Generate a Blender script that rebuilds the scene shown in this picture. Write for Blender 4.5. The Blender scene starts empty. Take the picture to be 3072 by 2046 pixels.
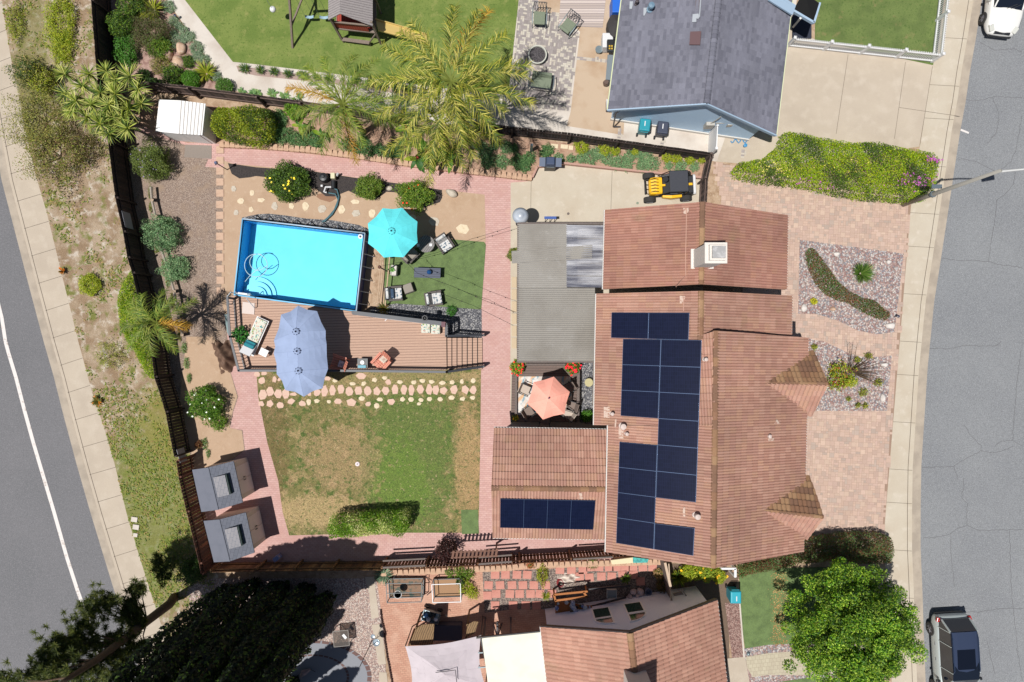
import bpy, bmesh, math, random
import numpy as np
from mathutils import Vector, Matrix
C = bpy.context.scene.collection
scene = bpy.context.scene
# ---------- camera, sky, sun, exposure ----------
H = 36.0
cd = bpy.data.cameras.new('camera'); cam = bpy.data.objects.new('camera', cd); C.objects.link(cam)
cam.location = (0, 0, H); cam.rotation_euler = (0, 0, 0)
cd.lens = 24; cd.sensor_width = 36; cd.clip_end = 600; cd.clip_start = 0.1
scene.camera = cam
SHX, SHY = 0.285, 0.185                      # shadow displacement per metre of height
el = math.atan(1/math.hypot(SHX, SHY)); az = math.atan2(-SHX, -SHY)
wd = bpy.data.worlds.new('World'); scene.world = wd; wd.use_nodes = True
nt = wd.node_tree; nt.nodes.clear()
wo = nt.nodes.new('ShaderNodeOutputWorld'); bg = nt.nodes.new('ShaderNodeBackground'); sky = nt.nodes.new('ShaderNodeTexSky')
sky.sky_type = 'NISHITA'; sky.sun_disc = False; sky.sun_elevation = el; sky.sun_rotation = az % (2*math.pi)
bg.inputs[1].default_value = 0.05
nt.links.new(sky.outputs[0], bg.inputs[0]); nt.links.new(bg.outputs[0], wo.inputs[0])
sd = bpy.data.lights.new('sun', 'SUN'); sd.energy = 4.9; sd.angle = math.radians(0.5); sd.color = (1.0, 0.975, 0.94)
sun = bpy.data.objects.new('sun', sd); C.objects.link(sun)
sun.rotation_euler = Vector((SHX, SHY, -1)).to_track_quat('-Z', 'Y').to_euler()
vs = scene.view_settings; vs.view_transform = 'Standard'; vs.look = 'None'; vs.exposure = 0.02; vs.gamma = 1.0
# ---------- coordinates: a point of the picture at a known height becomes a point of the place ----------
ROW = (0, 512, 1024, 1534)
def N(r, c, *xy): return [(768*c + xy[i]/3.0625, ROW[r] + xy[i+1]/3.0625) for i in range(0, len(xy), 2)]
def W(n, z=0.0): return Vector(((n[0]-1536)*(H-z)/2048, (1023-n[1])*(H-z)/2048, z))
def P(r, c, x, y, z=0.0): return W(N(r, c, x, y)[0], z)
def PL(r, c, *xy, z=0.0): return [W(n, z) for n in N(r, c, *xy)]
def NW(pts, z=0.0): return [W(p, z) for p in pts]
def lin(v): v /= 255.0; return v/12.92 if v <= 0.04045 else ((v+0.055)/1.055)**2.4
K = 0.72
def A(r, g, b, k=None):
    k = K if k is None else k
    return (lin(r)*k, lin(g)*k, lin(b)*k)
# ---------- materials ----------
MC = {}
class NT:
    def __init__(s, name):
        s.m = bpy.data.materials.new(name); s.m.use_nodes = True; s.t = s.m.node_tree
        s.b = s.t.nodes['Principled BSDF']; s.o = s.t.nodes['Material Output']; s.co = None
    def n(s, typ, **k):
        x = s.t.nodes.new('ShaderNode'+typ)
        for a, v in k.items(): setattr(x, a, v)
        return x
    def l(s, a, b): s.t.links.new(a, b)
    def coord(s):
        if not s.co: s.co = s.n('TexCoord').outputs['Object']
        return s.co
    def mapped(s, rz=0, sc=(1, 1, 1), loc=(0, 0, 0)):
        m = s.n('Mapping'); m.inputs['Rotation'].default_value = (0, 0, rz); m.inputs['Scale'].default_value = sc
        m.inputs['Location'].default_value = loc; s.l(s.coord(), m.inputs[0]); return m.outputs[0]
    def noise(s, scale, detail=3, co=None, rough=.55):
        x = s.n('TexNoise'); x.inputs['Scale'].default_value = scale; x.inputs['Detail'].default_value = detail
        x.inputs['Roughness'].default_value = rough; s.l(co or s.coord(), x.inputs['Vector']); return x.outputs['Fac']
    def ramp(s, v, lo, hi, a=0.0, b=1.0):
        x = s.n('MapRange'); x.inputs[1].default_value = lo; x.inputs[2].default_value = hi
        x.inputs[3].default_value = a; x.inputs[4].default_value = b; s.l(v, x.inputs[0]); return x.outputs[0]
    def math(s, op, a, b):
        x = s.n('Math', operation=op)
        for i, v in enumerate((a, b)):
            if isinstance(v, (int, float)): x.inputs[i].default_value = v
            else: s.l(v, x.inputs[i])
        return x.outputs[0]
    def mix(s, fac, a, b, mode='MIX'):
        x = s.n('MixRGB', blend_type=mode)
        for i, v in enumerate((fac, a, b)):
            if isinstance(v, (int, float)): x.inputs[i].default_value = v if i == 0 else (v, v, v, 1)
            elif isinstance(v, tuple): x.inputs[i].default_value = (*v[:3], 1)
            else: s.l(v, x.inputs[i])
        return x.outputs[0]
    def bump(s, h, strength, dist):
        x = s.n('Bump'); x.inputs['Strength'].default_value = strength; x.inputs['Distance'].default_value = dist
        s.l(h, x.inputs['Height']); s.l(x.outputs[0], s.b.inputs['Normal'])
def mat(name, col, rough=.85, metal=0, layers=(), fine=None, bump=None, spec=None, attr=False, rz=0, coat=0):
    """col base colour, layers applied in order, fine=(scale, amount) brightness grain, bump=(scale, strength, distance)"""
    if name in MC: return MC[name]
    k = NT(name); cur = col
    if attr:
        at = k.n('Attribute', attribute_name='Col'); cur = at.outputs['Color']
    hgt = None
    for L in layers:
        if L[0] == 'n':      # noise patch: colour, scale, lo, hi, [detail]
            cur = k.mix(k.ramp(k.noise(L[2], L[5] if len(L) > 5 else 4, co=k.mapped(0, loc=(L[2]*7, 3, 0))), L[3], L[4]), cur, L[1])
        elif L[0] == 's':    # patch round a place: colour, centre, radii, softness
            m = k.n('Mapping'); c, r = L[2], L[3]
            m.inputs['Location'].default_value = (-c[0]/r[0], -c[1]/r[1], 0); m.inputs['Scale'].default_value = (1/r[0], 1/r[1], 0)
            k.l(k.coord(), m.inputs[0]); ln = k.n('VectorMath', operation='LENGTH'); k.l(m.outputs[0], ln.inputs[0])
            d = k.math('ADD', ln.outputs['Value'], k.ramp(k.noise(2.2, 8, rough=.7), .2, .8, -L[5], L[5]))
            cur = k.mix(k.ramp(d, .75, 1.1, L[4], 0), cur, L[1])
        elif L[0] == 'v':    # pebbles: scale, palette strength, colours
            x = k.n('TexVoronoi'); x.inputs['Scale'].default_value = L[1]; k.l(k.coord(), x.inputs['Vector'])
            sep = k.n('SeparateColor'); k.l(x.outputs['Color'], sep.inputs[0])
            cr = k.n('ValToRGB'); cr.color_ramp.interpolation = 'CONSTANT'; cols = L[3]
            while len(cr.color_ramp.elements) < len(cols): cr.color_ramp.elements.new(.5)
            for i, e in enumerate(cr.color_ramp.elements): e.position = i/len(cols); e.color = (*cols[i], 1)
            k.l(sep.outputs[0], cr.inputs[0]); cur = k.mix(L[2], cur, cr.outputs[0])
            dd = k.ramp(x.outputs['Distance'], 0, .6, 1, 0); hgt = dd
            cur = k.mix(k.ramp(x.outputs['Distance'], .42, .75, 0, .55), cur, (.04, .035, .03))
        elif L[0] == 'b':    # bricks: brick w, h, mortar, colour2, mortar colour, rz
            x = k.n('TexBrick'); x.inputs['Scale'].default_value = 1; x.inputs['Brick Width'].default_value = L[1]; x.inputs['Row Height'].default_value = L[2]
            x.inputs['Mortar Size'].default_value = L[3]; x.inputs['Mortar Smooth'].default_value = .1
            k.l(k.mapped(L[6]), x.inputs['Vector']); x.inputs['Color1'].default_value = (1, 1, 1, 1); x.inputs['Color2'].default_value = (0, 0, 0, 1); x.inputs['Mortar'].default_value = (.5, .5, .5, 1)
            cur = k.mix(x.outputs['Color'], cur, L[4]); cur = k.mix(x.outputs['Fac'], cur, L[5])
            hgt = k.ramp(x.outputs['Fac'], 0, 1, 1, 0)
        elif L[0] == 'w':    # stripes: scale, colour, lo, hi, rz
            x = k.n('TexWave'); x.inputs['Scale'].default_value = L[1]; x.inputs['Distortion'].default_value = L[6] if len(L) > 6 else 0
            k.l(k.mapped(L[5]), x.inputs['Vector']); cur = k.mix(k.ramp(x.outputs['Fac'], L[3], L[4]), cur, L[2])
    if fine: cur = k.mix(1.0, cur, k.ramp(k.noise(fine[0], 2), .3, .7, 1-fine[1], 1+fine[1]), 'MULTIPLY')
    if isinstance(cur, tuple): k.b.inputs['Base Color'].default_value = (*cur, 1)
    else: k.l(cur, k.b.inputs['Base Color'])
    k.b.inputs['Roughness'].default_value = rough; k.b.inputs['Metallic'].default_value = metal
    if spec is not None: k.b.inputs['Specular IOR Level'].default_value = spec
    if coat: k.b.inputs['Coat Weight'].default_value = coat; k.b.inputs['Coat Roughness'].default_value = .05
    if bump:
        h = k.noise(bump[0], 3)
        if hgt is not None: h = k.math('ADD', hgt, k.math('MULTIPLY', h, .3))
        k.bump(h, bump[1], bump[2])
    MC[name] = k.m; return k.m
# ---------- mesh building ----------
ORG = {}
def org(o): return ORG.get(o.name, Vector((0, 0, 0))) if o else Vector((0, 0, 0))
class MB:
    def __init__(s): s.v = []; s.f = []; s.c = []; s.mi = []; s.m = 0
    def add(s, vs_, fs, col=None):
        b = len(s.v); s.v += [Vector(p) for p in vs_]
        for f in fs: s.f.append([b+i for i in f]); s.c.append(col); s.mi.append(s.m)
        return s
    def poly(s, pts, col=None): return s.add(pts, [list(range(len(pts)))], col)
    def box(s, c, sz, rz=0, col=None, rx=0, ry=0, top=1.0):
        M = Matrix.Translation(c) @ Matrix.Rotation(rz, 4, 'Z') @ Matrix.Rotation(ry, 4, 'Y') @ Matrix.Rotation(rx, 4, 'X')
        x, y, z = sz[0]/2, sz[1]/2, sz[2]/2; t = top
        vv = [(-x, -y, -z), (x, -y, -z), (x, y, -z), (-x, y, -z), (-x*t, -y*t, z), (x*t, -y*t, z), (x*t, y*t, z), (-x*t, y*t, z)]
        return s.add([M @ Vector(p) for p in vv], [(3, 2, 1, 0), (4, 5, 6, 7), (0, 1, 5, 4), (1, 2, 6, 5), (2, 3, 7, 6), (3, 0, 4, 7)], col)
    def bar(s, p, q, w, h=None, col=None):
        p, q = Vector(p), Vector(q); h = h or w; d = q-p
        if d.length < 1e-6: return s
        d.normalize(); up = Vector((0, 0, 1)) if abs(d.z) < .95 else Vector((1, 0, 0))
        a = d.cross(up).normalized(); b = a.cross(d).normalized()
        vv = []
        for o in (p, q):
            for i, j in ((-1, -1), (1, -1), (1, 1), (-1, 1)): vv.append(o + a*i*w/2 + b*j*h/2)
        return s.add(vv, [(3, 2, 1, 0), (4, 5, 6, 7), (0, 1, 5, 4), (1, 2, 6, 5), (2, 3, 7, 6), (3, 0, 4, 7)], col)
    def tube(s, pts, r, n=6, col=None):
        pts = [Vector(p) for p in pts]; rr = r if isinstance(r, (list, tuple)) else [r]*len(pts); vv = []; fs = []
        for i, p in enumerate(pts):
            d = (pts[min(i+1, len(pts)-1)] - pts[max(i-1, 0)]); d.normalize()
            up = Vector((0, 0, 1)) if abs(d.z) < .9 else Vector((1, 0, 0))
            a = d.cross(up).normalized(); b = a.cross(d)
            for j in range(n):
                t = 2*math.pi*j/n; vv.append(p + (a*math.cos(t)+b*math.sin(t))*rr[i])
        for i in range(len(pts)-1):
            for j in range(n): fs.append((i*n+j, i*n+(j+1) % n, (i+1)*n+(j+1) % n, (i+1)*n+j))
        fs.append(tuple(range(n-1, -1, -1))); fs.append(tuple((len(pts)-1)*n+j for j in range(n)))
        return s.add(vv, fs, col)
    def lathe(s, c, prof, n=20, col=None, sx=1, sy=1, a0=0.0):
        c = Vector(c); vv = []; fs = []
        for r, z in prof:
            for j in range(n):
                t = 2*math.pi*j/n+a0; vv.append(c+Vector((math.cos(t)*r*sx, math.sin(t)*r*sy, z)))
        for i in range(len(prof)-1):
            for j in range(n): fs.append((i*n+j, i*n+(j+1) % n, (i+1)*n+(j+1) % n, (i+1)*n+j))
        if prof[0][0] > 1e-4: fs.append(tuple(range(n-1, -1, -1)))
        if prof[-1][0] > 1e-4: fs.append(tuple((len(prof)-1)*n+j for j in range(n)))
        return s.add(vv, fs, col)
    def prism(s, pts, z0, z1, col=None):
        n = len(pts); a = sum(pts[i][0]*pts[(i+1) % n][1]-pts[(i+1) % n][0]*pts[i][1] for i in range(n))
        if a < 0: pts = pts[::-1]
        vv = [(p[0], p[1], z0) for p in pts]+[(p[0], p[1], z1) for p in pts]
        fs = [list(range(n-1, -1, -1)), list(range(n, 2*n))]+[(i, (i+1) % n, n+(i+1) % n, n+i) for i in range(n)]
        return s.add(vv, fs, col)
    def slab(s, pts, t, col=None):
        """planar polygon in 3D thickened by vector t"""
        n = len(pts); t = Vector(t); vv = [Vector(p) for p in pts]+[Vector(p)+t for p in pts]
        fs = [list(range(n-1, -1, -1)), list(range(n, 2*n))]+[(i, (i+1) % n, n+(i+1) % n, n+i) for i in range(n)]
        return s.add(vv, fs, col)
    def build(s, name, m, parent=None, origin=None, smooth=False, bevel=0, fixn=True):
        o_ = org(parent) if parent else (Vector(origin) if origin is not None else Vector((0, 0, 0)))
        me = bpy.data.meshes.new(name)
        me.from_pydata([tuple(v-o_) for v in s.v], [], s.f)
        for mm in (m if isinstance(m, (list, tuple)) else [m]): me.materials.append(mm)
        if isinstance(m, (list, tuple)): me.polygons.foreach_set('material_index', s.mi)
        if any(c is not None for c in s.c):
            ca = me.color_attributes.new('Col', 'FLOAT_COLOR', 'CORNER'); arr = []
            for f, c in zip(s.f, s.c):
                c = c or (1, 1, 1)
                for _ in f: arr += [c[0], c[1], c[2], 1.0]
            ca.data.foreach_set('color', arr)
        if fixn:
            bm = bmesh.new(); bm.from_mesh(me); bmesh.ops.recalc_face_normals(bm, faces=bm.faces); bm.to_mesh(me); bm.free()
        if smooth: me.polygons.foreach_set('use_smooth', [True]*len(me.polygons))
        return link(name, me, parent, o_, bevel)
def link(name, me, parent, o_, bevel=0):
    o = bpy.data.objects.new(name, me); C.objects.link(o)
    if parent: o.parent = parent
    else: o.location = o_
    ORG[o.name] = Vector(o_)
    if bevel:
        b = o.modifiers.new('bevel', 'BEVEL'); b.width = bevel; b.segments = 2; b.limit_method = 'ANGLE'
    return o
def tag(o, label=None, cat=None, group=None, kind=None):
    if label: o['label'] = label
    if cat: o['category'] = cat
    if group: o['group'] = group
    if kind: o['kind'] = kind
    return o
def thing(name, label, cat, loc=(0, 0, 0), group=None):
    o = bpy.data.objects.new(name, None); C.objects.link(o); o.location = loc; o.empty_display_size = .2
    ORG[o.name] = Vector(loc); return tag(o, label, cat, group)
def place(root, loc, rz=0): root.location = loc; root.rotation_euler = (0, 0, rz); return root
def copy_tree(o, label, parent=None, top=True):
    c = o.copy(); C.objects.link(c); c.parent = parent
    if top: c['label'] = label
    for ch in list(o.children): copy_tree(ch, None, c, False)
    return c
def struct(name, mb, m): return tag(mb.build(name, m), kind='structure')
def sheet(name, pts, m, z, t=.004, thick=None):
    """flat ground sheet; pts native picture points"""
    b = MB(); b.prism([W(p) for p in pts], z-(thick or t), z); o = struct(name, b, m); return o
def fastmesh(name, V, Q, cols, m, parent=None, origin=None, smooth=False):
    o_ = org(parent) if parent else (Vector(origin) if origin is not None else Vector((0, 0, 0)))
    V = np.asarray(V, dtype=np.float64) - np.array(o_); Q = np.asarray(Q, dtype=np.int32); k = Q.shape[1]
    me = bpy.data.meshes.new(name); me.vertices.add(len(V)); me.vertices.foreach_set('co', V.astype(np.float32).ravel())
    me.loops.add(Q.size); me.loops.foreach_set('vertex_index', Q.ravel())
    me.polygons.add(len(Q)); me.polygons.foreach_set('loop_start', np.arange(0, Q.size, k, dtype=np.int32))
    me.polygons.foreach_set('loop_total', np.full(len(Q), k, dtype=np.int32))
    me.update(calc_edges=True)
    if cols is not None:
        ca = me.color_attributes.new('Col', 'FLOAT_COLOR', 'CORNER')
        cc = np.ones((len(Q), 4), dtype=np.float32); cc[:, :3] = cols; ca.data.foreach_set('color', np.repeat(cc, k, axis=0).ravel())
    if smooth: me.polygons.foreach_set('use_smooth', [True]*len(Q))
    me.materials.append(m); me.validate()
    return link(name, me, parent, o_)
def inpoly(x, y, poly):
    x = np.asarray(x, float); y = np.asarray(y, float); ins = np.zeros(np.broadcast(x, y).shape, bool); n = len(poly)
    for i in range(n):
        x1, y1 = poly[i][0], poly[i][1]; x2, y2 = poly[(i+1) % n][0], poly[(i+1) % n][1]
        if y1 == y2: continue
        ins ^= ((y1 > y) != (y2 > y)) & (x < (x2-x1)*(y-y1)/(y2-y1)+x1)
    return ins
def inp1(p, poly): return bool(inpoly(p[0], p[1], poly))
# ---------- foliage ----------
def leafmat():
    if 'leaf' in MC: return MC['leaf']
    k = NT('leaf'); at = k.n('Attribute', attribute_name='Col'); k.l(at.outputs['Color'], k.b.inputs['Base Color'])
    k.b.inputs['Roughness'].default_value = .55; k.b.inputs['Specular IOR Level'].default_value = .35
    tr = k.n('BsdfTranslucent'); mx = k.n('MixShader'); mx.inputs[0].default_value = .3
    br = k.mix(1.0, at.outputs['Color'], (1.25, 1.35, .7), 'MULTIPLY'); k.l(br, tr.inputs[0])
    k.l(k.b.outputs[0], mx.inputs[1]); k.l(tr.outputs[0], mx.inputs[2]); k.l(mx.outputs[0], k.o.inputs[0])
    MC['leaf'] = k.m; return k.m
LG = np.array([1.35, 1.38, 1.05]); LP = np.array([1.12, 1.12, .85])   # leaf albedo calibration
def leafgeo(pts, size, palette, rng, up=.6, aspect=.5, nrm=None, jitter=.35):
    pts = np.asarray(pts); n = len(pts)
    nn = rng.normal(size=(n, 3)); nn /= np.linalg.norm(nn, axis=1)[:, None]
    nn[:, 2] += up*1.6
    if nrm is not None: nn += nrm*1.0
    nn /= np.linalg.norm(nn, axis=1)[:, None]
    a = np.cross(nn, rng.normal(size=(n, 3))); a /= np.linalg.norm(a, axis=1)[:, None]; b = np.cross(nn, a)
    s = size*(1+jitter*rng.uniform(-1, 1, n))[:, None]
    V = np.empty((n, 4, 3)); V[:, 0] = pts-a*s*.5; V[:, 1] = pts+b*s*aspect*.5+nn*s*.06; V[:, 2] = pts+a*s*.5; V[:, 3] = pts-b*s*aspect*.5+nn*s*.06
    Q = np.arange(4*n).reshape(n, 4); pal = np.array(palette); w = rng.integers(0, len(pal), n)
    cols = pal[w]*rng.uniform(.75, 1.25, n)[:, None]*LG
    return V.reshape(-1, 3), Q, cols
def ball_pts(c, r, n, rng, lump=.18, shell=.55, low=-.5):
    """points through a lumpy ellipsoid volume, denser near its surface"""
    d = rng.normal(size=(int(n*1.5), 3)); d /= np.linalg.norm(d, axis=1)[:, None]; d = d[d[:, 2] > low][:n]
    ph = rng.uniform(0, 6.28, 6)
    L = 1+lump*(np.sin(3*d[:, 0]*2+ph[0])*np.cos(4*d[:, 1]+ph[1])+.6*np.sin(7*d[:, 2]+5*d[:, 0]+ph[2])+.5*np.sin(9*d[:, 1]+ph[3]-6*d[:, 2]))
    rad = (shell+(1-shell)*rng.uniform(0, 1, len(d))**.5)*L
    return np.array(c)+d*rad[:, None]*np.array(r), d
G1 = [A(95, 125, 45, .8), A(70, 105, 35, .8), A(120, 140, 50, .8)]      # mid green
GD = [A(50, 75, 32, .9), A(65, 92, 38, .9), A(42, 62, 30, .9)]          # dark green
GY = [A(150, 160, 45, .8), A(120, 140, 40, .8), A(175, 175, 60, .8)]    # yellow green
GS = [A(118, 150, 120, .8), A(96, 130, 102, .8), A(146, 168, 138, .8)]    # sage
GB = [A(88, 124, 88, .8), A(66, 102, 68, .8), A(112, 144, 98, .8)]       # blue green
GO = [A(125, 120, 70, .8), A(150, 140, 85, .8), A(95, 100, 55, .8)]     # olive, dry
GR = [A(80, 110, 65, .8), A(110, 80, 60, .8), A(95, 120, 75, .8), A(130, 85, 65, .8), A(85, 115, 70, .8)]   # red tipped
SIL = [A(150, 165, 160, .7), A(125, 145, 140, .7), A(170, 180, 170, .7)]
SEED = [1]
def rngn(): SEED[0] += 1; return np.random.default_rng(SEED[0])
def stems(mb, base, tips, r=.02):
    for t in tips:
        m = (Vector(base)+Vector(t))/2+Vector((random.uniform(-.05, .05), random.uniform(-.05, .05), 0)); mb.tube([base, m, t], [r, r*.7, r*.4], 5)
def bark(): return mat('bark', A(110, 90, 70), .95, fine=(40, .4), bump=(30, .6, .02))
def shrub(r, c, x, y, rad, h, pal, label, leaf=.08, dens=1.0, name='shrub', cat='shrub', group=None, flowers=None, sq=1.0, rz=0, lump=.18, shell=.5, z0=0.0, up=.6, base=None, aspect=.5):
    """rad in tile pixels seen from above; h metres"""
    top = P(r, c, x, y, z0+h*.6); rm = rad/3.0625*(H-h*.6)/2048
    b = Vector((top.x, top.y, z0)) if base is None else base
    rng = rngn(); t = thing(name, label, cat, b, group); rr = (rm, rm*sq, h*.5)
    area = rm*rm*sq*3.14+2*3.14*rm*h*.5
    n = int(area/(leaf*leaf*aspect)*3.2*dens)
    ctr = (top.x, top.y, z0+h*.5)
    pts, d = ball_pts((0, 0, 0), rr, n, rng, lump, shell, low=-.9)
    if rz: cs, sn = math.cos(rz), math.sin(rz); pts = np.stack([pts[:, 0]*cs-pts[:, 1]*sn, pts[:, 0]*sn+pts[:, 1]*cs, pts[:, 2]], 1)
    pts = pts+np.array(ctr); pts[:, 2] = np.maximum(pts[:, 2], z0+.02)
    V, Q, cols = leafgeo(pts, leaf, pal, rng, up, nrm=d*.5, aspect=aspect); fastmesh('foliage', V, Q, cols, leafmat(), t)
    mb = MB(); random.seed(SEED[0]); stems(mb, (b.x, b.y, z0), [tuple(pts[i]*.7+np.array(ctr)*.3) for i in rng.integers(0, len(pts), 5)], .02+.01*h); mb.build('stem', bark(), t)
    if flowers:
        fc, fn, fs = flowers[:3]; k = [i for i in range(len(pts)) if d[i][2] > .15]; k = rng.choice(k, min(fn, len(k)), False)
        if len(flowers) > 3: k = [i for i in k if flowers[3](d[i])]
        if len(k):
            fp = pts[k]+d[k]*.05; V, Q, cols = leafgeo(np.repeat(fp, 3, 0), fs, fc, rng, 1.2, aspect=.9); fastmesh('flowers', V, Q, cols, leafmat(), t)
    return t
def poly_leaves(poly, z0, z1, n, rng, edge=.25):
    """points in the upper part of a clipped hedge with polygon footprint (world xy)"""
    xs = [p[0] for p in poly]; ys = [p[1] for p in poly]
    X = rng.uniform(min(xs), max(xs), n*4); Y = rng.uniform(min(ys), max(ys), n*4); k = inpoly(X, Y, poly); X, Y = X[k][:n], Y[k][:n]
    d = np.full(len(X), 9.0)
    for i in range(len(poly)):
        ax, ay = poly[i][0], poly[i][1]; bx, by = poly[(i+1) % len(poly)][0], poly[(i+1) % len(poly)][1]
        L2 = (bx-ax)**2+(by-ay)**2; t = np.clip(((X-ax)*(bx-ax)+(Y-ay)*(by-ay))/L2, 0, 1); d = np.minimum(d, np.hypot(X-ax-t*(bx-ax), Y-ay-t*(by-ay)))
    rnd = 1-np.clip(1-d/edge, 0, 1)**2*.35
    lump = .05*np.sin(X*3.1)*np.cos(Y*3.7)+.04*np.sin(X*7.3+Y*5.1)
    top = z0+(z1-z0)*(rnd+lump)
    inside = d > edge*1.2
    u = rng.uniform(0, 1, len(X)); z = np.where(inside, top-u*u*.25, z0+(top-z0)*np.sqrt(u))
    return np.stack([X, Y, z], 1)
def hedge(natpts, h, pal, label, n, leaf=.09, name='hedge', flowers=(), pal2=None, cat='hedge', zt=None):
    poly = [W(p, zt if zt is not None else h) for p in natpts]; c = sum(poly, Vector())/len(poly)
    t = thing(name, label, cat, (c.x, c.y, 0)); rng = rngn()
    pts = poly_leaves(poly, 0, h, n, rng); V, Q, cols = leafgeo(pts, leaf, pal, rng, .5)
    if pal2:   # some stretches of the hedge are another tint
        f = np.sin(pts[:, 0]*1.7+1)*np.cos(pts[:, 1]*1.9)+.5*np.sin(pts[:, 0]*4.3+pts[:, 1]*3); k = f+rng.normal(size=len(f))*.5 > .35
        p2 = np.array(pal2)[rng.integers(0, len(pal2), len(f))]*rng.uniform(.75, 1.25, len(f))[:, None]; cols[k] = p2[k]
    fastmesh('foliage', V, Q, cols, leafmat(), t)
    for (fc, cx, cy, rad, fn, fs) in flowers:
        q = W((cx, cy), h); fp = np.stack([rng.normal(q.x, rad, fn), rng.normal(q.y, rad*.6, fn), np.full(fn, h*1.02)], 1); k = inpoly(fp[:, 0], fp[:, 1], poly); fp = fp[k]
        if len(fp): V, Q, cols = leafgeo(np.repeat(fp, 3, 0)+rng.normal(size=(len(fp)*3, 3))*.02, fs, fc, rng, 1.2, aspect=.9); fastmesh('flowers', V, Q, cols, leafmat(), t)
    mb = MB(); random.seed(SEED[0])
    for i in range(max(4, int(n/3000))): p = pts[rng.integers(0, len(pts))]; mb.tube([(p[0], p[1], 0), (p[0]+.05, p[1], h*.6)], .025, 5)
    mb.build('stem', bark(), t); return t
def tuft(r, c, x, y, rad, h, pal, label, n=60, name='grass_tuft', cat='plant', group=None, w=.03, z0=0.0, droop=.5):
    """arching strap leaves from one point, one mesh"""
    b = P(r, c, x, y, z0); L = rad/3.0625*(H-z0)/2048; rng = rngn(); V = []; Q = []; cols = []; pal = np.array(pal)
    for i in range(n):
        a = rng.uniform(0, 6.283); l = L*rng.uniform(.55, 1.1); hh = h*rng.uniform(.5, 1.1); d = np.array([math.cos(a), math.sin(a), 0]); s = np.array([-d[1], d[0], 0])*w*.5
        b0 = np.array(b)+d*L*.06
        k = len(V); cc = pal[rng.integers(0, len(pal))]*rng.uniform(.8, 1.25)
        for t, ww in ((0, .7), (.4, 1), (.75, .8), (1, .1)):
            z = hh*(t*1.9-droop*2*t*t); p = b0+d*l*t+np.array([0, 0, max(z, 0.01)]); V += [p-s*ww, p+s*ww]
        for j in range(3): Q.append([k+2*j, k+2*j+1, k+2*j+3, k+2*j+2]); cols.append(cc)
    return tag(fastmesh(name, V, Q, cols, leafmat(), None, b), label, cat, group)
def frond(V, Q, cols, base, az_, length, rise, droop, pal, rng, nl=34, ll=.55, rachis_col=A(140, 150, 70)):
    """a feather palm frond: curved rachis with two ranks of drooping leaflets"""
    d = np.array([math.cos(az_), math.sin(az_), 0]); s = np.array([-d[1], d[0], 0]); b = np.array(base); bend = rng.uniform(-.25, .25)
    def pt(t): return b+d*length*t+s*bend*length*t*t*.6+np.array([0, 0, rise*t*2-(rise*1.2+droop)*t*t])
    k = len(V); m = 7
    for i in range(m):
        p = pt(i/(m-1)); w = .035*(1-i/m)+.008; V += [p-s*w, p+s*w]
    for i in range(m-1): Q.append([k+2*i, k+2*i+1, k+2*i+3, k+2*i+2]); cols.append(rachis_col)
    tint = rng.uniform(.8, 1.2)
    for i in range(nl):
        t = .12+.88*(i+rng.uniform(0, .6))/nl; p = pt(t); tg = pt(min(t+.03, 1.03))-p; tg /= np.linalg.norm(tg)+1e-9
        for sd_ in (-1, 1):
            l = ll*(.45+.75*math.sin(math.pi*min(1, .15+t*.8)))*rng.uniform(.6, 1.2); out = s*sd_*rng.uniform(.35, .8)+tg*rng.uniform(.3, 1.1)+np.array([0, 0, rng.uniform(-.45, .6)]); out /= np.linalg.norm(out)
            w = np.cross(out, [0, 0, 1.]); w = w/(np.linalg.norm(w)+1e-9)*.0095+tg*.004
            m1 = p+out*l*.5; e = p+out*l*.95+np.array([0, 0, -l*rng.uniform(.15, .75)]); k = len(V)
            V += [p-w, p+w, m1+w, m1-w, e+w*.3, e-w*.3]; Q += [[k, k+1, k+2, k+3], [k+3, k+2, k+4, k+5]]
            cc = np.array(pal[rng.integers(0, len(pal))])*tint*rng.uniform(.7, 1.3)*LP; cols += [cc, cc]
def palm(nat, z, R, nf, pal, label, trunk_r=.16, ll=.55, nl=36, dead=None, az0=0):
    """crown centre seen at picture point nat at height z"""
    c = W(nat, z); b = Vector((c.x, c.y, 0)); t = thing('palm_tree', label, 'palm tree', b); rng = rngn()
    mb = MB(); mb.tube([b, b+Vector((.05, .03, z*.5)), c-Vector((0, 0, .1))], [trunk_r*1.3, trunk_r, trunk_r*1.1], 10); mb.build('trunk', bark(), t)
    for i in range(nf):
        V = []; Q = []; cols = []; a = az0+i*2.39996; inner = i/nf
        l = R*(1-.28*inner)*rng.uniform(.88, 1.08); p = pal
        if dead and i in dead: p = [A(205, 165, 70), A(190, 140, 60)]
        frond(V, Q, cols, c, a, l, .55+1.1*inner, .9-.5*inner, p, rng, nl, ll)
        fastmesh('frond', V, Q, cols, leafmat(), t)
    return t
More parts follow.
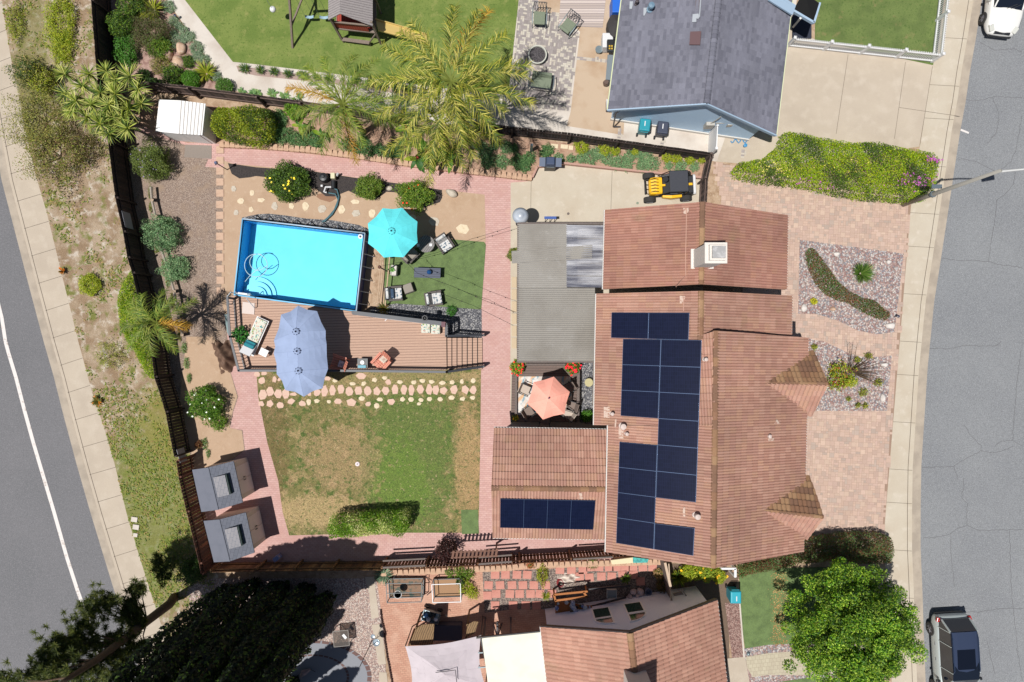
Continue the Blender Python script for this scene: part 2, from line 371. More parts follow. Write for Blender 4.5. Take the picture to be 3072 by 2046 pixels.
# ================= GROUND =================
soilm = mat('soil', A(196, 168, 140), .95, layers=[('n', A(170, 140, 112), 3, .45, .65), ('n', A(215, 195, 170), 9, .55, .75)], fine=(60, .25), bump=(50, .5, .02))
dgm = mat('decomposed_granite', A(199, 169, 141), .95, layers=[('n', A(188, 157, 128), 1.2, .5, .75), ('n', A(208, 182, 155), 4, .55, .8)], fine=(90, .14), bump=(90, .3, .01))
gravm = mat('tan_gravel', A(178, 155, 138), .95, layers=[('v', 34, .6, [A(190, 165, 148), A(150, 125, 110), A(215, 195, 178), A(165, 140, 125), A(130, 112, 104)]), ('n', A(170, 146, 124), 1.3, .5, .75)], bump=(60, .6, .02))
ggravm = mat('grey_gravel', A(130, 130, 132), .9, layers=[('v', 22, .95, [A(150, 150, 155), A(95, 97, 105), A(200, 198, 195), A(120, 120, 125), A(70, 72, 80)])], bump=(60, .8, .03))
rgravm = mat('river_gravel', A(165, 145, 138), .9, layers=[('v', 13, .9, [A(205, 178, 168), A(176, 138, 132), A(232, 220, 210), A(158, 154, 160), A(188, 156, 148), A(205, 200, 198)]), ], fine=(30, .2), bump=(50, .8, .03))
pgravm = mat('pink_gravel', A(205, 180, 165), .9, layers=[('v', 20, .9, [A(220, 195, 180), A(190, 155, 145), A(238, 222, 208), A(170, 150, 145), A(205, 175, 160)])], bump=(50, .7, .02))
mulchm = mat('mulch', A(62, 56, 56), .95, layers=[('v', 40, .5, [A(80, 72, 72), A(45, 40, 42), A(100, 88, 84)])], bump=(60, .8, .02))
bsoilm = mat('bed_soil', A(192, 156, 132), .95, layers=[('n', A(158, 120, 100), 4, .5, .7), ('n', A(196, 165, 140), 8, .55, .7)], fine=(60, .25), bump=(40, .6, .03))
gsoilm = mat('garden_soil', A(190, 158, 145), .95, layers=[('n', A(160, 125, 115), 4, .45, .6)], fine=(70, .3), bump=(50, .6, .03))
vergem = mat('dry_verge', A(186, 164, 138), .95, layers=[('n', A(158, 132, 104), 1.1, .42, .6, 8), ('n', A(214, 200, 182), 2.6, .52, .66, 8), ('n', A(128, 130, 64), 1.7, .54, .66, 9),
    ('s', A(122, 134, 50), (-19.0, -8.8), (2.6, 6.0), .75, .55), ('s', A(150, 140, 70), (-18.2, -4.2), (1.5, 2.5), .6, .5), ('s', A(128, 128, 66), (-25.3, 14.2), (1.0, 5), .6, .5)], fine=(45, .35), bump=(35, .8, .04))
asph = mat('asphalt', A(145, 147, 149), .92, layers=[('n', A(137, 139, 142), .35, .35, .65, 8), ('n', A(155, 156, 156), 16, .5, .7, 2), ('n', A(128, 128, 132), .9, .68, .8, 9)], fine=(34, .3), bump=(80, .35, .01))
asph2 = mat('asphalt_dark', A(125, 124, 126), .92, layers=[('n', A(117, 117, 119), .25, .35, .68, 8), ('n', A(138, 135, 138), 16, .5, .7, 2)], fine=(34, .22), bump=(80, .3, .01))
conc = mat('concrete', A(206, 191, 171), .9, layers=[('n', A(196, 181, 162), .5, .38, .68, 7), ('n', A(214, 200, 181), 1.6, .5, .8, 6), ('n', A(184, 168, 152), 4.5, .66, .85, 8)], fine=(60, .07), bump=(60, .15, .005))
conc2 = mat('concrete_pale', A(212, 200, 180), .9, layers=[('n', A(203, 188, 166), .7, .4, .7, 7), ('n', A(220, 208, 190), 2, .55, .72, 6)], fine=(60, .06), bump=(60, .15, .005))
concw = mat('concrete_white', A(226, 216, 204), .9, layers=[('n', A(206, 192, 178), .6, .45, .65, 6)], fine=(60, .06))
concg = mat('gutter_concrete', A(192, 178, 160), .9, layers=[('n', A(175, 162, 146), 1.5, .42, .62, 8)], fine=(60, .08), bump=(60, .15, .005))
pinkb = mat('pink_brick', A(222, 182, 173), .9, layers=[('b', .21, .105, .006, A(212, 168, 159), A(180, 138, 130), 0), ('n', A(206, 160, 150), .9, .5, .72, 6), ('n', A(222, 182, 166), 2.7, .58, .8, 6)], fine=(50, .1), bump=(60, .4, .008))
redb = mat('clay_brick', A(216, 168, 142), .9, layers=[('b', .2, .1, .006, A(204, 152, 128), A(160, 120, 102), .1), ('n', A(222, 180, 156), 1, .5, .72, 6)], fine=(50, .1), bump=(60, .4, .008))
turfm = mat('artificial_turf', A(116, 138, 84), .9, layers=[('n', A(100, 120, 72), 2.2, .42, .62, 8), ('n', A(122, 146, 80), 14, .5, .8)], fine=(60, .3), bump=(70, .8, .02))
lawnm = mat('patchy_lawn', A(134, 126, 76), .95, layers=[('n', A(176, 152, 108), 1.3, .5, .62, 9), ('n', A(92, 110, 50), 2.3, .5, .62, 9),
    ('s', A(104, 124, 58), (-5.4, -6.2), (2.7, 4.6), .85, .9), ('s', A(112, 142, 52), (-5.9, -7.6), (1.6, 2.6), .5, 1.0), ('s', A(188, 162, 116), (-10.6, -9.0), (3.0, .9), .85, .8),
    ('s', A(186, 152, 108), (-2.3, -6.6), (.75, 3.4), .75, .9), ('s', A(180, 150, 110), (-8.9, -6.2), (1.9, 1.9), .6, 1.2), ('s', A(178, 154, 108), (-8, -1.9), (6.5, .9), .5, .8), ('s', A(120, 100, 62), (-12.6, -5.2), (.9, 3.6), .6, .9),
    ('n', A(190, 168, 128), 5.5, .60, .72, 6), ('n', A(78, 104, 50), 6.5, .56, .70, 6)], fine=(24, .5), bump=(45, .9, .03))
greenlawn = mat('green_lawn', A(134, 150, 74), .95, layers=[('n', A(114, 136, 60), .9, .42, .62, 8), ('n', A(156, 160, 90), 2.4, .55, .72, 8), ('n', A(100, 124, 50), 9, .55, .7)], fine=(45, .3), bump=(50, .9, .03))
oldlawn = mat('front_lawn', A(120, 138, 74), .95, layers=[('n', A(104, 122, 64), 1.1, .42, .62, 8), ('n', A(156, 142, 94), 1.7, .6, .75, 8), ('n', A(84, 112, 46), 9, .55, .7)], fine=(45, .3), bump=(50, .9, .03))
BIG = 130
g = MB(); g.poly([(-BIG, -BIG, -.16), (BIG, -BIG, -.16), (BIG, BIG, -.16), (-BIG, BIG, -.16)]); struct('ground', g, soilm)
L1 = [(-240, -1000), (-150, -500), (-85, 0), (-45, 300), (0, 541), (51, 737), (82, 858), (126, 1024), (157, 1132), (183, 1236), (225, 1393), (266, 1536), (302, 1655), (340, 1779), (372, 1874), (425, 2046), (575, 2500), (760, 3000)]
L2 = [(-130, -1000), (-60, -500), (5, 0), (20, 98), (36, 190), (66, 340), (108, 528), (140, 636), (183, 812), (235, 1024), (278, 1181), (313, 1285), (346, 1399), (379, 1536), (411, 1645), (457, 1792), (540, 2046), (690, 2500), (870, 3000)]
L1c = [(x+29, y) for x, y in L1]
R1 = [(3040, -1000), (3000, -500), (2950, 0), (2932.6, 111), (2914.6, 212), (2901.5, 304), (2885, 392), (2867, 512), (2839.5, 695), (2826, 783), (2807, 904), (2795, 1024), (2787, 1106), (2777.5, 1253), (2768, 1400), (2766, 1536), (2766, 1648), (2771, 1763), (2774, 1854), (2781, 2046), (2800, 2500), (2840, 3000)]
R1c = [(x-30, y) for x, y in R1]
R0 = [(2930, -1000), (2880, -500), (2838, 0), (2815, 110), (2797, 196), (2759.5, 437), (2732, 623), (2710.5, 760), (2686, 959), (2679.5, 1024), (2674.6, 1066), (2666.5, 1194), (2655, 1364), (2651.8, 1536), (2653, 1583), (2658, 1763), (2662, 1854), (2675, 2046), (2700, 2500), (2740, 3000)]
sheet('road', [(-4600, -1000)]+L1+[(-4600, 3000)], asph2, -.13)
sheet('road', [(7600, -1000)]+R1+[(7600, 3000)], asph, -.13)
sheet('gutter', L1+L1c[::-1], concg, -.122)
sheet('gutter', R1+R1c[::-1], concg, -.122)
sheet('terrain', L1c+R1c[::-1], soilm, 0, thick=.15)
sheet('sidewalk', L1c+L2[::-1], conc, .006)
sheet('sidewalk', R0+R1c[::-1], conc2, .006)
# kerb lips and joints
def strip(mb, pts, w, z):
    for i in range(len(pts)-1):
        a, b = W(pts[i]), W(pts[i+1]); d = (b-a); d.normalize(); s = Vector((-d.y, d.x, 0))*w/2; a.z = b.z = z
        mb.poly([a-s, b-s, b+s, a+s])
jm = mat('joint_dark', A(120, 108, 96), .95); crackm = mat('crack_fill', A(98, 96, 98), .95)
j = MB()
for i in range(1, 26):   # left pavement joints, square to the kerb
    y = -60+i*82.0
    def xat(L, yy):
        for (x0, y0), (x1, y1) in zip(L, L[1:]):
            if y0 <= yy <= y1: return x0+(x1-x0)*(yy-y0)/(y1-y0)
    xa, xb = xat(L1c, y+8), xat(L2, y-14)
    strip(j, [(xa+6, y+8), (xb-1, y-14)], .022, .0105)
for i in range(0, 16):
    y = -30+i*128.0+(i % 3)*14; xa, xb = xat(R0, y), xat(R1c, y+5); strip(j, [(xa+1, y), (xb-1, y+5)], .02, .0105)
strip(j, [(x-14, y) for x, y in R1c[2:-1]], .03, .0105); strip(j, [(x+9, y) for x, y in L1c[1:-1]], .03, .0105)
cj = [N(0, 3, 735, 500, 625, 1230), N(0, 3, 1262, 570, 1160, 1275), N(0, 3, 1205, 988, 1765, 1070), N(0, 3, 1510, 610, 1395, 1330)]
for q in cj: strip(j, q, .02, .0145)
strip(j, N(1, 2, 920, 0, 908, 360), .018, .0145); strip(j, N(1, 2, 178, 0, 172, 340), .018, .0145)
struct('pavement_joints', j, jm)
ck = MB(); random.seed(4)
def crack(pts, w=.016):
    out = []
    for (x0, y0), (x1, y1) in zip(pts, pts[1:]):
        n = max(2, int(math.hypot(x1-x0, y1-y0)/7))
        for i in range(n): t = i/n; out.append((x0+(x1-x0)*t+random.uniform(-1.6, 1.6), y0+(y1-y0)*t+random.uniform(-1.6, 1.6)))
    out.append(pts[-1]); strip(ck, out, w, -.1255)
crack(N(0, 3, 1830, 910, 1950, 920, 2080, 880, 2352, 890)); crack(N(0, 3, 2080, 890, 2140, 1050, 2120, 1200, 2030, 1310)); crack(N(0, 3, 2352, 1050, 2300, 1350, 2250, 1480, 2150, 1560))
crack(N(0, 3, 1960, 380, 2100, 450, 2270, 440, 2352, 470)); crack(N(0, 3, 1750, 1450, 1930, 1480, 2100, 1568)); crack(N(1, 3, 2290, 0, 2270, 120, 2190, 215, 2120, 260, 2100, 450, 2065, 640, 2040, 830))
crack(N(1, 3, 1610, 800, 1740, 820, 1900, 818, 2040, 835, 2150, 860, 2352, 885)); crack(N(2, 3, 1500, 65, 1650, 68, 1820, 40, 2100, 40, 2160, 0)); crack(N(2, 3, 2340, 80, 2300, 400, 2262, 910, 2352, 965))
crack(N(2, 3, 1430, 1160, 1560, 1160, 1720, 1150, 1870, 1060, 1970, 1010, 2110, 1030, 2270, 970)); crack(N(2, 3, 2262, 910, 2150, 925, 2100, 970)); crack(N(2, 3, 1720, 1150, 1755, 1270)); crack(N(2, 3, 1820, 770, 1870, 860, 1970, 960, 1975, 1010))
crack(N(2, 3, 1810, 1260, 1810, 1350, 1790, 1440, 1850, 1500, 1840, 1568)+N(3, 3, 1845, 130)[:1]); crack(N(3, 3, 1440, 250, 1560, 245, 1690, 215, 1760, 160, 1845, 135, 1940, 180, 2352, 175)); crack(N(3, 3, 2235, 180, 2250, 700, 2310, 1300, 2352, 1568))
crack(N(3, 3, 1790, 935, 1950, 935, 2110, 905, 2352, 900)); crack(N(3, 3, 1690, 215, 1700, 480, 1730, 700), .015); crack(N(3, 3, 2030, 1200, 2060, 1350, 2100, 1500), .015)
struct('road_cracks', ck, crackm)
# white edge line on the left road
wl = MB(); strip(wl, [(-60, 700), (-24, 858), (0, 953), (11, 1024)]+N(2, 0, 60, 100, 130, 330, 210, 640, 290, 930, 370, 1200, 480, 1568)+N(3, 0, 600, 430, 700, 740, 800, 1010, 900, 1340)+[(345, 2100), (520, 2650)], .19, -.124)
struct('road_line', wl, mat('road_paint', A(240, 232, 226), .7, layers=[('n', A(200, 185, 175), 5, .58, .7)]))
mk = MB(); strip(mk, N(0, 3, 1785, 1185, 1860, 1215), .1, -.124); struct('road_mark', mk, mat('road_paint', (0,)*3))
# verge, left yard dirt
Ft = [(262, -500), (273, 0)]+N(0, 0, 885, 640, 990, 1290)+N(1, 0, 1060, 250, 1130, 560, 1170, 800, 1215, 940, 1290, 1250)+N(2, 0, 1380, 30, 1420, 330, 1520, 650, 1600, 1060, 1640, 1250, 1715, 1568)+N(3, 0, 1830, 480, 1850, 560)
FZ = 1.75
def atground(n, z): k = (H-z)/H; return (1536+(n[0]-1536)*k, 1023+(n[1]-1023)*k)
Fb = [atground(n, FZ) for n in Ft]
sheet('verge', L2[1:-1]+[(900, 2500), (660, 1760)]+Fb[::-1], vergem, .010)
sheet('dirt_yard', [(330, 320), (420, 395), (560, 436), (565, 470), (625, 478), (615, 500), (673, 505), (673, 890), (676, 930), (690, 1110), (715, 1190), (700, 1235), (690, 1285), (728, 1290), (735, 1350), (620, 1440), (590, 1440), (480, 1000), (380, 560)], gravm, .012)
sheet('tan_soil', [(560, 1010), (640, 1010), (690, 1112), (712, 1190), (698, 1235), (688, 1283), (726, 1292), (733, 1348), (622, 1438), (592, 1438), (540, 1200)], dgm, .016)
sheet('brick_path', [(330, 330), (560, 420), (1262, 500), (1600, 540), (1600, 1000), (1860, 1290), (1860, 1690), (1200, 1700), (600, 1715), (590, 1440)], pinkb, .006)
sheet('paving_slab', N(0, 0, 1705, 1330, 1945, 1337, 1945, 1462, 1692, 1445), mat('grey_slab', A(150, 138, 128), .9, fine=(60, .15)), .02)
sand = [(672, 482), (700, 492), (931, 512), (1062, 532), (1205, 551), (1323, 569), (1454, 584), (1457, 724), (1444, 881), (1445, 1012), (1200, 1020), (690, 1000), (664, 900)]
sheet('sand_bed', sand, dgm, .014)
sheet('mulch_bed', N(0, 0, 2095, 1500)+[(768, 502), (931, 513), (1062, 533), (1205, 552), (1326, 570)]+N(1, 1, 1710, 250, 1690, 290, 1560, 335, 1400, 300, 1290, 200, 1200, 195, 1100, 270, 960, 240, 850, 185, 720, 238, 640, 235, 560, 170, 500, 155, 400, 230, 90, 60, 0, 50)+N(1, 0, 2300, 62, 2200, 72, 2130, 30), mulchm, .020)
sheet('gravel_border', N(1, 0, 2225, 430)+N(1, 1, 20, 400, 120, 395, 260, 410, 460, 440, 700, 455, 950, 500, 1030, 540, 1030, 620, 940, 600, 0, 480)+N(1, 0, 2225, 480), ggravm, .018)
sheet('damp_patch', N(1, 1, 570, 215, 640, 205, 740, 235, 735, 260, 680, 290, 590, 265, 555, 240), mat('damp_soil', A(150, 105, 72), .6, fine=(60, .2)), .019)
sheet('artificial_lawn', N(1, 1, 1310, 790, 1660, 620, 2095, 655, 2112, 680, 2070, 1275, 1285, 1220, 1180, 1240, 1180, 790), turfm, .026)
sheet('gravel_strip', N(1, 1, 1150, 1236, 1285, 1216, 2073, 1276, 2075, 1568, 1200, 1568, 1040, 1270), ggravm, .022)
sheet('lawn', [(769, 1113), (775, 1190), (803, 1331), (835, 1442), (848, 1536), (868, 1606), (1218, 1598), (1434, 1598), (1437, 1536), (1441, 1305), (1443, 1122), (1444, 1100), (769, 1098)], lawnm, .014)
sheet('turf_mat', [(1383, 1529), (1434, 1529), (1437, 1600), (1386, 1602)], turfm, .024)
sheet('side_patio', [(1532, 548), (1597, 543), (1612, 500), (1693, 490), (1862, 508), (2104, 533), (2110, 900), (1850, 1290), (1531, 1290)], conc2, .010)
sheet('garden_bed', [(300, 290), (899, 340), (1176, 385), (1430, 396), (1860, 450), (2130, 492), (2104, 533), (1862, 506), (1690, 488), (1612, 498), (1597, 532), (1570, 532), (1258, 496), (1094, 472), (768, 442), (637, 430), (560, 428), (350, 350)], bsoilm, .03)
# northern neighbour
sheet('neighbor_paving', [(380, -500), (493, -10), (640, 199), (696, 272), (1430, 385), (1860, 440), (2150, 485), (2330, 500), (2450, -500)], concw, .008)
sheet('neighbor_garden', [(300, -500), (380, -500), (493, 0), (560, 95), (640, 199), (696, 268), (690, 280), (434, 245), (320, 250)], gsoilm, .012)
sheet('neighbor_lawn', [(450, -300), (555, 0), (699, 186), (768, 193), (1192, 245), (1300, 262), (1525, 285), (1539, 157), (1556, 0), (1570, -300)], greenlawn, .02)
sheet('tuft_bed', [(709, 197), (768, 205), (1010, 238), (1230, 268), (1300, 275), (1300, 287), (1220, 284), (1000, 252), (768, 227), (716, 216)], mat('path_soil', A(180, 155, 145), .95, fine=(60, .2)), .016)
sheet('driveway', [(2150, 485), (2330, 500), (2757, 440), (2799, 196), (2450, 120), (2300, 60)], conc, .013)
sheet('front_lawn', N(0, 3, 430, -60, 430, 370, 1515, 600)+[(2806, 150), (2832, 0), (2850, -200), (2440, -200)], oldlawn, .02)
sheet('patio_concrete', [(1740, 95), (1712, 335), (1700, 378), (1870, 405), (1900, -50), (1620, -50), (1612, 40), (1680, 42)], mat('tan_concrete', A(206, 182, 156), .9, layers=[('n', A(190, 160, 130), .7, .5, .7, 6)], fine=(60, .06)), .014)
# two tone block patio, running blocks laid as real tiles
def tiles(name, poly, u0, pal, z, rz=0, m=None, gap=.004, w=None, seed=1, big=True, basem=None):
    """random-laid rectangular pavers clipped to a polygon of the picture"""
    rnd = random.Random(seed); wp = [W(p) for p in poly]; cx = sum(p.x for p in wp)/len(wp); cy = sum(p.y for p in wp)/len(wp); cs, sn = math.cos(rz), math.sin(rz)
    lp = [((p.x-cx)*cs+(p.y-cy)*sn, -(p.x-cx)*sn+(p.y-cy)*cs) for p in wp]
    x0, x1 = min(p[0] for p in lp), max(p[0] for p in lp); y0, y1 = min(p[1] for p in lp), max(p[1] for p in lp)
    nx, ny = int((x1-x0)/u0)+1, int((y1-y0)/u0)+1; used = set(); mb = MB()
    for jy in range(ny):
        for ix in range(nx):
            if (ix, jy) in used: continue
            a, b = rnd.choice([(1, 1), (2, 1), (1, 2), (2, 2), (1, 1), (2, 1), (2, 2)]) if big else rnd.choice([(2, 1), (1, 2)])
            if any((ix+i, jy+k) in used for i in range(a) for k in range(b)): a = b = 1
            for i in range(a):
                for k in range(b): used.add((ix+i, jy+k))
            X0, Y0 = x0+ix*u0+gap, y0+jy*u0+gap; X1, Y1 = x0+(ix+a)*u0-gap, y0+(jy+b)*u0-gap
            if not all(inp1(q, lp) for q in ((X0, Y0), (X1, Y0), (X1, Y1), (X0, Y1))):
                if not inp1(((X0+X1)/2, (Y0+Y1)/2), lp): continue
            pts = [(cx+q[0]*cs-q[1]*sn, cy+q[0]*sn+q[1]*cs, z) for q in ((X0, Y0), (X1, Y0), (X1, Y1), (X0, Y1))]
            c = rnd.choice(pal); f = rnd.uniform(.93, 1.07); mb.poly(pts, (c[0]*f, c[1]*f, c[2]*f))
    return struct(name, mb, m or mat('paver_faces', (1, 1, 1), .88, attr=True, layers=[], fine=(50, .1), bump=(60, .2, .005)))
sheet('paver_joints', [(2140, 485), (2330, 520), (2752, 480), (2732, 623), (2653, 1583), (2650, 1660), (2380, 1680), (2250, 1000)], mat('paver_joint', A(168, 140, 120), .95, fine=(60, .1)), .012)
PAVE = [tuple(.6*x+.4*y for x, y in zip(c, A(206, 178, 160))) for c in (A(214, 184, 166), A(208, 176, 158), A(219, 190, 172), A(200, 170, 154), A(184, 168, 156), A(212, 180, 160), A(205, 174, 160), A(220, 192, 170), A(190, 166, 152), A(206, 176, 158))]
tiles('paver_driveway', [(2140, 490), (2330, 520), (2740, 560), (2730, 623), (2649, 1583), (2646, 1660), (2380, 1680), (2250, 1000)], .125, PAVE, .016, rz=-.05, seed=3)
sheet('river_gravel_bed', N(1, 3, 290, 635, 1245, 762, 1160, 1483, 1000, 1503, 830, 1472, 650, 1382, 450, 1318, 275, 1312), rgravm, .024)
sheet('river_gravel_bed', N(1, 3, 370, 1540)+N(2, 3, 430, -10, 510, 0, 640, 60, 760, 120, 900, 150, 1135, 130, 1090, 638, 430, 638)+[(2400, 1233), (2400, 1010)], rgravm, .024)
patio = [(1558, -200), (1558, 0), (1540, 200), (1525, 318), (1706, 332), (1722, 200), (1735, 98), (1680, 82), (1676, 40), (1612, 38), (1614, -200)]
sheet('paver_patio_joints', patio, mat('grey_joint', A(150, 140, 135), .95), .018)
tiles('paver_patio', patio, .1, [A(172, 162, 158), A(208, 198, 182), A(165, 156, 152), A(214, 206, 190), A(160, 150, 146)], .022, rz=-.12, big=False, seed=6)
for nm, q in (('paver_band', N(0, 2, 595, 515, 880, 540, 880, 575, 590, 550)), ('paver_band', N(0, 2, 975, 1190, 1015, 1190, 1003, 1290, 965, 1280)), ('paver_band', N(0, 2, 1370, 1285, 1410, 1290, 1395, 1345, 1360, 1340)), ('paver_band', N(0, 2, 2112, 1365, 2150, 1368, 2140, 1450, 2100, 1450))):
    tiles(nm, q, .09, [A(172, 162, 158), A(205, 195, 180)], .02, rz=-.1, big=False, seed=8)
# southern neighbour
sheet('neighbor_gravel', [(640, 1735), (1140, 1735), (1170, 2200), (700, 2400), (560, 1760)], pgravm, .012)
sheet('concrete_strip', N(3, 1, 1000, 600, 1085, 600, 1130, 970, 1060, 990)+[(1108, 1780)], conc, .02)
sheet('concrete_strip', N(3, 1, 1065, 1040, 1150, 1035, 1195, 1400, 1125, 1410), conc, .02)
sheet('concrete_strip', N(3, 1, 1130, 1475, 1200, 1478, 1230, 1750, 1140, 1750), conc, .02)
sheet('neighbor_patio', N(3, 1, 1100, 560, 2352, 520)+N(3, 2, 400, 520, 500, 900, 400, 1700)+N(3, 1, 1260, 1700), redb, .014)
mb = MB(); mb.prism([W((940+190*math.cos(a)*.92, 2030+95*math.sin(a)*1.15)) for a in [i*math.pi/16 for i in range(32)]], .0, .024); struct('round_patio', mb, mat('blue_grey_slab', A(150, 152, 158), .9, fine=(40, .1)))
mb = MB()
for rr in (1.0, .62):
    for i in range(40): a, b = i*math.pi/20, (i+.82)*math.pi/20; mb.poly([W((940+175*k*math.cos(t), 2030+109*k*math.sin(t)))+Vector((0, 0, .03)) for k, t in ((rr, a), (rr, b), (rr*.93, b), (rr*.93, a))])
struct('round_patio_ring', mb, mat('ring_brick', A(120, 92, 86), .9))
sheet('tile_garden', N(3, 1, 2080, 545, 2352, 540)+N(3, 2, 1300, 490, 1480, 500, 1500, 900, 360, 900)+N(3, 1, 2352, 900, 2100, 930), mat('brown_gravel', A(150, 130, 118), .9, layers=[('v', 22, .9, [A(165, 148, 138), A(110, 96, 92), A(195, 178, 162), A(140, 120, 110)])], bump=(60, .7, .03)), .022)
sheet('side_yard', N(3, 2, 1280, 470, 1960, 500, 2085, 600, 1990, 860, 2000, 1700, 1300, 1700), mat('side_soil', A(120, 100, 84), .95, fine=(40, .3)), .018)
sheet('mulch_strip', N(3, 2, 1955, 840, 2086, 840, 2122, 1338, 2020, 1345), mat('red_mulch', A(160, 122, 112), .95, layers=[('v', 22, .8, [A(175, 138, 128), A(130, 95, 88), A(200, 170, 158)])], bump=(50, .6, .02)), .028)
sheet('side_lawn', N(3, 2, 2088, 560, 2352, 520)+[(2560, 1700), (2590, 1740), (2590, 1925), (2234, 1944)]+N(3, 2, 2086, 850), turfm, .022)
sheet('kerb_edging', N(3, 2, 2083, 845, 2096, 845, 2136, 1335, 2122, 1338), concw, .06)
sheet('river_gravel_strip', N(3, 2, 2132, 1260, 2352, 1225)+[(2600, 1920), (2600, 2300), (2240, 2300)], rgravm, .026)
sheet('front_walk', N(3, 2, 2145, 1335, 2352, 1300)+[(2590, 1940), (2590, 2008), (2400, 2025)]+N(3, 2, 2352, 1500, 2210, 1520, 2160, 1440), mat('scallop_paver', A(206, 196, 170), .9, layers=[('b', .2, .2, .006, A(196, 184, 160), A(165, 150, 130), -.1)], fine=(50, .08)), .034)
sheet('concrete_walk', N(3, 2, 1975, 1350, 2140, 1335, 2180, 1568, 2200, 1900, 1975, 1900), conc, .03)
sheet('front_verge_lawn', [(2330, 2046), (2440, 2030), (2560, 2040), (2560, 2300), (2330, 2300)], turfm, .036)
# ================= HOUSES =================
def tile_slope(name, pts, parent, palette, m, pitch=.125, course=.33, roll=.05, step=.04, nsub=4, lift=.0, seed=0, tint=None):
    """pts: convex planar polygon, first edge = eave (left to right seen from outside). Real roll and course relief clipped to the outline"""
    pts = [Vector(p) for p in pts]; e = (pts[1]-pts[0]).normalized(); nrm = Vector((0, 0, 0))
    for i in range(len(pts)): nrm += pts[i].cross(pts[(i+1) % len(pts)])
    nrm.normalize()
    if nrm.z < 0: nrm = -nrm
    u = nrm.cross(e).normalized()
    if u.z < 0: u = -u
    o = pts[0]; a = [(p-o).dot(e) for p in pts]; b = [(p-o).dot(u) for p in pts]
    a0, a1, b0, b1 = min(a)-.3, max(a)+.3, min(b)-.001, max(b)+.3
    nc = int((a1-a0)/pitch)+1; nr = int((b1-b0)/course)+1; V = []; Q = []; cols = []; rng = np.random.default_rng(seed+7)
    A_ = np.arange(nc*nsub+1)*pitch/nsub; prof = np.abs(np.sin(np.pi*A_/pitch))**.8*roll
    rows = []
    for k in range(nr):
        wob = rng.uniform(-.006, .006)
        for (bb, zz) in ((k*course, step), ((k+1)*course, .0)): rows.append((b0+bb, zz+wob))
    R_, NA = len(rows), len(A_)
    P_ = np.empty((R_, NA, 3)); E, U, Nn, O = map(np.array, (e, u, nrm, o))
    for i, (bb, zz) in enumerate(rows): P_[i] = O+E*(a0+A_)[:, None]+U*bb+Nn*(zz+prof+lift)[:, None]
    V = P_.reshape(-1, 3); i, jx = np.meshgrid(np.arange(R_-1), np.arange(NA-1), indexing='ij'); i = i.ravel(); jx = jx.ravel()
    Q = np.stack([i*NA+jx, i*NA+jx+1, (i+1)*NA+jx+1, (i+1)*NA+jx], 1)
    pal = np.array(palette); ti = (jx//(nsub*2)); tr = i//2; hsh = (ti*7919+tr*104729+seed*31) % 9973; rr = np.random.default_rng(seed).integers(0, 10**6, 9973)
    w = rr[hsh] % len(pal); br = .95+.1*((rr[hsh]//7) % 100)/100; pn = .06*np.sin(ti*.35+tr*.2)+.05*np.sin(tr*.5-ti*.13); cols = pal[w]*(br+pn)[:, None]
    cols[(i % 2) == 1] *= .3   # the butt ends of the tiles are coloured darker to mark the courses
    bm = bmesh.new(); vs_ = [bm.verts.new(v) for v in V]; cl = bm.loops.layers.float_color.new('Col')
    for q, c in zip(Q, cols):
        f = bm.faces.new([vs_[t] for t in q])
        for l in f.loops: l[cl] = (c[0], c[1], c[2], 1)
    n = len(pts); ctr = sum(pts, Vector())/n
    for t in range(n):
        p, q = pts[t], pts[(t+1) % n]; pn_ = (q-p).cross(nrm).normalized()
        if (ctr-p).dot(pn_) > 0: pn_ = -pn_
        gm = bm.verts[:]+bm.edges[:]+bm.faces[:]; bmesh.ops.bisect_plane(bm, geom=gm, plane_co=p, plane_no=pn_, clear_outer=True)
    o_ = org(parent)
    for v in bm.verts: v.co -= o_
    me = bpy.data.meshes.new(name); bm.to_mesh(me); bm.free(); me.materials.append(m); ob = link(name, me, parent, o_)
    s = MB(); s.slab([p-nrm*.012 for p in pts], -nrm*.1); s.build('roof_board', fascia, ob); return ob
fascia = mat('fascia_wood', A(110, 84, 66), .85, fine=(20, .2)); fasciaw = mat('white_trim', A(235, 232, 226), .6)
tilem = mat('roof_tile', (1, 1, 1), .85, attr=True, layers=[('n', A(158, 132, 100), 1.1, .6, .9, 7)], fine=(25, .12), bump=(60, .3, .006))
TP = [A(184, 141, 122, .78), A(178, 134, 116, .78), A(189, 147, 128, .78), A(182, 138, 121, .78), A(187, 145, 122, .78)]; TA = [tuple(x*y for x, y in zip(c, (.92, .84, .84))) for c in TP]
TO = [A(158, 120, 88, .74), A(144, 106, 80, .74), A(168, 132, 98, .74), A(134, 100, 78, .74)]
def ridge_cap(parent, p, q, m, pal, r=.13, L=.38, name='ridge_cap', seed=0):
    p, q = Vector(p), Vector(q); d = q-p; n = int(d.length/L); d.normalize(); s = d.cross(Vector((0, 0, 1))).normalized(); up = s.cross(d); mb = MB(); rnd = random.Random(seed)
    for i in range(n+1):
        a, b = p+d*i*L, p+d*min((i+1)*L+.03, (q-p).length); vv = []
        for o, k in ((a, 1.12), (b, .96)):
            for t in range(6): th = math.pi*t/5; vv.append(o+s*math.cos(th)*r*k+up*(math.sin(th)*r*.75*k-.02))
        c = rnd.choice(pal); f = rnd.uniform(.9, 1.1); mb.add(vv, [(t, t+1, t+7, t+6) for t in range(5)]+[(0, 1, 2, 3, 4, 5)], tuple(x*f for x in c))
    mb.build(name, m, parent)
def gutter(parent, p, q, m=None, w=.12): mb = MB(); mb.bar(Vector(p)+Vector((0, 0, -.06)), Vector(q)+Vector((0, 0, -.06)), w, .11); mb.build('gutter', m or fasciaw, parent)
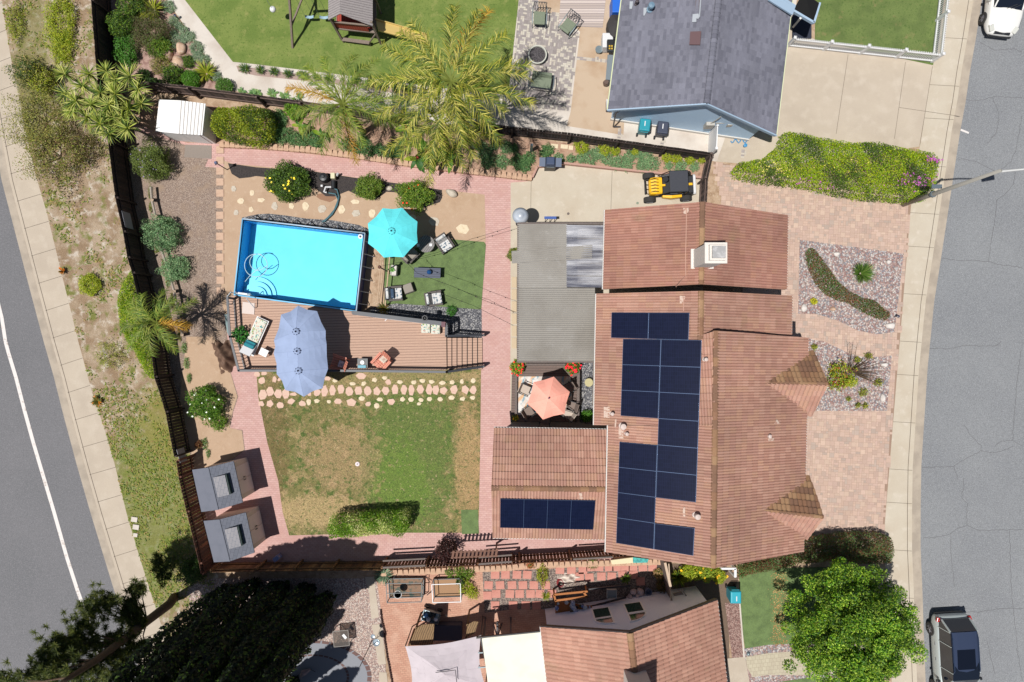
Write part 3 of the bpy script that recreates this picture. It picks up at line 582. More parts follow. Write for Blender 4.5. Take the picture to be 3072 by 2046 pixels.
def box_walls(parent, pts, z1, m, name='wall', z0=0):
    """closed wall body from native ground points taken at height z1"""
    mb = MB(); mb.prism(pts, z0, z1); return mb.build(name, m, parent)
def inset(pts, d):
    """shrink a convex world polygon by d"""
    c = sum((Vector((p[0], p[1], 0)) for p in pts), Vector())/len(pts); n = len(pts); lines = []
    for i in range(n):
        a, b = Vector(pts[i][:2]), Vector(pts[(i+1) % n][:2]); t = (b-a).normalized(); nn = Vector((-t.y, t.x))
        if (c.to_2d()-a).dot(nn) < 0: nn = -nn
        lines.append((a+nn*d, t))
    out = []
    for i in range(n):
        (p, r), (q, s) = lines[i-1], lines[i]; cr = r.x*s.y-r.y*s.x; t = ((q-p).x*s.y-(q-p).y*s.x)/cr; out.append(p+r*t)
    return out
stucco = mat('beige_stucco', A(214, 200, 184), .95, fine=(40, .08), bump=(60, .4, .01)); stuccog = mat('grey_stucco', A(238, 240, 252, 1), .95, fine=(40, .08), bump=(60, .4, .01))
main = thing('house', 'large house with pinkish brown tiled roofs, dark solar panels and a white chimney', 'house', (9, 0, 0))
zA, zrA = 3.9, 6.1
a1, a2, a3 = W((1816, 630), zA), W((2108, 606), zrA), W((2361, 646), zA)
b1_, b2_, b3_ = W((1810, 868), zA), W((2104, 853), zrA), W((2358, 869), zA)
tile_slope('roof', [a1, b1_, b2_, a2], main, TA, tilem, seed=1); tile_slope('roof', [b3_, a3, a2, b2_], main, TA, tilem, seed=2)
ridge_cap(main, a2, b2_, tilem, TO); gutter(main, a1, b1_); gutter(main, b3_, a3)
zB, zrB, zC, zrC = 4.7, 6.75, 4.7, 7.05
def onplane(pl, x, y, z0=5):   # height where the sight line through picture point meets plane (p,n)
    p, n = pl; o = Vector((0, 0, H)); d = W((x, y), 0)-o; t = (p-o).dot(n)/d.dot(n); return o+d*t
c1, c2 = W((1790, 881), zB), W((2151, 985), zrC)
# common left slope of the middle and south parts
pl_e0, pl_e1 = W((1790, 881), zB), W((1783, 1275), zB); rdir = W((2140, 1704), zrC)
nL = (pl_e1-pl_e0).cross(rdir-pl_e0).normalized(); PLn = (pl_e0, nL)
q = lambda x, y: onplane(PLn, x, y)
Bt = q(2104, 873); Ct = q(2149, 992); Cb = q(2140, 1704)
s1, s2, s3, s4 = q(1790, 881), q(1783, 1275), q(1825, 1277), q(1818, 1656)
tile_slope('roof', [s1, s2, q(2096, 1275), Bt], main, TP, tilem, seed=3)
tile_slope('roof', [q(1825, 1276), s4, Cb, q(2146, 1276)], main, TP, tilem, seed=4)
tile_slope('roof', [q(2096, 1275), q(2100, 1010), Ct, q(2146, 1276)], main, TP, tilem, seed=5) if False else None
def slope_to(e, rid1, rid2): pass
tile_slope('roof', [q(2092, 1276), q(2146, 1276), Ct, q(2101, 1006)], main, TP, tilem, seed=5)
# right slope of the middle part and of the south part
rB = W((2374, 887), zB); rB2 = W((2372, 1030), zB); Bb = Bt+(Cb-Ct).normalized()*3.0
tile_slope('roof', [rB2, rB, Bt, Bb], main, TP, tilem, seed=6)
rC1, rC2, rC3 = W((2423, 1013), zC), W((2416, 1240), zC), W((2408, 1655), zC)
tile_slope('roof', [rC3, rC1, Ct, Cb], main, TP, tilem, seed=7)
ridge_cap(main, Bt, Bb, tilem, TO, seed=2); ridge_cap(main, Ct, Cb, tilem, TO, seed=3)
gutter(main, s1, s2); gutter(main, q(1825, 1276), s4); gutter(main, rB2, rB); gutter(main, W((2423, 1015), zC), W((2423.2, 1052), zC)); gutter(main, W((2418, 1248), zC), W((2414, 1425), zC)); gutter(main, W((2409, 1618), zC), rC3)
# two cross gables over the front
plR = (rC3, (rC1-rC3).cross(Cb-rC3).normalized())
for (tip, up_, lo_, apex, zt, sd_) in (((2482, 1151), (2441, 1054), (2435, 1246), (2275, 1148), 5.75, 11), ((2469, 1550), (2427, 1428), (2420, 1615), (2266, 1531), 5.75, 12)):
    tp = W(tip, zt); ap = onplane(plR, *apex); ap.z = tp.z+.02; u_ = W(up_, 4.45); l_ = W(lo_, 4.45)
    ap.z = tp.z; rd_ = (ap-tp).normalized(); ur = u_+rd_*.34; lr = l_+rd_*.34
    def planar(e0, e1, r0, r1):   # keep four points planar
        n = (e1-e0).cross(r0-e0).normalized(); r1 = r1-n*((r1-e0).dot(n)); return [e0, e1, r0, r1]
    lft = Vector((0, 0, .05))
    k1 = planar(ur+lft, u_+lft, tp+lft, ap+lft); k2 = planar(l_+lft, lr+lft, ap+lft, tp+lft)
    tile_slope('gable_roof', k1, main, TO, tilem, pitch=.2, seed=sd_); tile_slope('gable_roof', k2, main, TP, tilem, pitch=.2, seed=sd_+1)  # upper slopes face away from the sun: their shade is in the darker palette
    ridge_cap(main, ap, tp+lft, tilem, TO, r=.09, seed=sd_)
    mb = MB(); mb.slab([u_-Vector((.25, 0, .1)), l_-Vector((.25, 0, .1)), tp-Vector((.3, 0, .1))], (-.15, 0, 0)); mb.build('gable_wall', stucco, main)
    mb = MB(); w0 = u_-Vector((.3, .25, 0)); w1 = l_-Vector((.3, -.25, 0)); mb.prism([(w0.x, w0.y), (w1.x, w1.y), (w1.x-1.6, w1.y), (w0.x-1.6, w0.y)], 0, 4.35); mb.build('wall', stucco, main)
body = MB()
body.prism(inset([a1, b1_, b3_, a3], .45), 0, zA-.15); body.prism(inset([s1, s2, W((2416, 1275), zC), W((2374, 881), zB)], .45), 0, zB-.2); body.prism(inset([s3, s4, rC3, W((2420, 1277), zC)], .45), 0, zC-.22)
body.build('wall', stucco, main)
def gable_end(parent, pts, m, t=.15, d=(0, 1, 0)): mb = MB(); mb.slab([Vector(p) for p in pts], Vector(d)*t); return mb.build('gable_wall', m, parent)
dn = Vector((0, 0, -.16)); iy = Vector((0, -.42, 0)); ix = Vector((.45, 0, 0))
gable_end(main, [a1+ix+iy+dn, a3-ix+iy+dn, a2+iy+dn*1.6], stucco); gable_end(main, [b1_+ix-iy+dn, b3_-ix-iy+dn, b2_-iy+dn*1.6], stucco)
gable_end(main, [s1+ix+iy+dn, rB-ix+iy+dn, Bt+iy+dn*1.6], stucco); gable_end(main, [rC1-ix+iy+dn, Ct+iy+dn*1.6, Bt+iy*3+dn*3], stucco); gable_end(main, [s4+ix-iy+dn, rC3-ix-iy+dn, Cb-iy+dn*1.6], stucco)
# chimney
chm = mat('white_chimney', A(240, 232, 222), .8, fine=(20, .05)); cb_ = W(N(1, 2, 1720, 818)[0], 5.6)
ch = MB(); cc = W(N(1, 2, 1720, 822)[0], 5.5); cw, cl = .92, .78
ch.box((cc.x, cc.y, 6.6), (cw*.84, cl, 2.6)); ch_o = ch.build('chimney', chm, main)
mb = MB(); mb.box((cc.x, cc.y, 5.75), (cw*1.08, cl*1.12, .5)); mb.build('base_flashing', chm, ch_o)
mb = MB(); mb.box((cc.x, cc.y, 7.95), (cw*1.0, cl*1.1, .14)); mb.box((cc.x+.02, cc.y, 8.1), (cw*.72, cl*.82, .18)); mb.build('crown', chm, ch_o)
mb = MB(); mb.box((cc.x+.04, cc.y+.0, 8.26), (cw*.58, cl*.62, .12)); mb.build('cap', mat('galvanised', A(190, 188, 186), .45, metal=.3, layers=[('n', A(225, 222, 220), 6, .5, .7)]), ch_o)
# vents and flashings on the main roof
ventm = mat('vent_metal', A(225, 205, 195), .7); paint = mat('flashing_patch', A(222, 196, 178), .85, layers=[('n', TP[0], 9, .5, .62)])
def vent(r, c, x, y, plane, hgt=.35, rr=.06, patch=None, parent=None, m=None):
    b = onplane(plane, *N(r, c, x, y)[0]); mb = MB(); mb.lathe(b, [(rr*1.6, -.05), (rr*1.5, .06), (rr, .07), (rr, hgt), (rr*.7, hgt+.01)], 10); mb.lathe(b+Vector((0, 0, hgt-.05)), [(rr*1.5, 0), (rr*1.3, .1), (.001, .13)], 10); mb.build('vent_pipe', m or ventm, parent or main)
def patchpoly(plane, pts, parent=None, m=None, name='flashing', t=.05):
    p, n = plane; n = n if n.z > 0 else -n; v = [onplane(plane, *k)+n*.03 for k in pts]; mb = MB(); mb.slab(v, n*t); mb.build(name, m or paint, parent or main)
vent(2, 2, 912, 660, PLn); vent(2, 2, 1010, 775, PLn, .4, .1); vent(2, 2, 1048, 845, PLn, .25); vent(2, 2, 1765, 165, PLn, .3); vent(3, 2, 1683, 30, PLn, .4, .09)
patchpoly(PLn, N(2, 2, 848, 600, 902, 600, 900, 702, 848, 700)); patchpoly(PLn, N(2, 2, 985, 795, 1030, 798, 1028, 892, 983, 888)); patchpoly(PLn, N(3, 2, 1575, -40, 1595, -40, 1595, 45, 1572, 45)); patchpoly(PLn, N(2, 2, 950, 715, 965, 715, 960, 800, 948, 790))
patchpoly(PLn, N(1, 2, 1545, 1150, 1595, 1155, 1590, 1180, 1560, 1225, 1545, 1220)); plA = (a1, (b1_-a1).cross(a2-a1).normalized())
patchpoly(plA, N(1, 2, 1578, 345, 1628, 345, 1628, 380, 1600, 400, 1580, 395)); plAR = (a3, (b3_-a3).cross(a2-a3).normalized())
patchpoly(plR, N(2, 3, 45, 755, 70, 715, 98, 755)); patchpoly(plR, N(2, 3, -5, 880, 45, 885, 40, 912, -5, 915)); vent(2, 3, 5, 868, plR, .15)
mb = MB(); n_ = plA[1] if plA[1].z > 0 else -plA[1]
v = [onplane(plA, *k)+n_*.1 for k in N(1, 2, 1610, 345, 1605, 600, 1600, 780, 1602, 965)]; mb.tube(v, .02, 5); mb.tube([v[-1], onplane(PLn, *N(1, 2, 1500, 1070)[0])+Vector((0, 0, .1))], .012, 5)
mb.build('conduit', mat('conduit_paint', A(215, 170, 150), .7), main)
mb = MB(); n_ = nL if nL.z > 0 else -nL; v = [onplane(PLn, *k)+n_*.1 for k in N(1, 2, 1582, 1165, 1580, 1290)]; mb.tube(v, .02, 5); mb.build('conduit', mat('conduit_paint', (0,)*3), main)
# single storey wing at the lower left of the house
zW, zrW = 2.75, 3.95
w1, w2, w3, w4 = W((1482, 1284), zW), W((1822, 1290), zW), W((1474, 1464), zrW), W((1822, 1468), zrW); w5, w6 = W((1478, 1612), zW), W((1817, 1617), zW)
tile_slope('wing_roof', [w2, w1, w3, w4], main, TP, tilem, seed=21, pitch=.145, course=.36, step=.04, nsub=4); tile_slope('wing_roof', [w5, w6, w4, w3], main, TP, tilem, seed=22, pitch=.145, course=.36)
ridge_cap(main, w3, w4, tilem, TO, seed=9); gutter(main, w1, w2); gutter(main, w5, w6)
mb = MB(); mb.prism(inset([w1, w2, w6, w5], .4), 0, zW-.15); mb.build('wing_wall', stucco, main)
gable_end(main, [w1+Vector((.45, -.4, -.15)), w5+Vector((.45, .4, -.15)), w3+Vector((.45, 0, -.25))], stucco, d=(1, 0, 0))
plW = (w5, (w6-w5).cross(w4-w5).normalized()); patchpoly(plW, N(2, 2, 612, 1385, 640, 1385, 650, 1435, 618, 1440))
# solar panels
cellm = NT('solar_cells'); w_ = cellm.n('TexBrick'); w_.offset = 0; w_.inputs['Scale'].default_value = 1; w_.inputs['Brick Width'].default_value = .09; w_.inputs['Row Height'].default_value = .18; w_.inputs['Mortar Size'].default_value = .0025
cellm.l(cellm.coord(), w_.inputs[0]); w_.inputs['Color1'].default_value = (*A(24, 31, 60, .6), 1); w_.inputs['Color2'].default_value = (*A(20, 27, 54, .6), 1); w_.inputs['Mortar'].default_value = (*A(40, 50, 84, .6), 1)
cellm.l(w_.outputs[0], cellm.b.inputs[0]); cellm.b.inputs['Roughness'].default_value = .22; cellm.b.inputs['Specular IOR Level'].default_value = .3; cellm = cellm.m
framem = mat('panel_frame', A(92, 112, 145), .4, metal=.5)
def panel(corners, plane, label, group):
    p, n = plane; n = n if n.z > 0 else -n; v = [onplane((p+n*.13, n), *k) for k in corners]; c = sum(v, Vector())/4
    t = thing('solar_panel', label, 'solar panel', c, group); i = [c+(k-c)*.984 for k in v]; mb = MB(); mb.slab([k-n*.04 for k in v], n*.045); mb.build('frame', framem, t)
    # cell sheet in its own frame so that the cells run with the panel
    mb = MB(); mb.slab([k+n*.005 for k in i], n*.006); mb.build('cells', cellm, t)
    mb = MB()
    for f in (.25, .75): a_, b_ = v[0].lerp(v[1], f), v[3].lerp(v[2], f); mb.bar(a_-n*.07, b_-n*.07, .04)
    mb.build('rail', framem, t)
GP = 'solar panels on the main roof'; ORD = ['topmost', 'second from the top', 'third from the top', 'fourth from the top', 'fifth from the top', 'sixth from the top', 'seventh from the top', 'eighth from the top', 'ninth from the top']
def lerp2(a, b, t): return (a[0]+(b[0]-a[0])*t, a[1]+(b[1]-a[1])*t)
def quad(q4, f0, f1): return [lerp2(q4[0], q4[3], f0), lerp2(q4[1], q4[2], f0), lerp2(q4[1], q4[2], f1), lerp2(q4[0], q4[3], f1)]
t1 = N(1, 2, 915, 1303, 1258, 1305, 1250, 1545, 910, 1535); t2 = N(1, 2, 1258, 1305, 1630, 1306, 1620, 1556, 1250, 1545)
panel(t1, PLn, 'dark solar panel, left one of the pair at the very top of the roof array', GP); panel(t2, PLn, 'dark solar panel, right one of the pair at the very top of the roof array', GP)
Lc = [N(1, 2, 1020, 1548)[0], N(1, 2, 1370, 1552)[0], N(2, 2, 1343, 708)[0], N(2, 2, 998, 683)[0]]; Rc = [N(1, 2, 1370, 1552)[0], N(1, 2, 1742, 1558)[0], N(2, 2, 1690, 1478)[0], N(2, 2, 1322, 1434)[0]]
for i in range(3): panel(quad(Lc, i/3, (i+1)/3), PLn, f'dark solar panel in the upper left column of the array, {ORD[i]}', GP)
for i in range(6): panel(quad(Rc, i/6, (i+1)/6), PLn, f'dark solar panel in the long right column of the array, {ORD[i]}', GP)
Lb = N(2, 2, 988, 925, 1336, 955)+N(3, 2, 1302, 348, 957, 290)
for i in range(4): panel(quad(Lb, i/4, (i+1)/4), PLn, f'dark solar panel in the lower left column of the array, {ORD[i]}', GP)
panel(N(3, 2, 1312, 112, 1678, 155, 1665, 408, 1305, 348), PLn, 'dark solar panel standing alone at the lower right corner of the roof array', GP)
Wp = N(2, 1, 2245, 1447)+N(2, 2, 765, 1465)+N(3, 2, 745, 168)+N(3, 1, 2243, 150)
for i in range(4):
    k = [lerp2(Wp[0], Wp[1], i/4), lerp2(Wp[0], Wp[1], (i+1)/4), lerp2(Wp[3], Wp[2], (i+1)/4), lerp2(Wp[3], Wp[2], i/4)]
    panel(k, plW, f'dark solar panel in the row on the low wing roof, {["leftmost", "second from the left", "third from the left", "rightmost"][i]}', 'solar panels on the low wing roof')
# ---- blue house (north) ----
blue = thing('house', 'light blue house with a grey shingle gable roof beside the concrete driveway', 'house', (9, 14, 0))
bluem = mat('blue_stucco', A(186, 212, 236, 1), .95, fine=(30, .06), bump=(50, .4, .01)); yel = mat('pale_gutter', A(232, 238, 190), .6); trimb = mat('blue_trim', A(176, 200, 222), .6)
SH = [A(124, 124, 136, .74), A(128, 128, 140, .74), A(121, 121, 133, .74), A(112, 112, 124, .74)]
shm = mat('shingle', (1, 1, 1), .9, attr=True, fine=(40, .18), bump=(60, .4, .006))
zS, zrS = 2.75, 4.5
e1 = W(N(0, 2, 880, 1008)[0], zS); e2 = W(N(0, 2, 1010, -20)[0], zS); r1 = W(N(0, 2, 1790, 950)[0], zrS); r2 = W(N(0, 2, 1900, -20)[0], zrS); f1 = W(N(0, 3, 75, 1240)[0], zS); f2 = W(N(0, 3, 225, -20)[0], zS)
ext = lambda a, b: a+(a-b)*.35
e2, r2, f2 = ext(e2, e1), ext(r2, r1), ext(f2, f1)
tile_slope('roof', [e2, e1, r1, r2], blue, SH, shm, pitch=.13, course=.15, roll=0, step=.02, nsub=1, seed=31); tile_slope('roof', [f1, f2, r2, r1], blue, SH, shm, pitch=.13, course=.15, roll=0, step=.02, nsub=1, seed=32)
ridge_cap(blue, r1, r2, shm, SH, r=.15, L=.2); gutter(blue, e1, e2, yel, .1); gutter(blue, f1, f2, yel, .1)
mb = MB(); mb.bar(e1-Vector((0, .02, .08)), r1-Vector((0, .02, .08)), .06, .2); mb.bar(r1-Vector((0, .02, .08)), f1-Vector((0, .02, .08)), .06, .2); mb.build('fascia', trimb, blue)
bi = inset([e1, f1, f2, e2], .5); mb = MB(); mb.prism(bi, 0, zS-.1); mb.build('wall', bluem, blue)
bb0, bb1 = Vector((bi[0][0], bi[0][1], zS-.1)), Vector((bi[1][0], bi[1][1], zS-.1)); rg = (bb0+bb1)/2; k_ = (r1-e1).length/((r1-e1).length+(f1-r1).length); rg = bb0.lerp(bb1, k_); rg.z = zrS-.25
mb = MB(); mb.slab([bb0, bb1, rg], (0, .2, 0)); mb.build('gable_wall', bluem, blue)
mb = MB(); x0, x1 = bb0+Vector((0, 0, 0)), bb1; mb.bar((x0.x-.05, x0.y-.04, .12), (x1.x, x1.y-.04, .12), .06, .22); mb.build('foundation', mat('foundation', A(225, 220, 212), .9), blue)
plS = (e1, (e2-e1).cross(r1-e1).normalized()); plS2 = (f1, (f2-f1).cross(r1-f1).normalized())
bv = mat('blue_vent', A(120, 150, 170), .5); vent(0, 2, 1265, 90, plS, .45, .11, parent=blue, m=bv); vent(0, 2, 1140, 40, plS, .3, .06, parent=blue, m=mat('dark_vent', A(80, 70, 74), .6))
pg = mat('pale_flashing', A(185, 190, 196), .6)
patchpoly(plS, N(0, 2, 1085, 20, 1115, 20, 1112, 55, 1105, 88, 1082, 88), blue, pg); patchpoly(plS, N(0, 2, 1212, 78, 1245, 78, 1240, 110, 1222, 150, 1210, 150), blue, pg); patchpoly(plS, N(0, 2, 1662, 138, 1715, 132, 1725, 160, 1695, 180, 1695, 208, 1657, 210), blue, pg)
patchpoly(plS, N(0, 2, 1640, 300, 1740, 296, 1730, 420, 1632, 418), blue, mat('brown_cover', A(110, 82, 84), .7), 'roof_hatch', .08)
mb = MB(); mb.tube([onplane(plS, *N(0, 2, 1735, -60)[0])+Vector((0, 0, .08)), onplane(plS, *N(0, 2, 1718, 160)[0])+Vector((0, 0, .08)), onplane(plS, *N(0, 2, 1700, 182)[0])+Vector((0, 0, .08))], .03, 6); mb.build('conduit', pg, blue)
mb = MB(); d0 = W(N(0, 2, 985, 1020)[0], 2.6); d1 = P(0, 2, 950, 1120, 1.0); mb.tube([d0, d0-Vector((.12, 0, .3)), (d1.x, d1.y, .25), P(0, 2, 995, 1165, .05)], .04, 6); mb.build('downspout', mat('bronze_pipe', A(90, 86, 88), .5), blue)
wy = bb0.y-.02
def on_wall(x, z):  # a point on the south wall: x metres, height z
    t = (x-bb0.x)/(bb1.x-bb0.x); return Vector((x, bb0.y+(bb1.y-bb0.y)*t-.06, z))
mx = W(N(0, 2, 1810, 1165)[0], 1.6).x; grey_ = mat('meter_grey', A(205, 200, 190), .5, metal=.2)
mb = MB(); o_ = on_wall(mx, 1.6); mb.box(o_-Vector((0, .06, 0)), (.42, .18, .6)); me_ = mb.build('meter_box', grey_, blue)
mb = MB(); mb.tube([o_+Vector((0, -.05, .3)), o_+Vector((.15, -.05, .9)), o_+Vector((.2, -.05, 1.3))], .025, 6); mb.tube([o_+Vector((.25, -.04, .3)), o_+Vector((.9, -.02, .25)), o_+Vector((1.0, -.04, -.1))], .025, 6); mb.box(o_+Vector((1.0, -.06, .1)), (.25, .12, .3)); mb.build('conduit', grey_, blue)
# porch roof and front entry of the blue house
z_ = 2.7
pp = [W(k, z_) for k in N(0, 3, 265, 30, 330, -20, 465, 35, 420, 205, 225, 95)]
mb = MB(); pr = W(N(0, 3, 330, -10)[0], 3.1); mb.slab([W(N(0, 3, 235, 95)[0], z_), W(N(0, 3, 415, 208)[0], z_), W(N(0, 3, 470, 30)[0], z_+.1), W(N(0, 3, 330, -80)[0], z_+.35)], (0, 0, -.12)); mb.build('porch_roof', shm, blue)
mb = MB(); mb.bar(W(N(0, 3, 228, 100)[0], z_-.05), W(N(0, 3, 418, 212)[0], z_-.05), .1, .18); mb.bar(W(N(0, 3, 418, 212)[0], z_-.05), W(N(0, 3, 472, 30)[0], z_-.05), .1, .18); mb.build('fascia', trimb, blue)
mb = MB(); mb.bar(W(N(0, 3, 235, 95)[0], z_+.3), W(N(0, 3, 20, -40)[0], z_+.8), .5, .1); mb.bar(W(N(0, 3, 235, 60)[0], z_+.34), W(N(0, 3, 60, -60)[0], z_+.8), .06, .06); mb.build('porch_valley', trimb, blue)
mb = MB(); mb.bar(P(0, 3, 230, 250, .0), W(N(0, 3, 300, 165)[0], z_-.1), .1); mb.build('porch_post', fasciaw, blue)
mb = MB(); mb.box(P(0, 3, 310, 250, .05), (1.0, 1.2, .08)); mb.build('porch_step', mat('porch_slab', A(45, 50, 66), .8), blue)
# ---- tiled house (south) ----
south = thing('house', 'house with pinkish tiled gable roof and grey stucco wall with arched windows', 'house', (8, -15, 0))
zE, zR = 2.85, 5.2
g1 = W(N(3, 2, 265, 1058)[0], zE); gr = W(N(3, 2, 1085, 1115)[0], zR); g2 = W(N(3, 2, 1880, 812)[0], zE); sv = Vector((0.04, -1, 0))
d_ = (W(N(3, 2, 325, 1568)[0], zE)-g1).normalized(); 
h1, hr, h2 = g1+d_*7, gr+d_*7, g2+d_*7
TS = [A(194, 146, 126, .74), A(189, 141, 121, .74), A(199, 152, 131, .74)]
tile_slope('roof', [g1, h1, hr, gr], south, TS, tilem, seed=41, pitch=.2); tile_slope('roof', [h2, g2, gr, hr], south, TS, tilem, seed=42, pitch=.2)
ridge_cap(south, gr, hr, tilem, TO, r=.15, seed=5); gutter(south, g1, h1); gutter(south, g2, h2)
brz = mat('dark_bronze', A(60, 52, 52), .5); mb = MB(); mb.bar(g1-Vector((0, -.02, .06)), gr-Vector((0, -.02, .06)), .06, .2); mb.bar(gr-Vector((0, -.02, .06)), g2-Vector((0, -.02, .06)), .06, .2); mb.build('fascia', brz, south)
si = inset([g1, g2, h2, h1], .3); mb = MB(); mb.prism(si, 0, zE-.1); sw = mb.build('wall', stuccog, south)
t0, t1_ = Vector((si[0][0], si[0][1], zE-.1)), Vector((si[1][0], si[1][1], zE-.1)); kk = (gr-g1).dot((g2-g1).normalized())/(g2-g1).length; tr_ = t0.lerp(t1_, kk); tr_.z = zR-.2
mb = MB(); mb.slab([t0, t1_, tr_], d_*.2); mb.build('gable_wall', stuccog, south)
wn = -d_; wt = (t1_-t0).normalized()
glass = mat('dark_glass', A(44, 70, 62, 1), .08, spec=.8); winf = mat('window_trim', A(252, 248, 246, .98), .7)
def swin(f, z, w, h, arch=0):
    c = t0.lerp(t1_, f); c.z = z; q = lambda a, b, o: c+wt*a+Vector((0, 0, b))+wn*o
    def outline(w, h, o):
        if not arch: return [q(-w/2, -h/2, o), q(w/2, -h/2, o), q(w/2, h/2, o), q(-w/2, h/2, o)]
        pts = [q(-w/2, -h/2, o), q(w/2, -h/2, o)]; s = arch
        arc = [(-s*w/2+s*w*math.cos(t), -h/2+h*math.sin(t)) for t in [i*math.pi/16 for i in range(9)]]
        return [q(-s*w/2, -h/2, o)]+[q(a, b, o) for a, b in arc]
    mb = MB(); mb.slab(outline(w+.16, h+.16, .0), wn*.05); fr = mb.build('window', winf, south)
    mb = MB(); mb.slab(outline(w, h, .045), wn*.012); mb.build('pane', glass, fr)
swin(.35, 1.7, .78, 1.05); swin(.35, 2.72, .78, .58, -1); swin(.555, 1.65, .78, 1.05); swin(.555, 2.78, .78, .7, 1)
# box shaped structure standing out at the bottom edge
mb = MB(); mb.box(P(3, 2, 1150, 1640, 5.6), (1.0, 1.2, 2.2)); mb.build('chimney', mat('white_chimney', (0,)*3), south)
# ================= FENCES, WALLS, DECKS =================
fencem = mat('fence_wood', (1, 1, 1), .9, attr=True, layers=[('w', 6, A(60, 45, 38), .82, 1.0, 0, 6)], fine=(30, .3), bump=(30, .4, .01))
def fence(name, tops, z, pal, label, board=.145, gap=.012, posts=2.4, rails=True, flip=1, cat='fence', seed=0, zvar=.02, railm=None, split=None):
    pts = [W(p, z) for p in tops]; pts = [Vector((p.x, p.y, 0)) for p in pts]; rnd = random.Random(seed); c = pts[len(pts)//2]
    t = thing(name, label, cat, c); mb = MB(); run = 0
    for a, b in zip(pts, pts[1:]):
        d = b-a; L = d.length; d.normalize(); ang = math.atan2(d.y, d.x); n = max(1, round(L/(board+gap))); st = L/n
        for i in range(n):
            p = a+d*(i+.5)*st; h = z+rnd.uniform(-zvar, zvar); cc = rnd.choice(pal); f = rnd.uniform(.75, 1.25); mb.box((p.x+rnd.uniform(-.004, .004), p.y, h/2), (st-gap, .02, h), ang+rnd.uniform(-.02, .02), tuple(k*f for k in cc))
    mb.build('board_panel', fencem, t)
    for a, b in zip(pts, pts[1:]):
        d = (b-a); L = d.length; d.normalize(); s = Vector((-d.y, d.x, 0))*flip
        if rails:
            for zz in (.35, z-.3): m = MB(); m.bar(a+s*.04+Vector((0, 0, zz)), b+s*.04+Vector((0, 0, zz)), .045, .09, tuple(k*.9 for k in pal[0])); m.build('rail', railm or fencem, t)
        n = max(1, round(L/posts))
        for i in range(n+1):
            if i == n and b is not pts[-1]: continue
            p = a+d*L*i/n+s*.1; m = MB(); m.box((p.x, p.y, z/2), (.09, .09, z), math.atan2(d.y, d.x), pal[0]); m.build('post', fencem, t)
    return t
DK = [A(62, 48, 44), A(50, 40, 38), A(72, 56, 50), A(44, 36, 36)]; RD = [A(120, 78, 62), A(100, 66, 54), A(138, 92, 70), A(86, 58, 50)]; GN = [A(74, 62, 60), A(60, 52, 52), A(86, 72, 66)]
GW = [A(120, 100, 92), A(98, 84, 80), A(140, 120, 110), A(84, 70, 66)]
k0 = next(i for i, p in enumerate(Ft) if p[1] > 1369)+1
fence('fence', [(262, -300)]+Ft[1:k0], FZ, DK, 'long dark plank fence between the dry verge and the back yard', gap=.006, seed=1, flip=1)
fence('fence', N(2, 0, 1622, 1095, 1640, 1250, 1715, 1568)+N(3, 0, 1830, 480, 1845, 580), FZ, RD, 'newer reddish brown plank fence behind the two grey sheds', seed=2, flip=1)
fence('fence', N(0, 0, 1300, 748, 1720, 790, 2352, 872)+N(0, 1, 400, 925, 1250, 1050), 1.5, GW, 'weathered plank fence between the white shed and the neighbor walkway', seed=3, flip=-1)
fence('fence', N(0, 1, 2015, 1112, 2352, 1165)+N(0, 2, 540, 1222, 1850, 1405), 1.5, DK, 'dark plank fence behind the sage planting below the blue house', seed=4, flip=-1)
fence('fence', N(0, 2, 1850, 1410)+N(1, 2, 1800, 60, 1790, 285), 1.5, GW, 'short gate fence between the buggy pad and the front driveway', seed=5, flip=-1)
fence('fence', N(3, 0, 1930, 560)+N(3, 1, 0, 552, 700, 545, 1155, 540), 1.45, [A(150, 112, 72), A(124, 88, 58), A(168, 130, 88), A(104, 74, 52)], 'brown plank fence beside the tall dark cypress row', seed=6, flip=1)
fence('fence', N(3, 1, 1160, 528, 1560, 512, 2040, 500, 2352, 486)+N(3, 2, 70, 478, 545, 455, 930, 428, 1060, 418), 1.45, [A(128, 84, 54), A(104, 68, 48), A(145, 98, 64)], 'reddish brown fence with long rails above the red stepping tiles', seed=7, flip=1, gap=.025)
# lattice and shelves leaning over the last fence
brn = mat('brown_timber', A(128, 92, 76), .85, fine=(25, .25)); gryt = mat('grey_timber', A(120, 108, 102), .85, fine=(25, .25)); darkm = mat('dark_metal', A(52, 52, 58), .5); blk = mat('black_plastic', A(34, 36, 40), .45)
t = thing('trellis', 'brown slatted trellis top standing over the fence by the purple leaved bush', 'trellis', P(3, 1, 2000, 400, 0)); z = 1.75
mb = MB(); a, b = P(3, 1, 1790, 425, z), P(3, 1, 2225, 405, z); mb.bar(a, b, .06, .08); 
mb.bar(a+Vector((.03, .26, .02)), b+Vector((0, .26, .02)), .05, .06)
for i in range(12): p = a.lerp(b, (i+.5)/12); mb.bar(p+Vector((-.03, -.05, .06)), p+Vector((.05, .36, .06)), .11, .02)
mb.build('slat_top', brn, t)
for f in (.05, .95): mb = MB(); p = a.lerp(b, f); mb.bar((p.x, p.y+.1, 0), (p.x, p.y+.1, z), .08); mb.build('post', brn, t)
for xx0, xx1, yy, yy2, lb in ((1165, 1555, 517, 497, 'long grey rail shelf on the fence, left of the trellis'), (2045, 2352, 485, 462, 'long grey rail shelf on the fence, right of the trellis'), ):
    mb = MB(); mb.bar(P(3, 1, xx0, yy, 1.5), P(3, 1, xx1, yy2, 1.5), .09, .05); mb.bar(P(3, 1, xx0, yy-62, 1.2), P(3, 1, xx1, yy2-62, 1.2), .08, .05); tag(mb.build('shelf_rail', gryt, None, P(3, 1, xx0, yy, 1.2)), lb, 'shelf')
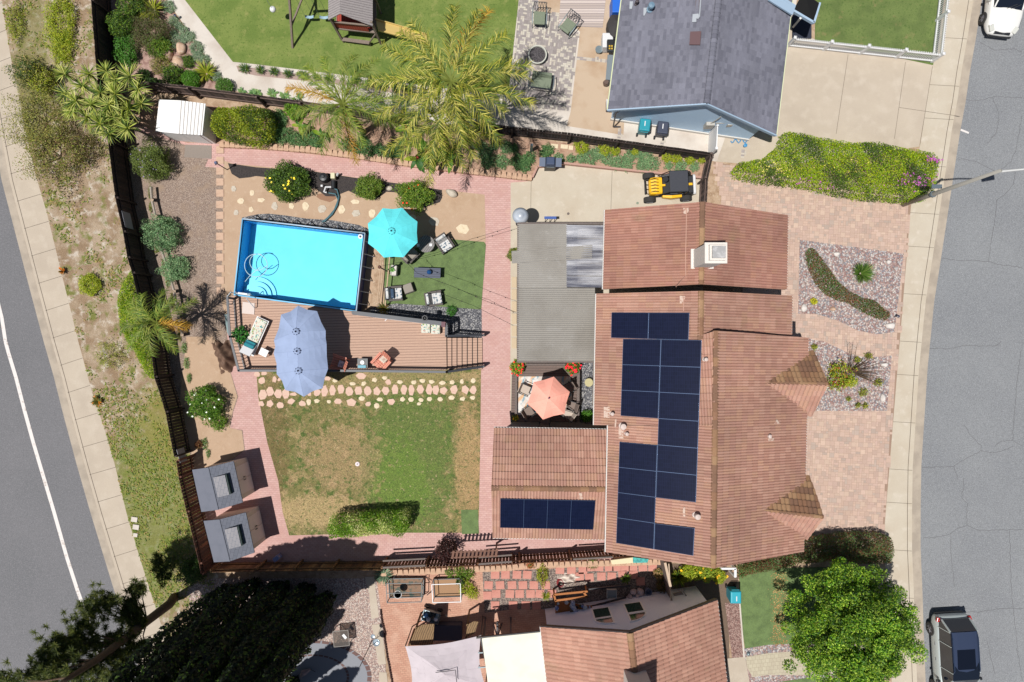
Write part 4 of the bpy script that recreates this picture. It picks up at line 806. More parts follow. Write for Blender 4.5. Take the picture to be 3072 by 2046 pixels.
mb = MB(); mb.bar(P(3, 2, 562, 440, 1.5), P(3, 2, 925, 420, 1.5), .08, .06); tag(mb.build('shelf_rail', gryt, None, P(3, 2, 562, 440, 1.5)), 'grey rail on the fence left of the pale yellow board', 'shelf')
# retaining wall of tan blocks
blockm = mat('tan_block', A(214, 176, 146), .9, layers=[('n', A(190, 150, 124), 5, .5, .7)], fine=(40, .12), bump=(40, .4, .01))
def blockwall(pts, label, bw=.29, bd=.3, h=.24, name='retaining_wall'):
    P_ = [W(p, h) for p in pts]; mb = MB(); rnd = random.Random(5); t = None
    for a, b in zip(P_, P_[1:]):
        d = b-a; L = d.length; d.normalize(); n = round(L/bw); ang = math.atan2(d.y, d.x)
        for i in range(n):
            p = a+d*(i+.5)*L/n; s = Vector((-d.y, d.x, 0)); w = L/n
            for lv in range(2):
                z0, z1 = lv*h/2, (lv+1)*h/2-.004; o = p+s*rnd.uniform(-.01, .01)
                q = [o-d*w*.5-s*bd*.35, o-d*w*.42-s*bd*.5, o+d*w*.42-s*bd*.5, o+d*w*.5-s*bd*.35, o+d*w*.36+s*bd*.5, o-d*w*.36+s*bd*.5]; q = [p_-d*0 for p_ in q]
                mb.prism([(k.x, k.y) for k in q], z0, z1)
    return tag(mb.build(name, blockm, None, P_[0]), label, 'wall')
blockwall(N(0, 0, 2010, 1325)+N(0, 1, 0, 1335, 500, 1375, 1000, 1440, 1500, 1515)+N(1, 1, 2050, 10, 2352, 45)+N(1, 2, 185, 65), 'low tan block retaining wall along the pink brick path under the palms')
blockwall(N(3, 1, 1100, 575, 2352, 520)+N(3, 2, 120, 500, 900, 480, 1390, 465), 'low tan block edging at the foot of the brown fence', h=.18, name='block_edging')
mb = MB(); mb.bar(W((1612, 501), .15), W((1693, 491), .15), .1, .3); mb.bar(W((1693, 491), .15), W((1862, 509), .15), .1, .3); mb.bar(W((1862, 509), .15), W((2104, 534), .15), .1, .3); mb.bar(W((1612, 501), .15), W((1597, 533), .15), .1, .3)
tag(mb.build('garden_kerb', mat('pink_kerb', A(200, 158, 142), .9, fine=(30, .15)), None, W((1700, 490))), 'low pink kerb between the sage planting and the concrete pad', 'kerb')
# log rail edging at the left of the yard
logm = mat('grey_log', A(176, 164, 150), .9, fine=(25, .25), bump=(25, .4, .01))
pts = N(1, 0, 1385, 150, 1395, 270, 1430, 420, 1470, 690, 1560, 960, 1600, 1110, 1640, 1340, 1672, 1510)
t = thing('split_rail_edging', 'weathered split rail running beside the dark fence under the small sage shrubs', 'rail edging', W(pts[3]))
for i, (a, b) in enumerate(zip(pts, pts[1:])):
    mb = MB(); mb.tube([W(a, .42), W(b, .44)], [.075, .065], 6); mb.build('rail', logm, t)
    mb = MB(); mb.bar(W(b, 0)+Vector((0, 0, 0)), W(b, .5), .14); mb.build('post', mat('pale_post', A(205, 180, 155), .9, fine=(30, .15)), t)
# white picket fence
wht = mat('white_vinyl', A(240, 240, 240, .78), .5)
def picket(bottom, label, z=.95):
    t = thing('picket_fence', label, 'fence', W(bottom[0]))
    a, b = W(bottom[0]), W(bottom[1]); d = b-a; L = d.length; d.normalize(); ang = math.atan2(d.y, d.x); n = int(L/.115); mb = MB()
    for i in range(n): p = a+d*(i+.5)*L/n; mb.box((p.x, p.y, .08+z/2), (.045, .03, z-.05), ang)
    mb.build('pickets', wht, t)
    for zz in (.14, z-.12): mb = MB(); mb.bar(a+Vector((0, 0, zz)), b+Vector((0, 0, zz)), .07, .09); mb.build('rail', wht, t)
    m = max(1, round(L/1.9))
    for i in range(m+1):
        p = a+d*L*i/m; mb = MB(); mb.box((p.x, p.y, (z+.1)/2), (.12, .12, z+.1), ang); po = mb.build('post', wht, t)
        mb = MB(); mb.lathe((p.x, p.y, z+.1), [(.105, 0), (.105, .03), (.001, .09)], 4, a0=ang+math.pi/4); mb.build('cap', wht, po)
    return t
picket(N(0, 3, 175, 425, 1500, 568), 'white picket fence along the front edge of the green lawn')
picket(N(0, 3, 1500, 568)+[(2822, -60)], 'white picket fence along the pavement side of the green lawn')
# ---- deck with stairs and rails ----
deckm = mat('deck_board', A(204, 168, 146), .8, layers=[('w', 2.25, A(130, 98, 82), .9, .98, math.pi/2-.02), ('n', A(196, 160, 138), 1.6, .5, .8, 6)], fine=(30, .1))
railc = mat('deck_rail', A(74, 76, 82), .5); ZD = .92
dk = thing('deck', 'raised wooden deck with dark rails beside the swimming pool', 'deck', W((1000, 1040)))
top = [(686, 893), (702, 886), (1060, 935), (1338, 968), (1339, 1012), (1340, 1110), (1060, 1112), (719, 1111), (694, 1010), (684, 950)]
mb = MB(); mb.prism([W(p, ZD) for p in top], ZD-.04, ZD); mb.build('deck_floor', deckm, dk)
mb = MB(); mb.prism([(v.x, v.y) for v in inset([W((700, 900), ZD), W((1330, 975), ZD), W((1332, 1105), ZD), W((722, 1105), ZD)], .05)], .05, ZD-.05); mb.build('skirt', mat('deck_skirt', A(70, 62, 60), .9), dk)
for i in range(7):
    x0 = 1340+i*15.4; zz = ZD-.02-(i+1)*.115; mb = MB(); a, b = W((x0+1.2, 1014), zz), W((x0+14.3, 1108), zz); mb.box(((a.x+b.x)/2, (a.y+b.y)/2, zz-.02), (abs(b.x-a.x), abs(b.y-a.y), .04)); mb.build('stair_tread', deckm, dk)
    mb = MB(); mb.box((a.x-.02, (a.y+b.y)/2, zz-.02), (.03, abs(b.y-a.y), .12)); mb.build('stair_riser', blk, dk)
def railing(par, a, b, z0a, z0b, h=.95, bal=True, step=.12, topw=.11, posts=True, bars=True):
    a, b = Vector(a), Vector(b); d = b-a; L = Vector((d.x, d.y, 0)).length; mb = MB(); A_ = Vector((a.x, a.y, z0a)); B_ = Vector((b.x, b.y, z0b)); up = Vector((0, 0, h))
    mb.bar(A_+up, B_+up, topw, .05); mb.build('top_rail', railc, par); mb = MB(); mb.bar(A_+Vector((0, 0, .1)), B_+Vector((0, 0, .1)), .05); mb.build('bottom_rail', railc, par)
    if bal:
        mb = MB(); n = int(L/step)
        for i in range(1, n): p = A_.lerp(B_, i/n); mb.bar(p+Vector((0, 0, .1)), p+up, .022)
        mb.build('balusters', railc, par)
    for f in (0, 1): p = A_.lerp(B_, f); mb = MB(); mb.bar((p.x, p.y, 0), p+up+Vector((0, 0, .03)), .1); mb.build('post', railc, par)
def wz(n, z): v = W(n, z); return v
hr_ = .9; zt = ZD+hr_
R = lambda p: Vector((*wz(p, zt).xy, 0))
railing(dk, R((1018, 1112)), R((1340, 1116)), ZD, ZD, hr_); railing(dk, R((717, 1112)), R((1018, 1112)), ZD, ZD, hr_)
railing(dk, R((682, 893)), R((690, 1010)), ZD, ZD, hr_, step=.16); railing(dk, R((690, 1010)), R((716, 1111)), ZD, ZD, hr_, step=.16)
railing(dk, R((1058, 938)), R((1336, 972)), ZD, ZD, hr_, topw=.2); railing(dk, R((1338, 972)), R((1338, 1008)), ZD, ZD, hr_)
pA, pB = R((1340, 1008)), Vector((*W((1450, 1006), .9).xy, 0)); railing(dk, pA, pB, ZD, 0, hr_); pA, pB = R((1340, 1116)), Vector((*W((1450, 1100), .9).xy, 0)); railing(dk, pA, pB, ZD, 0, hr_)
# ---- pool ----
ZP = 1.12; pc = [(727, 656), (1094.5, 699), (1068.4, 933), (702, 884)]; pw = [W(p, ZP) for p in pc]; pz = lambda z: [Vector((v.x, v.y, z)) for v in pw]
pool = thing('swimming_pool', 'rectangular above ground swimming pool with bright blue liner and water', 'swimming pool', sum(pw, Vector())/4-Vector((0, 0, ZP)))
liner = mat('pool_liner', A(56, 160, 226, .85), .4); floorp = mat('pool_floor', A(98, 214, 238, .85), .5, layers=[('n', A(106, 220, 241, .85), 1.2, .4, .7)])
pin = inset(pw, .08); mb = MB(); n = 4
for i in range(4):
    a, b = Vector((*pin[i], 0)), Vector((*pin[(i+1) % 4], 0)); mb.poly([a+Vector((0, 0, .05)), b+Vector((0, 0, .05)), b+Vector((0, 0, ZP-.04)), a+Vector((0, 0, ZP-.04))])
mb.build('inner_liner', liner, pool, fixn=False)
mb = MB(); mb.poly([Vector((*p, .05)) for p in pin]); mb.build('pool_floor', floorp, pool)
outer = mat('pool_outer', A(58, 72, 130, .8), .5); mb = MB()
for i in range(4): a, b = pz(0)[i], pz(0)[(i+1) % 4]; mb.slab([a, b, b+Vector((0, 0, ZP-.03)), a+Vector((0, 0, ZP-.03))], (pool.location-a).normalized().cross(Vector((0, 0, 1))).cross(Vector((0, 0, 1)))*-.02)
mb.build('outer_wall', outer, pool)
rimm = mat('pool_rim', A(130, 200, 238, .9), .4); rimw = mat('pool_pipe', A(190, 215, 235), .35)
for i in range(4): mb = MB(); mb.tube([pz(ZP-.03)[i], pz(ZP-.03)[(i+1) % 4]], .038, 8); mb.build('top_rim', rimm if i in (2, 3) else rimw, pool, smooth=True)
wm = NT('pool_water'); wm.t.nodes.remove(wm.b); tr = wm.n('BsdfTransparent'); tr.inputs[0].default_value = (.86, .97, .99, 1); gl = wm.n('BsdfGlossy'); gl.inputs['Roughness'].default_value = .03
fr_ = wm.n('Fresnel'); fr_.inputs[0].default_value = 1.2; mx_ = wm.n('MixShader'); wm.l(fr_.outputs[0], mx_.inputs[0]); wm.l(tr.outputs[0], mx_.inputs[1]); wm.l(gl.outputs[0], mx_.inputs[2]); wm.l(mx_.outputs[0], wm.o.inputs[0])
bp = wm.n('Bump'); bp.inputs['Strength'].default_value = .15; bp.inputs['Distance'].default_value = .02; wm.l(wm.noise(3.0, 3), bp.inputs['Height']); wm.l(bp.outputs[0], gl.inputs['Normal'])
mb = MB(); mb.poly([Vector((*p, ZP-.2)) for p in inset(pw, .085)]); mb.build('water', wm.m, pool)
legm = mat('pool_leg', A(160, 170, 185), .35, metal=.5)
for side, n, s0 in ((0, 9, .04), (1, 6, .1)):
    a, b = pz(0)[side], pz(0)[side+1]; d = (b-a).normalized(); o = Vector((d.y, -d.x, 0));
    if (a+o-pool.location).length < (a-pool.location).length: o = -o
    for i in range(n):
        p = a.lerp(b, s0+(1-2*s0)*i/(n-1)); mb = MB(); mb.tube([p+Vector((0, 0, ZP-.08))+o*.03, p+o*.42+Vector((0, 0, .04))], .025, 6); lg = mb.build('leg', legm, pool); mb = MB(); mb.tube([p+o*.03+Vector((0, 0, .08)), p+o*.42+Vector((0, 0, .04))], .02, 6); mb.build('foot_bar', legm, lg)
mb = MB(); sp = P(1, 1, 960, 605, ZP-.12); mb.lathe(sp, [(.1, -.1), (.125, 0), (.12, .03), (.06, .035), (.045, -.03)], 20); mb.build('skimmer', wht, pool)
mb = MB(); mb.lathe(sp, [(.045, -.02), (.04, -.015)], 14); mb.build('skimmer_basket', blk, pool)
# submerged curved steps and vacuum hose
hosem = mat('pale_hose', A(190, 225, 235), .4)
def arcpts(cx, cy, r, a0, a1, z, n=24, sx=1.0): return [P(1, 0, cx+r*sx*math.cos(a0+(a1-a0)*i/n), cy+r*math.sin(a0+(a1-a0)*i/n), z) for i in range(n+1)]
mb = MB(); mb.tube(arcpts(2352, 870, 105, 0, 6.283, ZP-.15, 30)+arcpts(2370, 840, 75, 1, 5.2, ZP-.15), .018, 6); mb.tube([P(1, 0, 2250, 1020, ZP-.15), P(1, 0, 2300, 960, ZP-.16), P(1, 0, 2400, 880, ZP-.15)], .016, 6); tag(mb.build('pool_hose', hosem, None, P(1, 0, 2352, 870, ZP-.15)), 'pale vacuum hose coiled in loops on the pool water', 'hose')
stepm = mat('pool_step', A(120, 220, 245, .9), .4); t = thing('pool_steps', 'rounded pale plastic entry steps under water at the pool corner', 'steps', P(1, 1, 20, 1130, .05))
for i, (r_, zz) in enumerate(((175, .15), (130, .28), (85, .4))):
    mb = MB(); c = P(1, 1, 10, 1150, zz); rw = r_/3.0625*.0175
    mb.prism([(c.x-rw+2*rw*0, c.y)]+[(c.x+rw*math.cos(a), c.y+rw*math.sin(a)) for a in [math.pi-math.pi*k/18 for k in range(19)]], .052+.115*i, zz); mb.build('step', stepm, t)
ld = thing('pool_ladder', 'white pool ladder standing on the deck edge beside the blue mat', 'ladder', P(1, 0, 2290, 1180, ZD)); lm = mat('ladder_tube', A(230, 235, 240), .3)
for x0, y0, x1, y1 in ((2150, 1130, 2125, 1225), (2300, 1145, 2352, 1260)):
    mb = MB(); a, b = P(1, 0, x0, y0, ZP+.1), P(1, 0, x1, y1, ZD); mb.tube([a-Vector((0, 0, .5)), a+Vector((0, .05, .4)), a.lerp(b, .35)+Vector((-.03, 0, .65)), b+Vector((0, 0, .25)), b], .025, 6); mb.build('hand_rail', lm, ld)
mb = MB()
for f in (.0, .25, .5): mb.bar(P(1, 0, 2150, 1120, ZP-.05-f), P(1, 0, 2300, 1140, ZP-.05-f), .1, .03)
mb.build('rung', lm, ld)
mb = MB(); mb.prism([W(p, ZD) for p in N(1, 0, 2232, 1205, 2342, 1218, 2338, 1322, 2225, 1310)], ZD+.004, ZD+.04); tag(mb.build('foot_mat', mat('pale_mat', A(232, 215, 205), .8), None, P(1, 0, 2285, 1260, ZD)), 'pale square foot mat on the deck below the pool ladder', 'mat')
mb = MB(); mb.prism([W(p, .3) for p in N(1, 1, 0, 1140, 18, 1145, 10, 1280, -5, 1285)], ZD+.004, ZD+.5); 
# pool pump
t = thing('pool_pump', 'black and cream pool pump and filter with hose on the dark mulch', 'pool pump', P(1, 1, 665, 90, 0)); cream = mat('cream_plastic', A(232, 224, 186), .6); wpl = mat('white_plastic', A(235, 235, 235), .5)
mb = MB(); c = P(1, 1, 625, 65, .3); mb.lathe((c.x, c.y, 0), [(.22, 0), (.24, .1), (.24, .42), (.2, .5), (.08, .53), (.07, .6), (.001, .6)], 16); mb.build('filter_tank', blk, t, smooth=False)
mb = MB(); mb.box(P(1, 1, 710, 50, .35), (.22, .3, .3)); mb.build('control_box', cream, t, bevel=.02)
mb = MB(); c = P(1, 1, 712, 130, .2); mb.tube([c+Vector((0, .2, 0)), c-Vector((0, .2, 0))], .12, 12); mb.build('motor', blk, t)
mb = MB(); mb.tube([P(1, 1, 690, 150, .3), P(1, 1, 640, 150, .35), P(1, 1, 625, 195, .3), P(1, 1, 650, 200, .3)], .05, 8); mb.box(P(1, 1, 605, 140, .3), (.1, .1, .1)); mb.tube([P(1, 1, 750, 25, .4), P(1, 1, 745, 45, .25)], .06, 8); mb.build('pipe', wpl, t)
hb = mat('blue_hose', A(78, 120, 130), .5)
for i, q_ in enumerate((N(1, 1, 650, 200, 730, 215, 755, 270, 720, 360, 660, 430, 605, 475), N(1, 1, 690, 152, 745, 175, 762, 240, 745, 320, 700, 400, 625, 470))): mb = MB(); mb.tube([W(p, .12+.02*i) for p in q_], .035, 8); mb.build('hose', hb, t)
# timber bench wall and tan strip between pool and turf
mb = MB(); a, b = P(1, 1, 1228, 790, .55), P(1, 1, 1188, 1232, .55); mb.bar(a, b, .05, .06); mb.bar(a-Vector((.42, 0, 0)), b-Vector((.42, 0, 0)), .04, .06)
for f in (0, .33, .66, 1): p = a.lerp(b, f); mb.bar((p.x, p.y, 0), p, .07)
tag(mb.build('retaining_board', mat('pale_timber', A(210, 180, 150), .85, fine=(25, .15)), None, a), 'pale timber rail along the left edge of the artificial turf', 'rail')
mb = MB(); mb.prism([W(p, .0) for p in N(1, 1, 1100, 750, 1175, 790, 1165, 1000, 1130, 1225, 1060, 1265, 1040, 1262, 1075, 1060, 1090, 920)], .03, .045); tag(mb.build('sand_strip', soilm), kind='structure')
# patio cover
pcov = thing('patio_cover', 'long corrugated grey patio roof attached to the house with clear plastic panels', 'patio cover', P(1, 2, 450, 1000, 0)); zc_ = 2.75
corm = mat('corrugated_grey', A(176, 171, 163, .74), .5, layers=[('n', A(162, 156, 147, .74), .6, .4, .66, 5), ('n', A(186, 182, 176, .74), 2.4, .58, .78, 6)], fine=(25, .05))
def corr(name, poly, z, m, par, per=.1, amp=.03, rz=0.0, zslope=0.0):
    wp = [W(p, z) for p in poly]; cx = sum(p.x for p in wp)/len(wp); cy = sum(p.y for p in wp)/len(wp); cs, sn = math.cos(rz), math.sin(rz)
    lx = [((p.x-cx)*cs+(p.y-cy)*sn) for p in wp]; ly = [(-(p.x-cx)*sn+(p.y-cy)*cs) for p in wp]; y = min(ly); bm = bmesh.new(); rows = []
    while y < max(ly)+per: rows.append(y); y += per/6
    grid = []
    for yy in rows:
        zz = z+amp*math.sin(2*math.pi*yy/per); grid.append([bm.verts.new((cx+x*cs-yy*sn, cy+x*sn+yy*cs, zz+zslope*x)) for x in (min(lx), 0, max(lx))])
    for r0, r1 in zip(grid, grid[1:]):
        for i in range(2): bm.faces.new((r0[i], r0[i+1], r1[i+1], r1[i]))
    n = len(wp); ctr = Vector((cx, cy, z))
    for i in range(n):
        p, q = wp[i], wp[(i+1) % n]; pn = (q-p).cross(Vector((0, 0, 1))).normalized()
        if (ctr-p).dot(pn) > 0: pn = -pn
        bmesh.ops.bisect_plane(bm, geom=bm.verts[:]+bm.edges[:]+bm.faces[:], plane_co=p, plane_no=pn, clear_outer=True)
    for v in bm.verts: v.co -= org(par)
    me = bpy.data.meshes.new(name); bm.to_mesh(me); bm.free(); me.materials.append(m); return link(name, me, par, org(par))
corr('roof_sheet', N(1, 2, 50, 490, 505, 490, 505, 1075, 50, 1075), zc_, corm, pcov); corr('roof_sheet', N(1, 2, 50, 1075, 842, 1075)+N(2, 2, 762, 100, 762, 190, 48, 190), zc_, corm, pcov)
corr('loose_sheet', N(1, 2, -5, 738, 735, 684, 736, 806, 0, 852), zc_+.035, corm, pcov, rz=.06)
clr = NT('clear_corrugated'); tr = clr.n('BsdfTransparent'); tr.inputs[0].default_value = (.8, .82, .86, 1); mx_ = clr.n('MixShader'); mx_.inputs[0].default_value = .7; clr.l(tr.outputs[0], mx_.inputs[1]); clr.l(clr.b.outputs[0], mx_.inputs[2]); clr.l(mx_.outputs[0], clr.o.inputs[0])
clr.l(clr.mix(clr.ramp(clr.noise(1.0, 5, co=clr.mapped(0, (.35, 3.2, 1))), .38, .64), A(132, 134, 150), A(240, 240, 244, .9)), clr.b.inputs['Base Color']); clr.b.inputs['Roughness'].default_value = .18; clr.b.inputs['Specular IOR Level'].default_value = 1.0
for y0, y1 in ((500, 618), (622, 735), (738, 848), (850, 962), (966, 1070)): corr('clear_panel', N(1, 2, 498, y0, 845, y0+4, 843, y1+4, 498, y1), zc_+.012, clr.m, pcov)
mb = MB(); a, b = P(1, 2, 50, 486, zc_-.06), P(1, 2, 850, 486, zc_-.06); mb.bar(a, b, .1, .12); mb.bar(P(1, 2, 55, 490, zc_-.08), P(2, 2, 52, 190, zc_-.08), .08, .14); mb.bar(P(2, 2, 45, 190, zc_-.05), P(2, 2, 765, 190, zc_-.05), .07, .1); mb.build('edge_beam', gryt, pcov)
mb = MB()
for i in range(8): yy = 520+i*170; mb.bar(P(1, 2, 60, yy, zc_-.12), P(1, 2, 760, yy, zc_-.12), .05, .12)
mb.build('rafter', gryt, pcov)
for x, yy in ((60, 500), (60, 900), (60, 1300), (60, 1740), (450, 495), (820, 495)): p = P(1, 2, x, yy, zc_-.1); mb = MB(); mb.bar((p.x, p.y, 0), p, .1); mb.build('post', gryt, pcov)
# narrow planter strip at the left of the patio cover
mb = MB()
for i, yy in enumerate(range(970, 1560, 112)): mb.box(P(1, 2, 20, yy+55, .03), (.26, .55, .05))
tag(mb.build('paver_row', mat('cream_paver', A(214, 192, 160), .9, fine=(40, .1)), None, P(1, 2, 20, 1200, 0)), 'row of cream pavers along the left side of the patio cover', 'pavers')
# small deck under the orange umbrella
od = thing('small_deck', 'low grey timber deck with raised border under the orange umbrella', 'deck', P(2, 2, 300, 500, 0)); gd = mat('grey_deck', A(124, 106, 98), .85, layers=[('w', 2.25, A(82, 70, 64), .88, .97, math.pi/2)], fine=(25, .15))
mb = MB(); mb.prism([W(p, .3) for p in N(2, 2, 0, 200, 600, 195, 615, 740, -10, 740)], .02, .3); mb.build('deck_floor', gd, od)
mb = MB(); mb.bar(P(2, 2, 610, 270, .62), P(2, 2, 605, 740, .62), .14, .08); mb.bar(P(2, 2, 60, 212, .62), P(2, 2, 520, 212, .62), .09, .06); mb.bar(P(2, 2, 40, 270, .5), P(2, 2, 35, 670, .5), .12, .08)
for q_ in ((610, 280), (606, 500), (604, 735)): p = P(2, 2, *q_, .6); mb.bar((p.x, p.y, 0), p, .09)
mb.build('border_rail', gryt, od)
rugm = mat('rug_pattern', A(225, 215, 205), .95, layers=[('w', .5, A(232, 190, 150), .7, .78, .6, 7), ('w', .7, A(150, 180, 190), .84, .9, .3, 9), ('n', A(240, 236, 230), 2, .5, .6)], fine=(50, .06))
mb = MB(); mb.prism([W(p, .3) for p in N(2, 2, 55, 322, 540, 322, 560, 672, 48, 672)], .304, .315); tag(mb.build('rug', rugm, None, P(2, 2, 300, 500, .3)), 'pale rug with orange and blue swirls under the dining table', 'rug')
sheet('gravel_strip', N(2, 2, 620, 195, 765, 195, 762, 770, 620, 745), ggravm, .018)
# wooden side gate wall and boards by the south house
t = thing('side_gate', 'weathered wooden gate panel between the citrus bushes and the grey wall', 'gate', P(3, 2, 1440, 650, 0)); mb = MB(); mb.bar(P(3, 2, 1405, 470, 1.6), P(3, 2, 1455, 690, 1.6), .12, .1); mb.bar(P(3, 2, 1440, 480, 1.6), P(3, 2, 1460, 820, 1.6), .05, .05); mb.build('frame', mat('pale_frame', A(215, 190, 165), .85), t)
mb = MB(); a, b = P(3, 2, 1400, 470, 1.5), P(3, 2, 1465, 820, 1.5); a.z = b.z = 0; mb.slab([a, b, b+Vector((0, 0, 1.5)), a+Vector((0, 0, 1.5))], (.05, 0, 0)); mb.build('board_panel', gryt, t)
mb = MB(); mb.bar(P(3, 2, 1560, 715, 1.1), P(3, 2, 1650, 850, 1.1), .06, .06); mb.prism([W(p, .9) for p in N(3, 2, 1480, 760, 1560, 740, 1660, 870, 1570, 910)], .8, .9); tag(mb.build('side_step', mat('pale_boards', A(170, 158, 150), .8, fine=(25, .1)), None, P(3, 2, 1560, 800, 0)), 'pale boarded step beside the right end of the grey wall', 'step')
# entry post of the white fence at the lower right
mb = MB(); mb.bar(P(3, 2, 1925, 525, .9), P(3, 2, 2055, 525, .9), .1, .1); mb.bar(P(3, 2, 2050, 525, .9), P(3, 2, 2050, 602, .9), .12, .1)
for q_ in ((1930, 525), (2050, 525), (2050, 600)): p = P(3, 2, *q_, .9); mb.bar((p.x, p.y, 0), p, .09)
tag(mb.build('white_frame', wht, None, P(3, 2, 2050, 560, 0)), 'small white post frame above the teal bin at the lawn corner', 'frame')
# ================= TREES, SHRUBS, PLANTS =================
PALM = [A(152, 154, 58, .85), A(118, 134, 46, .85), A(186, 178, 86, .85), A(84, 106, 38, .85), A(210, 198, 120, .85), A(66, 86, 36, .8)]
PALMD = [A(120, 140, 60, .85), A(90, 118, 48, .85), A(150, 155, 80, .85)]
palm((1352, 243), 7.2, 3.75, 19, PALM, 'large feather palm with yellow green fronds over the lawn edge and brick path', .17, ll=.62, nl=88, dead=(3,), az0=.3)
palm((1318, 372), 4.6, 2.9, 13, PALM, 'second feather palm leaning over the block wall in front of the large palm', .13, ll=.55, nl=74, az0=1.1)
palm((1028, 312), 4.4, 2.9, 17, PALMD, 'smaller feather palm with one orange dead frond over the middle of the planter', .12, ll=.48, nl=66, dead=(2, 9), az0=.12)
palm(N(1, 0, 1440, 1400)[0], 2.9, 2.0, 12, PALMD, 'young feather palm growing against the dark fence at the left side', .1, ll=.44, nl=60, dead=(5,), az0=.5)
# yucca clump: many stalks with spiky rosettes
yc = thing('yucca', 'tall clump of spiky yucca heads rising over the dark fence beside the white shed', 'yucca', P(0, 0, 1050, 950, 0)); rng = rngn(); YP = [A(172, 178, 78, 1), A(130, 150, 60, 1), A(205, 205, 120, 1), A(84, 112, 50, .8)]
for (x, y) in ((595, 680), (820, 680), (980, 655), (1190, 700), (605, 860), (760, 790), (1060, 740), (1060, 865), (840, 960), (1180, 1000), (1300, 950), (660, 1020), (1030, 1080), (920, 1140), (1170, 1180), (1000, 1225), (920, 850), (800, 1080), (1000, 960), (700, 930), (1270, 820), (1120, 1090)):
    z = rng.uniform(2.1, 3.1); c = np.array(P(0, 0, x, y, z)); V = []; Q = []; cols = []; n = 64; L = rng.uniform(.58, .78)
    for i in range(n):
        a = rng.uniform(0, 6.283); e = rng.uniform(-.45, 1.2); d = np.array([math.cos(a)*math.cos(e), math.sin(a)*math.cos(e), math.sin(e)]); s = np.array([-math.sin(a), math.cos(a), 0])*.021; l = L*rng.uniform(.8, 1.1); k = len(V)
        m = c+d*l*.5; t_ = c+d*l+np.array([0, 0, -.06]); V += [c-s*.8, c+s*.8, m+s, m-s, t_+s*.1, t_-s*.1]; Q += [[k, k+1, k+2, k+3], [k+3, k+2, k+4, k+5]]; cc = np.array(YP[rng.integers(0, 4)])*rng.uniform(.8, 1.15); cols += [cc, cc]
    fastmesh('leaf_head', V, Q, cols, leafmat(), yc)
    mb = MB(); b0 = Vector((yc.location.x+(c[0]-yc.location.x)*.45, yc.location.y+(c[1]-yc.location.y)*.45, 0)); mb.tube([b0, Vector(c)*.5+b0*.5+Vector((0, 0, .1)), c], [.1, .07, .06], 7); mb.build('trunk', bark(), yc)
# tall conifers and pine at the lower left
CY = [A(46, 68, 32, .22), A(36, 56, 26, .22), A(90, 118, 44, .4), A(50, 74, 30, .22), A(30, 46, 24, .2)]
def cypress(base, h, r, label, seed, n=9000, group=None):
    r *= .82; b = W(base); t = thing('cypress_tree', label, 'cypress tree', b, group); rng = rngn(); u = rng.uniform(0, 1, n)**.8; a = rng.uniform(0, 6.283, n); prof = np.clip(np.minimum(1, (1-u)*3.2)*(.55+.45*np.minimum(1, u*6)), 0, 1)**.8
    rib = 1+.14*np.sin(a*5+u*9+seed)+.1*np.sin(a*9-u*23)+.08*np.sin(u*60+a*2); rad = r*prof*rib*(.78+.27*rng.uniform(0, 1, n)); pts = np.stack([b.x+rad*np.cos(a), b.y+rad*np.sin(a), .15+u*h], 1)
    nr = np.stack([np.cos(a), np.sin(a), np.full(n, .3)], 1); V, Q, cols = leafgeo(pts, .17, CY, rng, .4, nrm=nr*1.5, aspect=.55); fastmesh('crown', V, Q, cols, leafmat(), t)
    mb = MB(); mb.tube([b, b+Vector((0, 0, h*.85))], [r*.3, .05], 8); mb.build('trunk', bark(), t)
CG = [((692, 1768), 12.5, .75, 'tall dark cypress nearest the fence corner, leftmost of the row'), ((770, 1752), 13.0, .85, 'tall dark cypress beside the fence, second from the left'), ((850, 1762), 13.0, .9, 'tall dark cypress beside the fence, third from the left'), ((925, 1768), 12.5, .85, 'tall dark cypress beside the fence, fourth from the left'),
      ((985, 1790), 11.0, .7, 'dark cypress at the right end of the fence row by the pink gravel'), ((905, 1835), 10.5, .85, 'dark cypress behind the fence row near the top of the pink gravel'), ((830, 1850), 11.5, .95, 'dark cypress in the middle of the cypress mass'), ((745, 1850), 12.0, .95, 'dark cypress in the left middle of the cypress mass'),
      ((858, 1943), 10.6, .62, 'slender dark cypress beside the pink gravel above the round patio'), ((790, 1945), 10.0, .95, 'dark cypress left of the round patio'), ((884, 2040), 10.4, .6, 'lowest slender dark cypress touching the round patio'), ((905, 2115), 10.4, .6, 'slender dark cypress at the lower photo edge left of the round patio')]
for i, (b, h, r, lb) in enumerate(CG): cypress(b, h, r, lb, i*1.7)
pt = thing('pine_tree', 'leaning pine with a dark bare trunk and tufted branches over the white road line', 'pine tree', P(3, 0, 1560, 850, 0)); mb = MB()
tk = [P(3, 0, 1600, 790, .0), P(3, 0, 1560, 850, .8), P(3, 0, 1350, 1010, 3.2), P(3, 0, 1120, 1190, 5.6), P(3, 0, 880, 1370, 7.6), P(3, 0, 650, 1520, 9.0), P(3, 0, 400, 1680, 10.2)]
mb.tube(tk, [.24, .23, .2, .17, .14, .1, .06], 10); tr_o = mb.build('trunk', bark(), pt, smooth=True); rng = rngn(); PN = [A(92, 104, 40, .8), A(70, 84, 34, .8), A(118, 122, 56, .8), A(54, 68, 30, .8)]
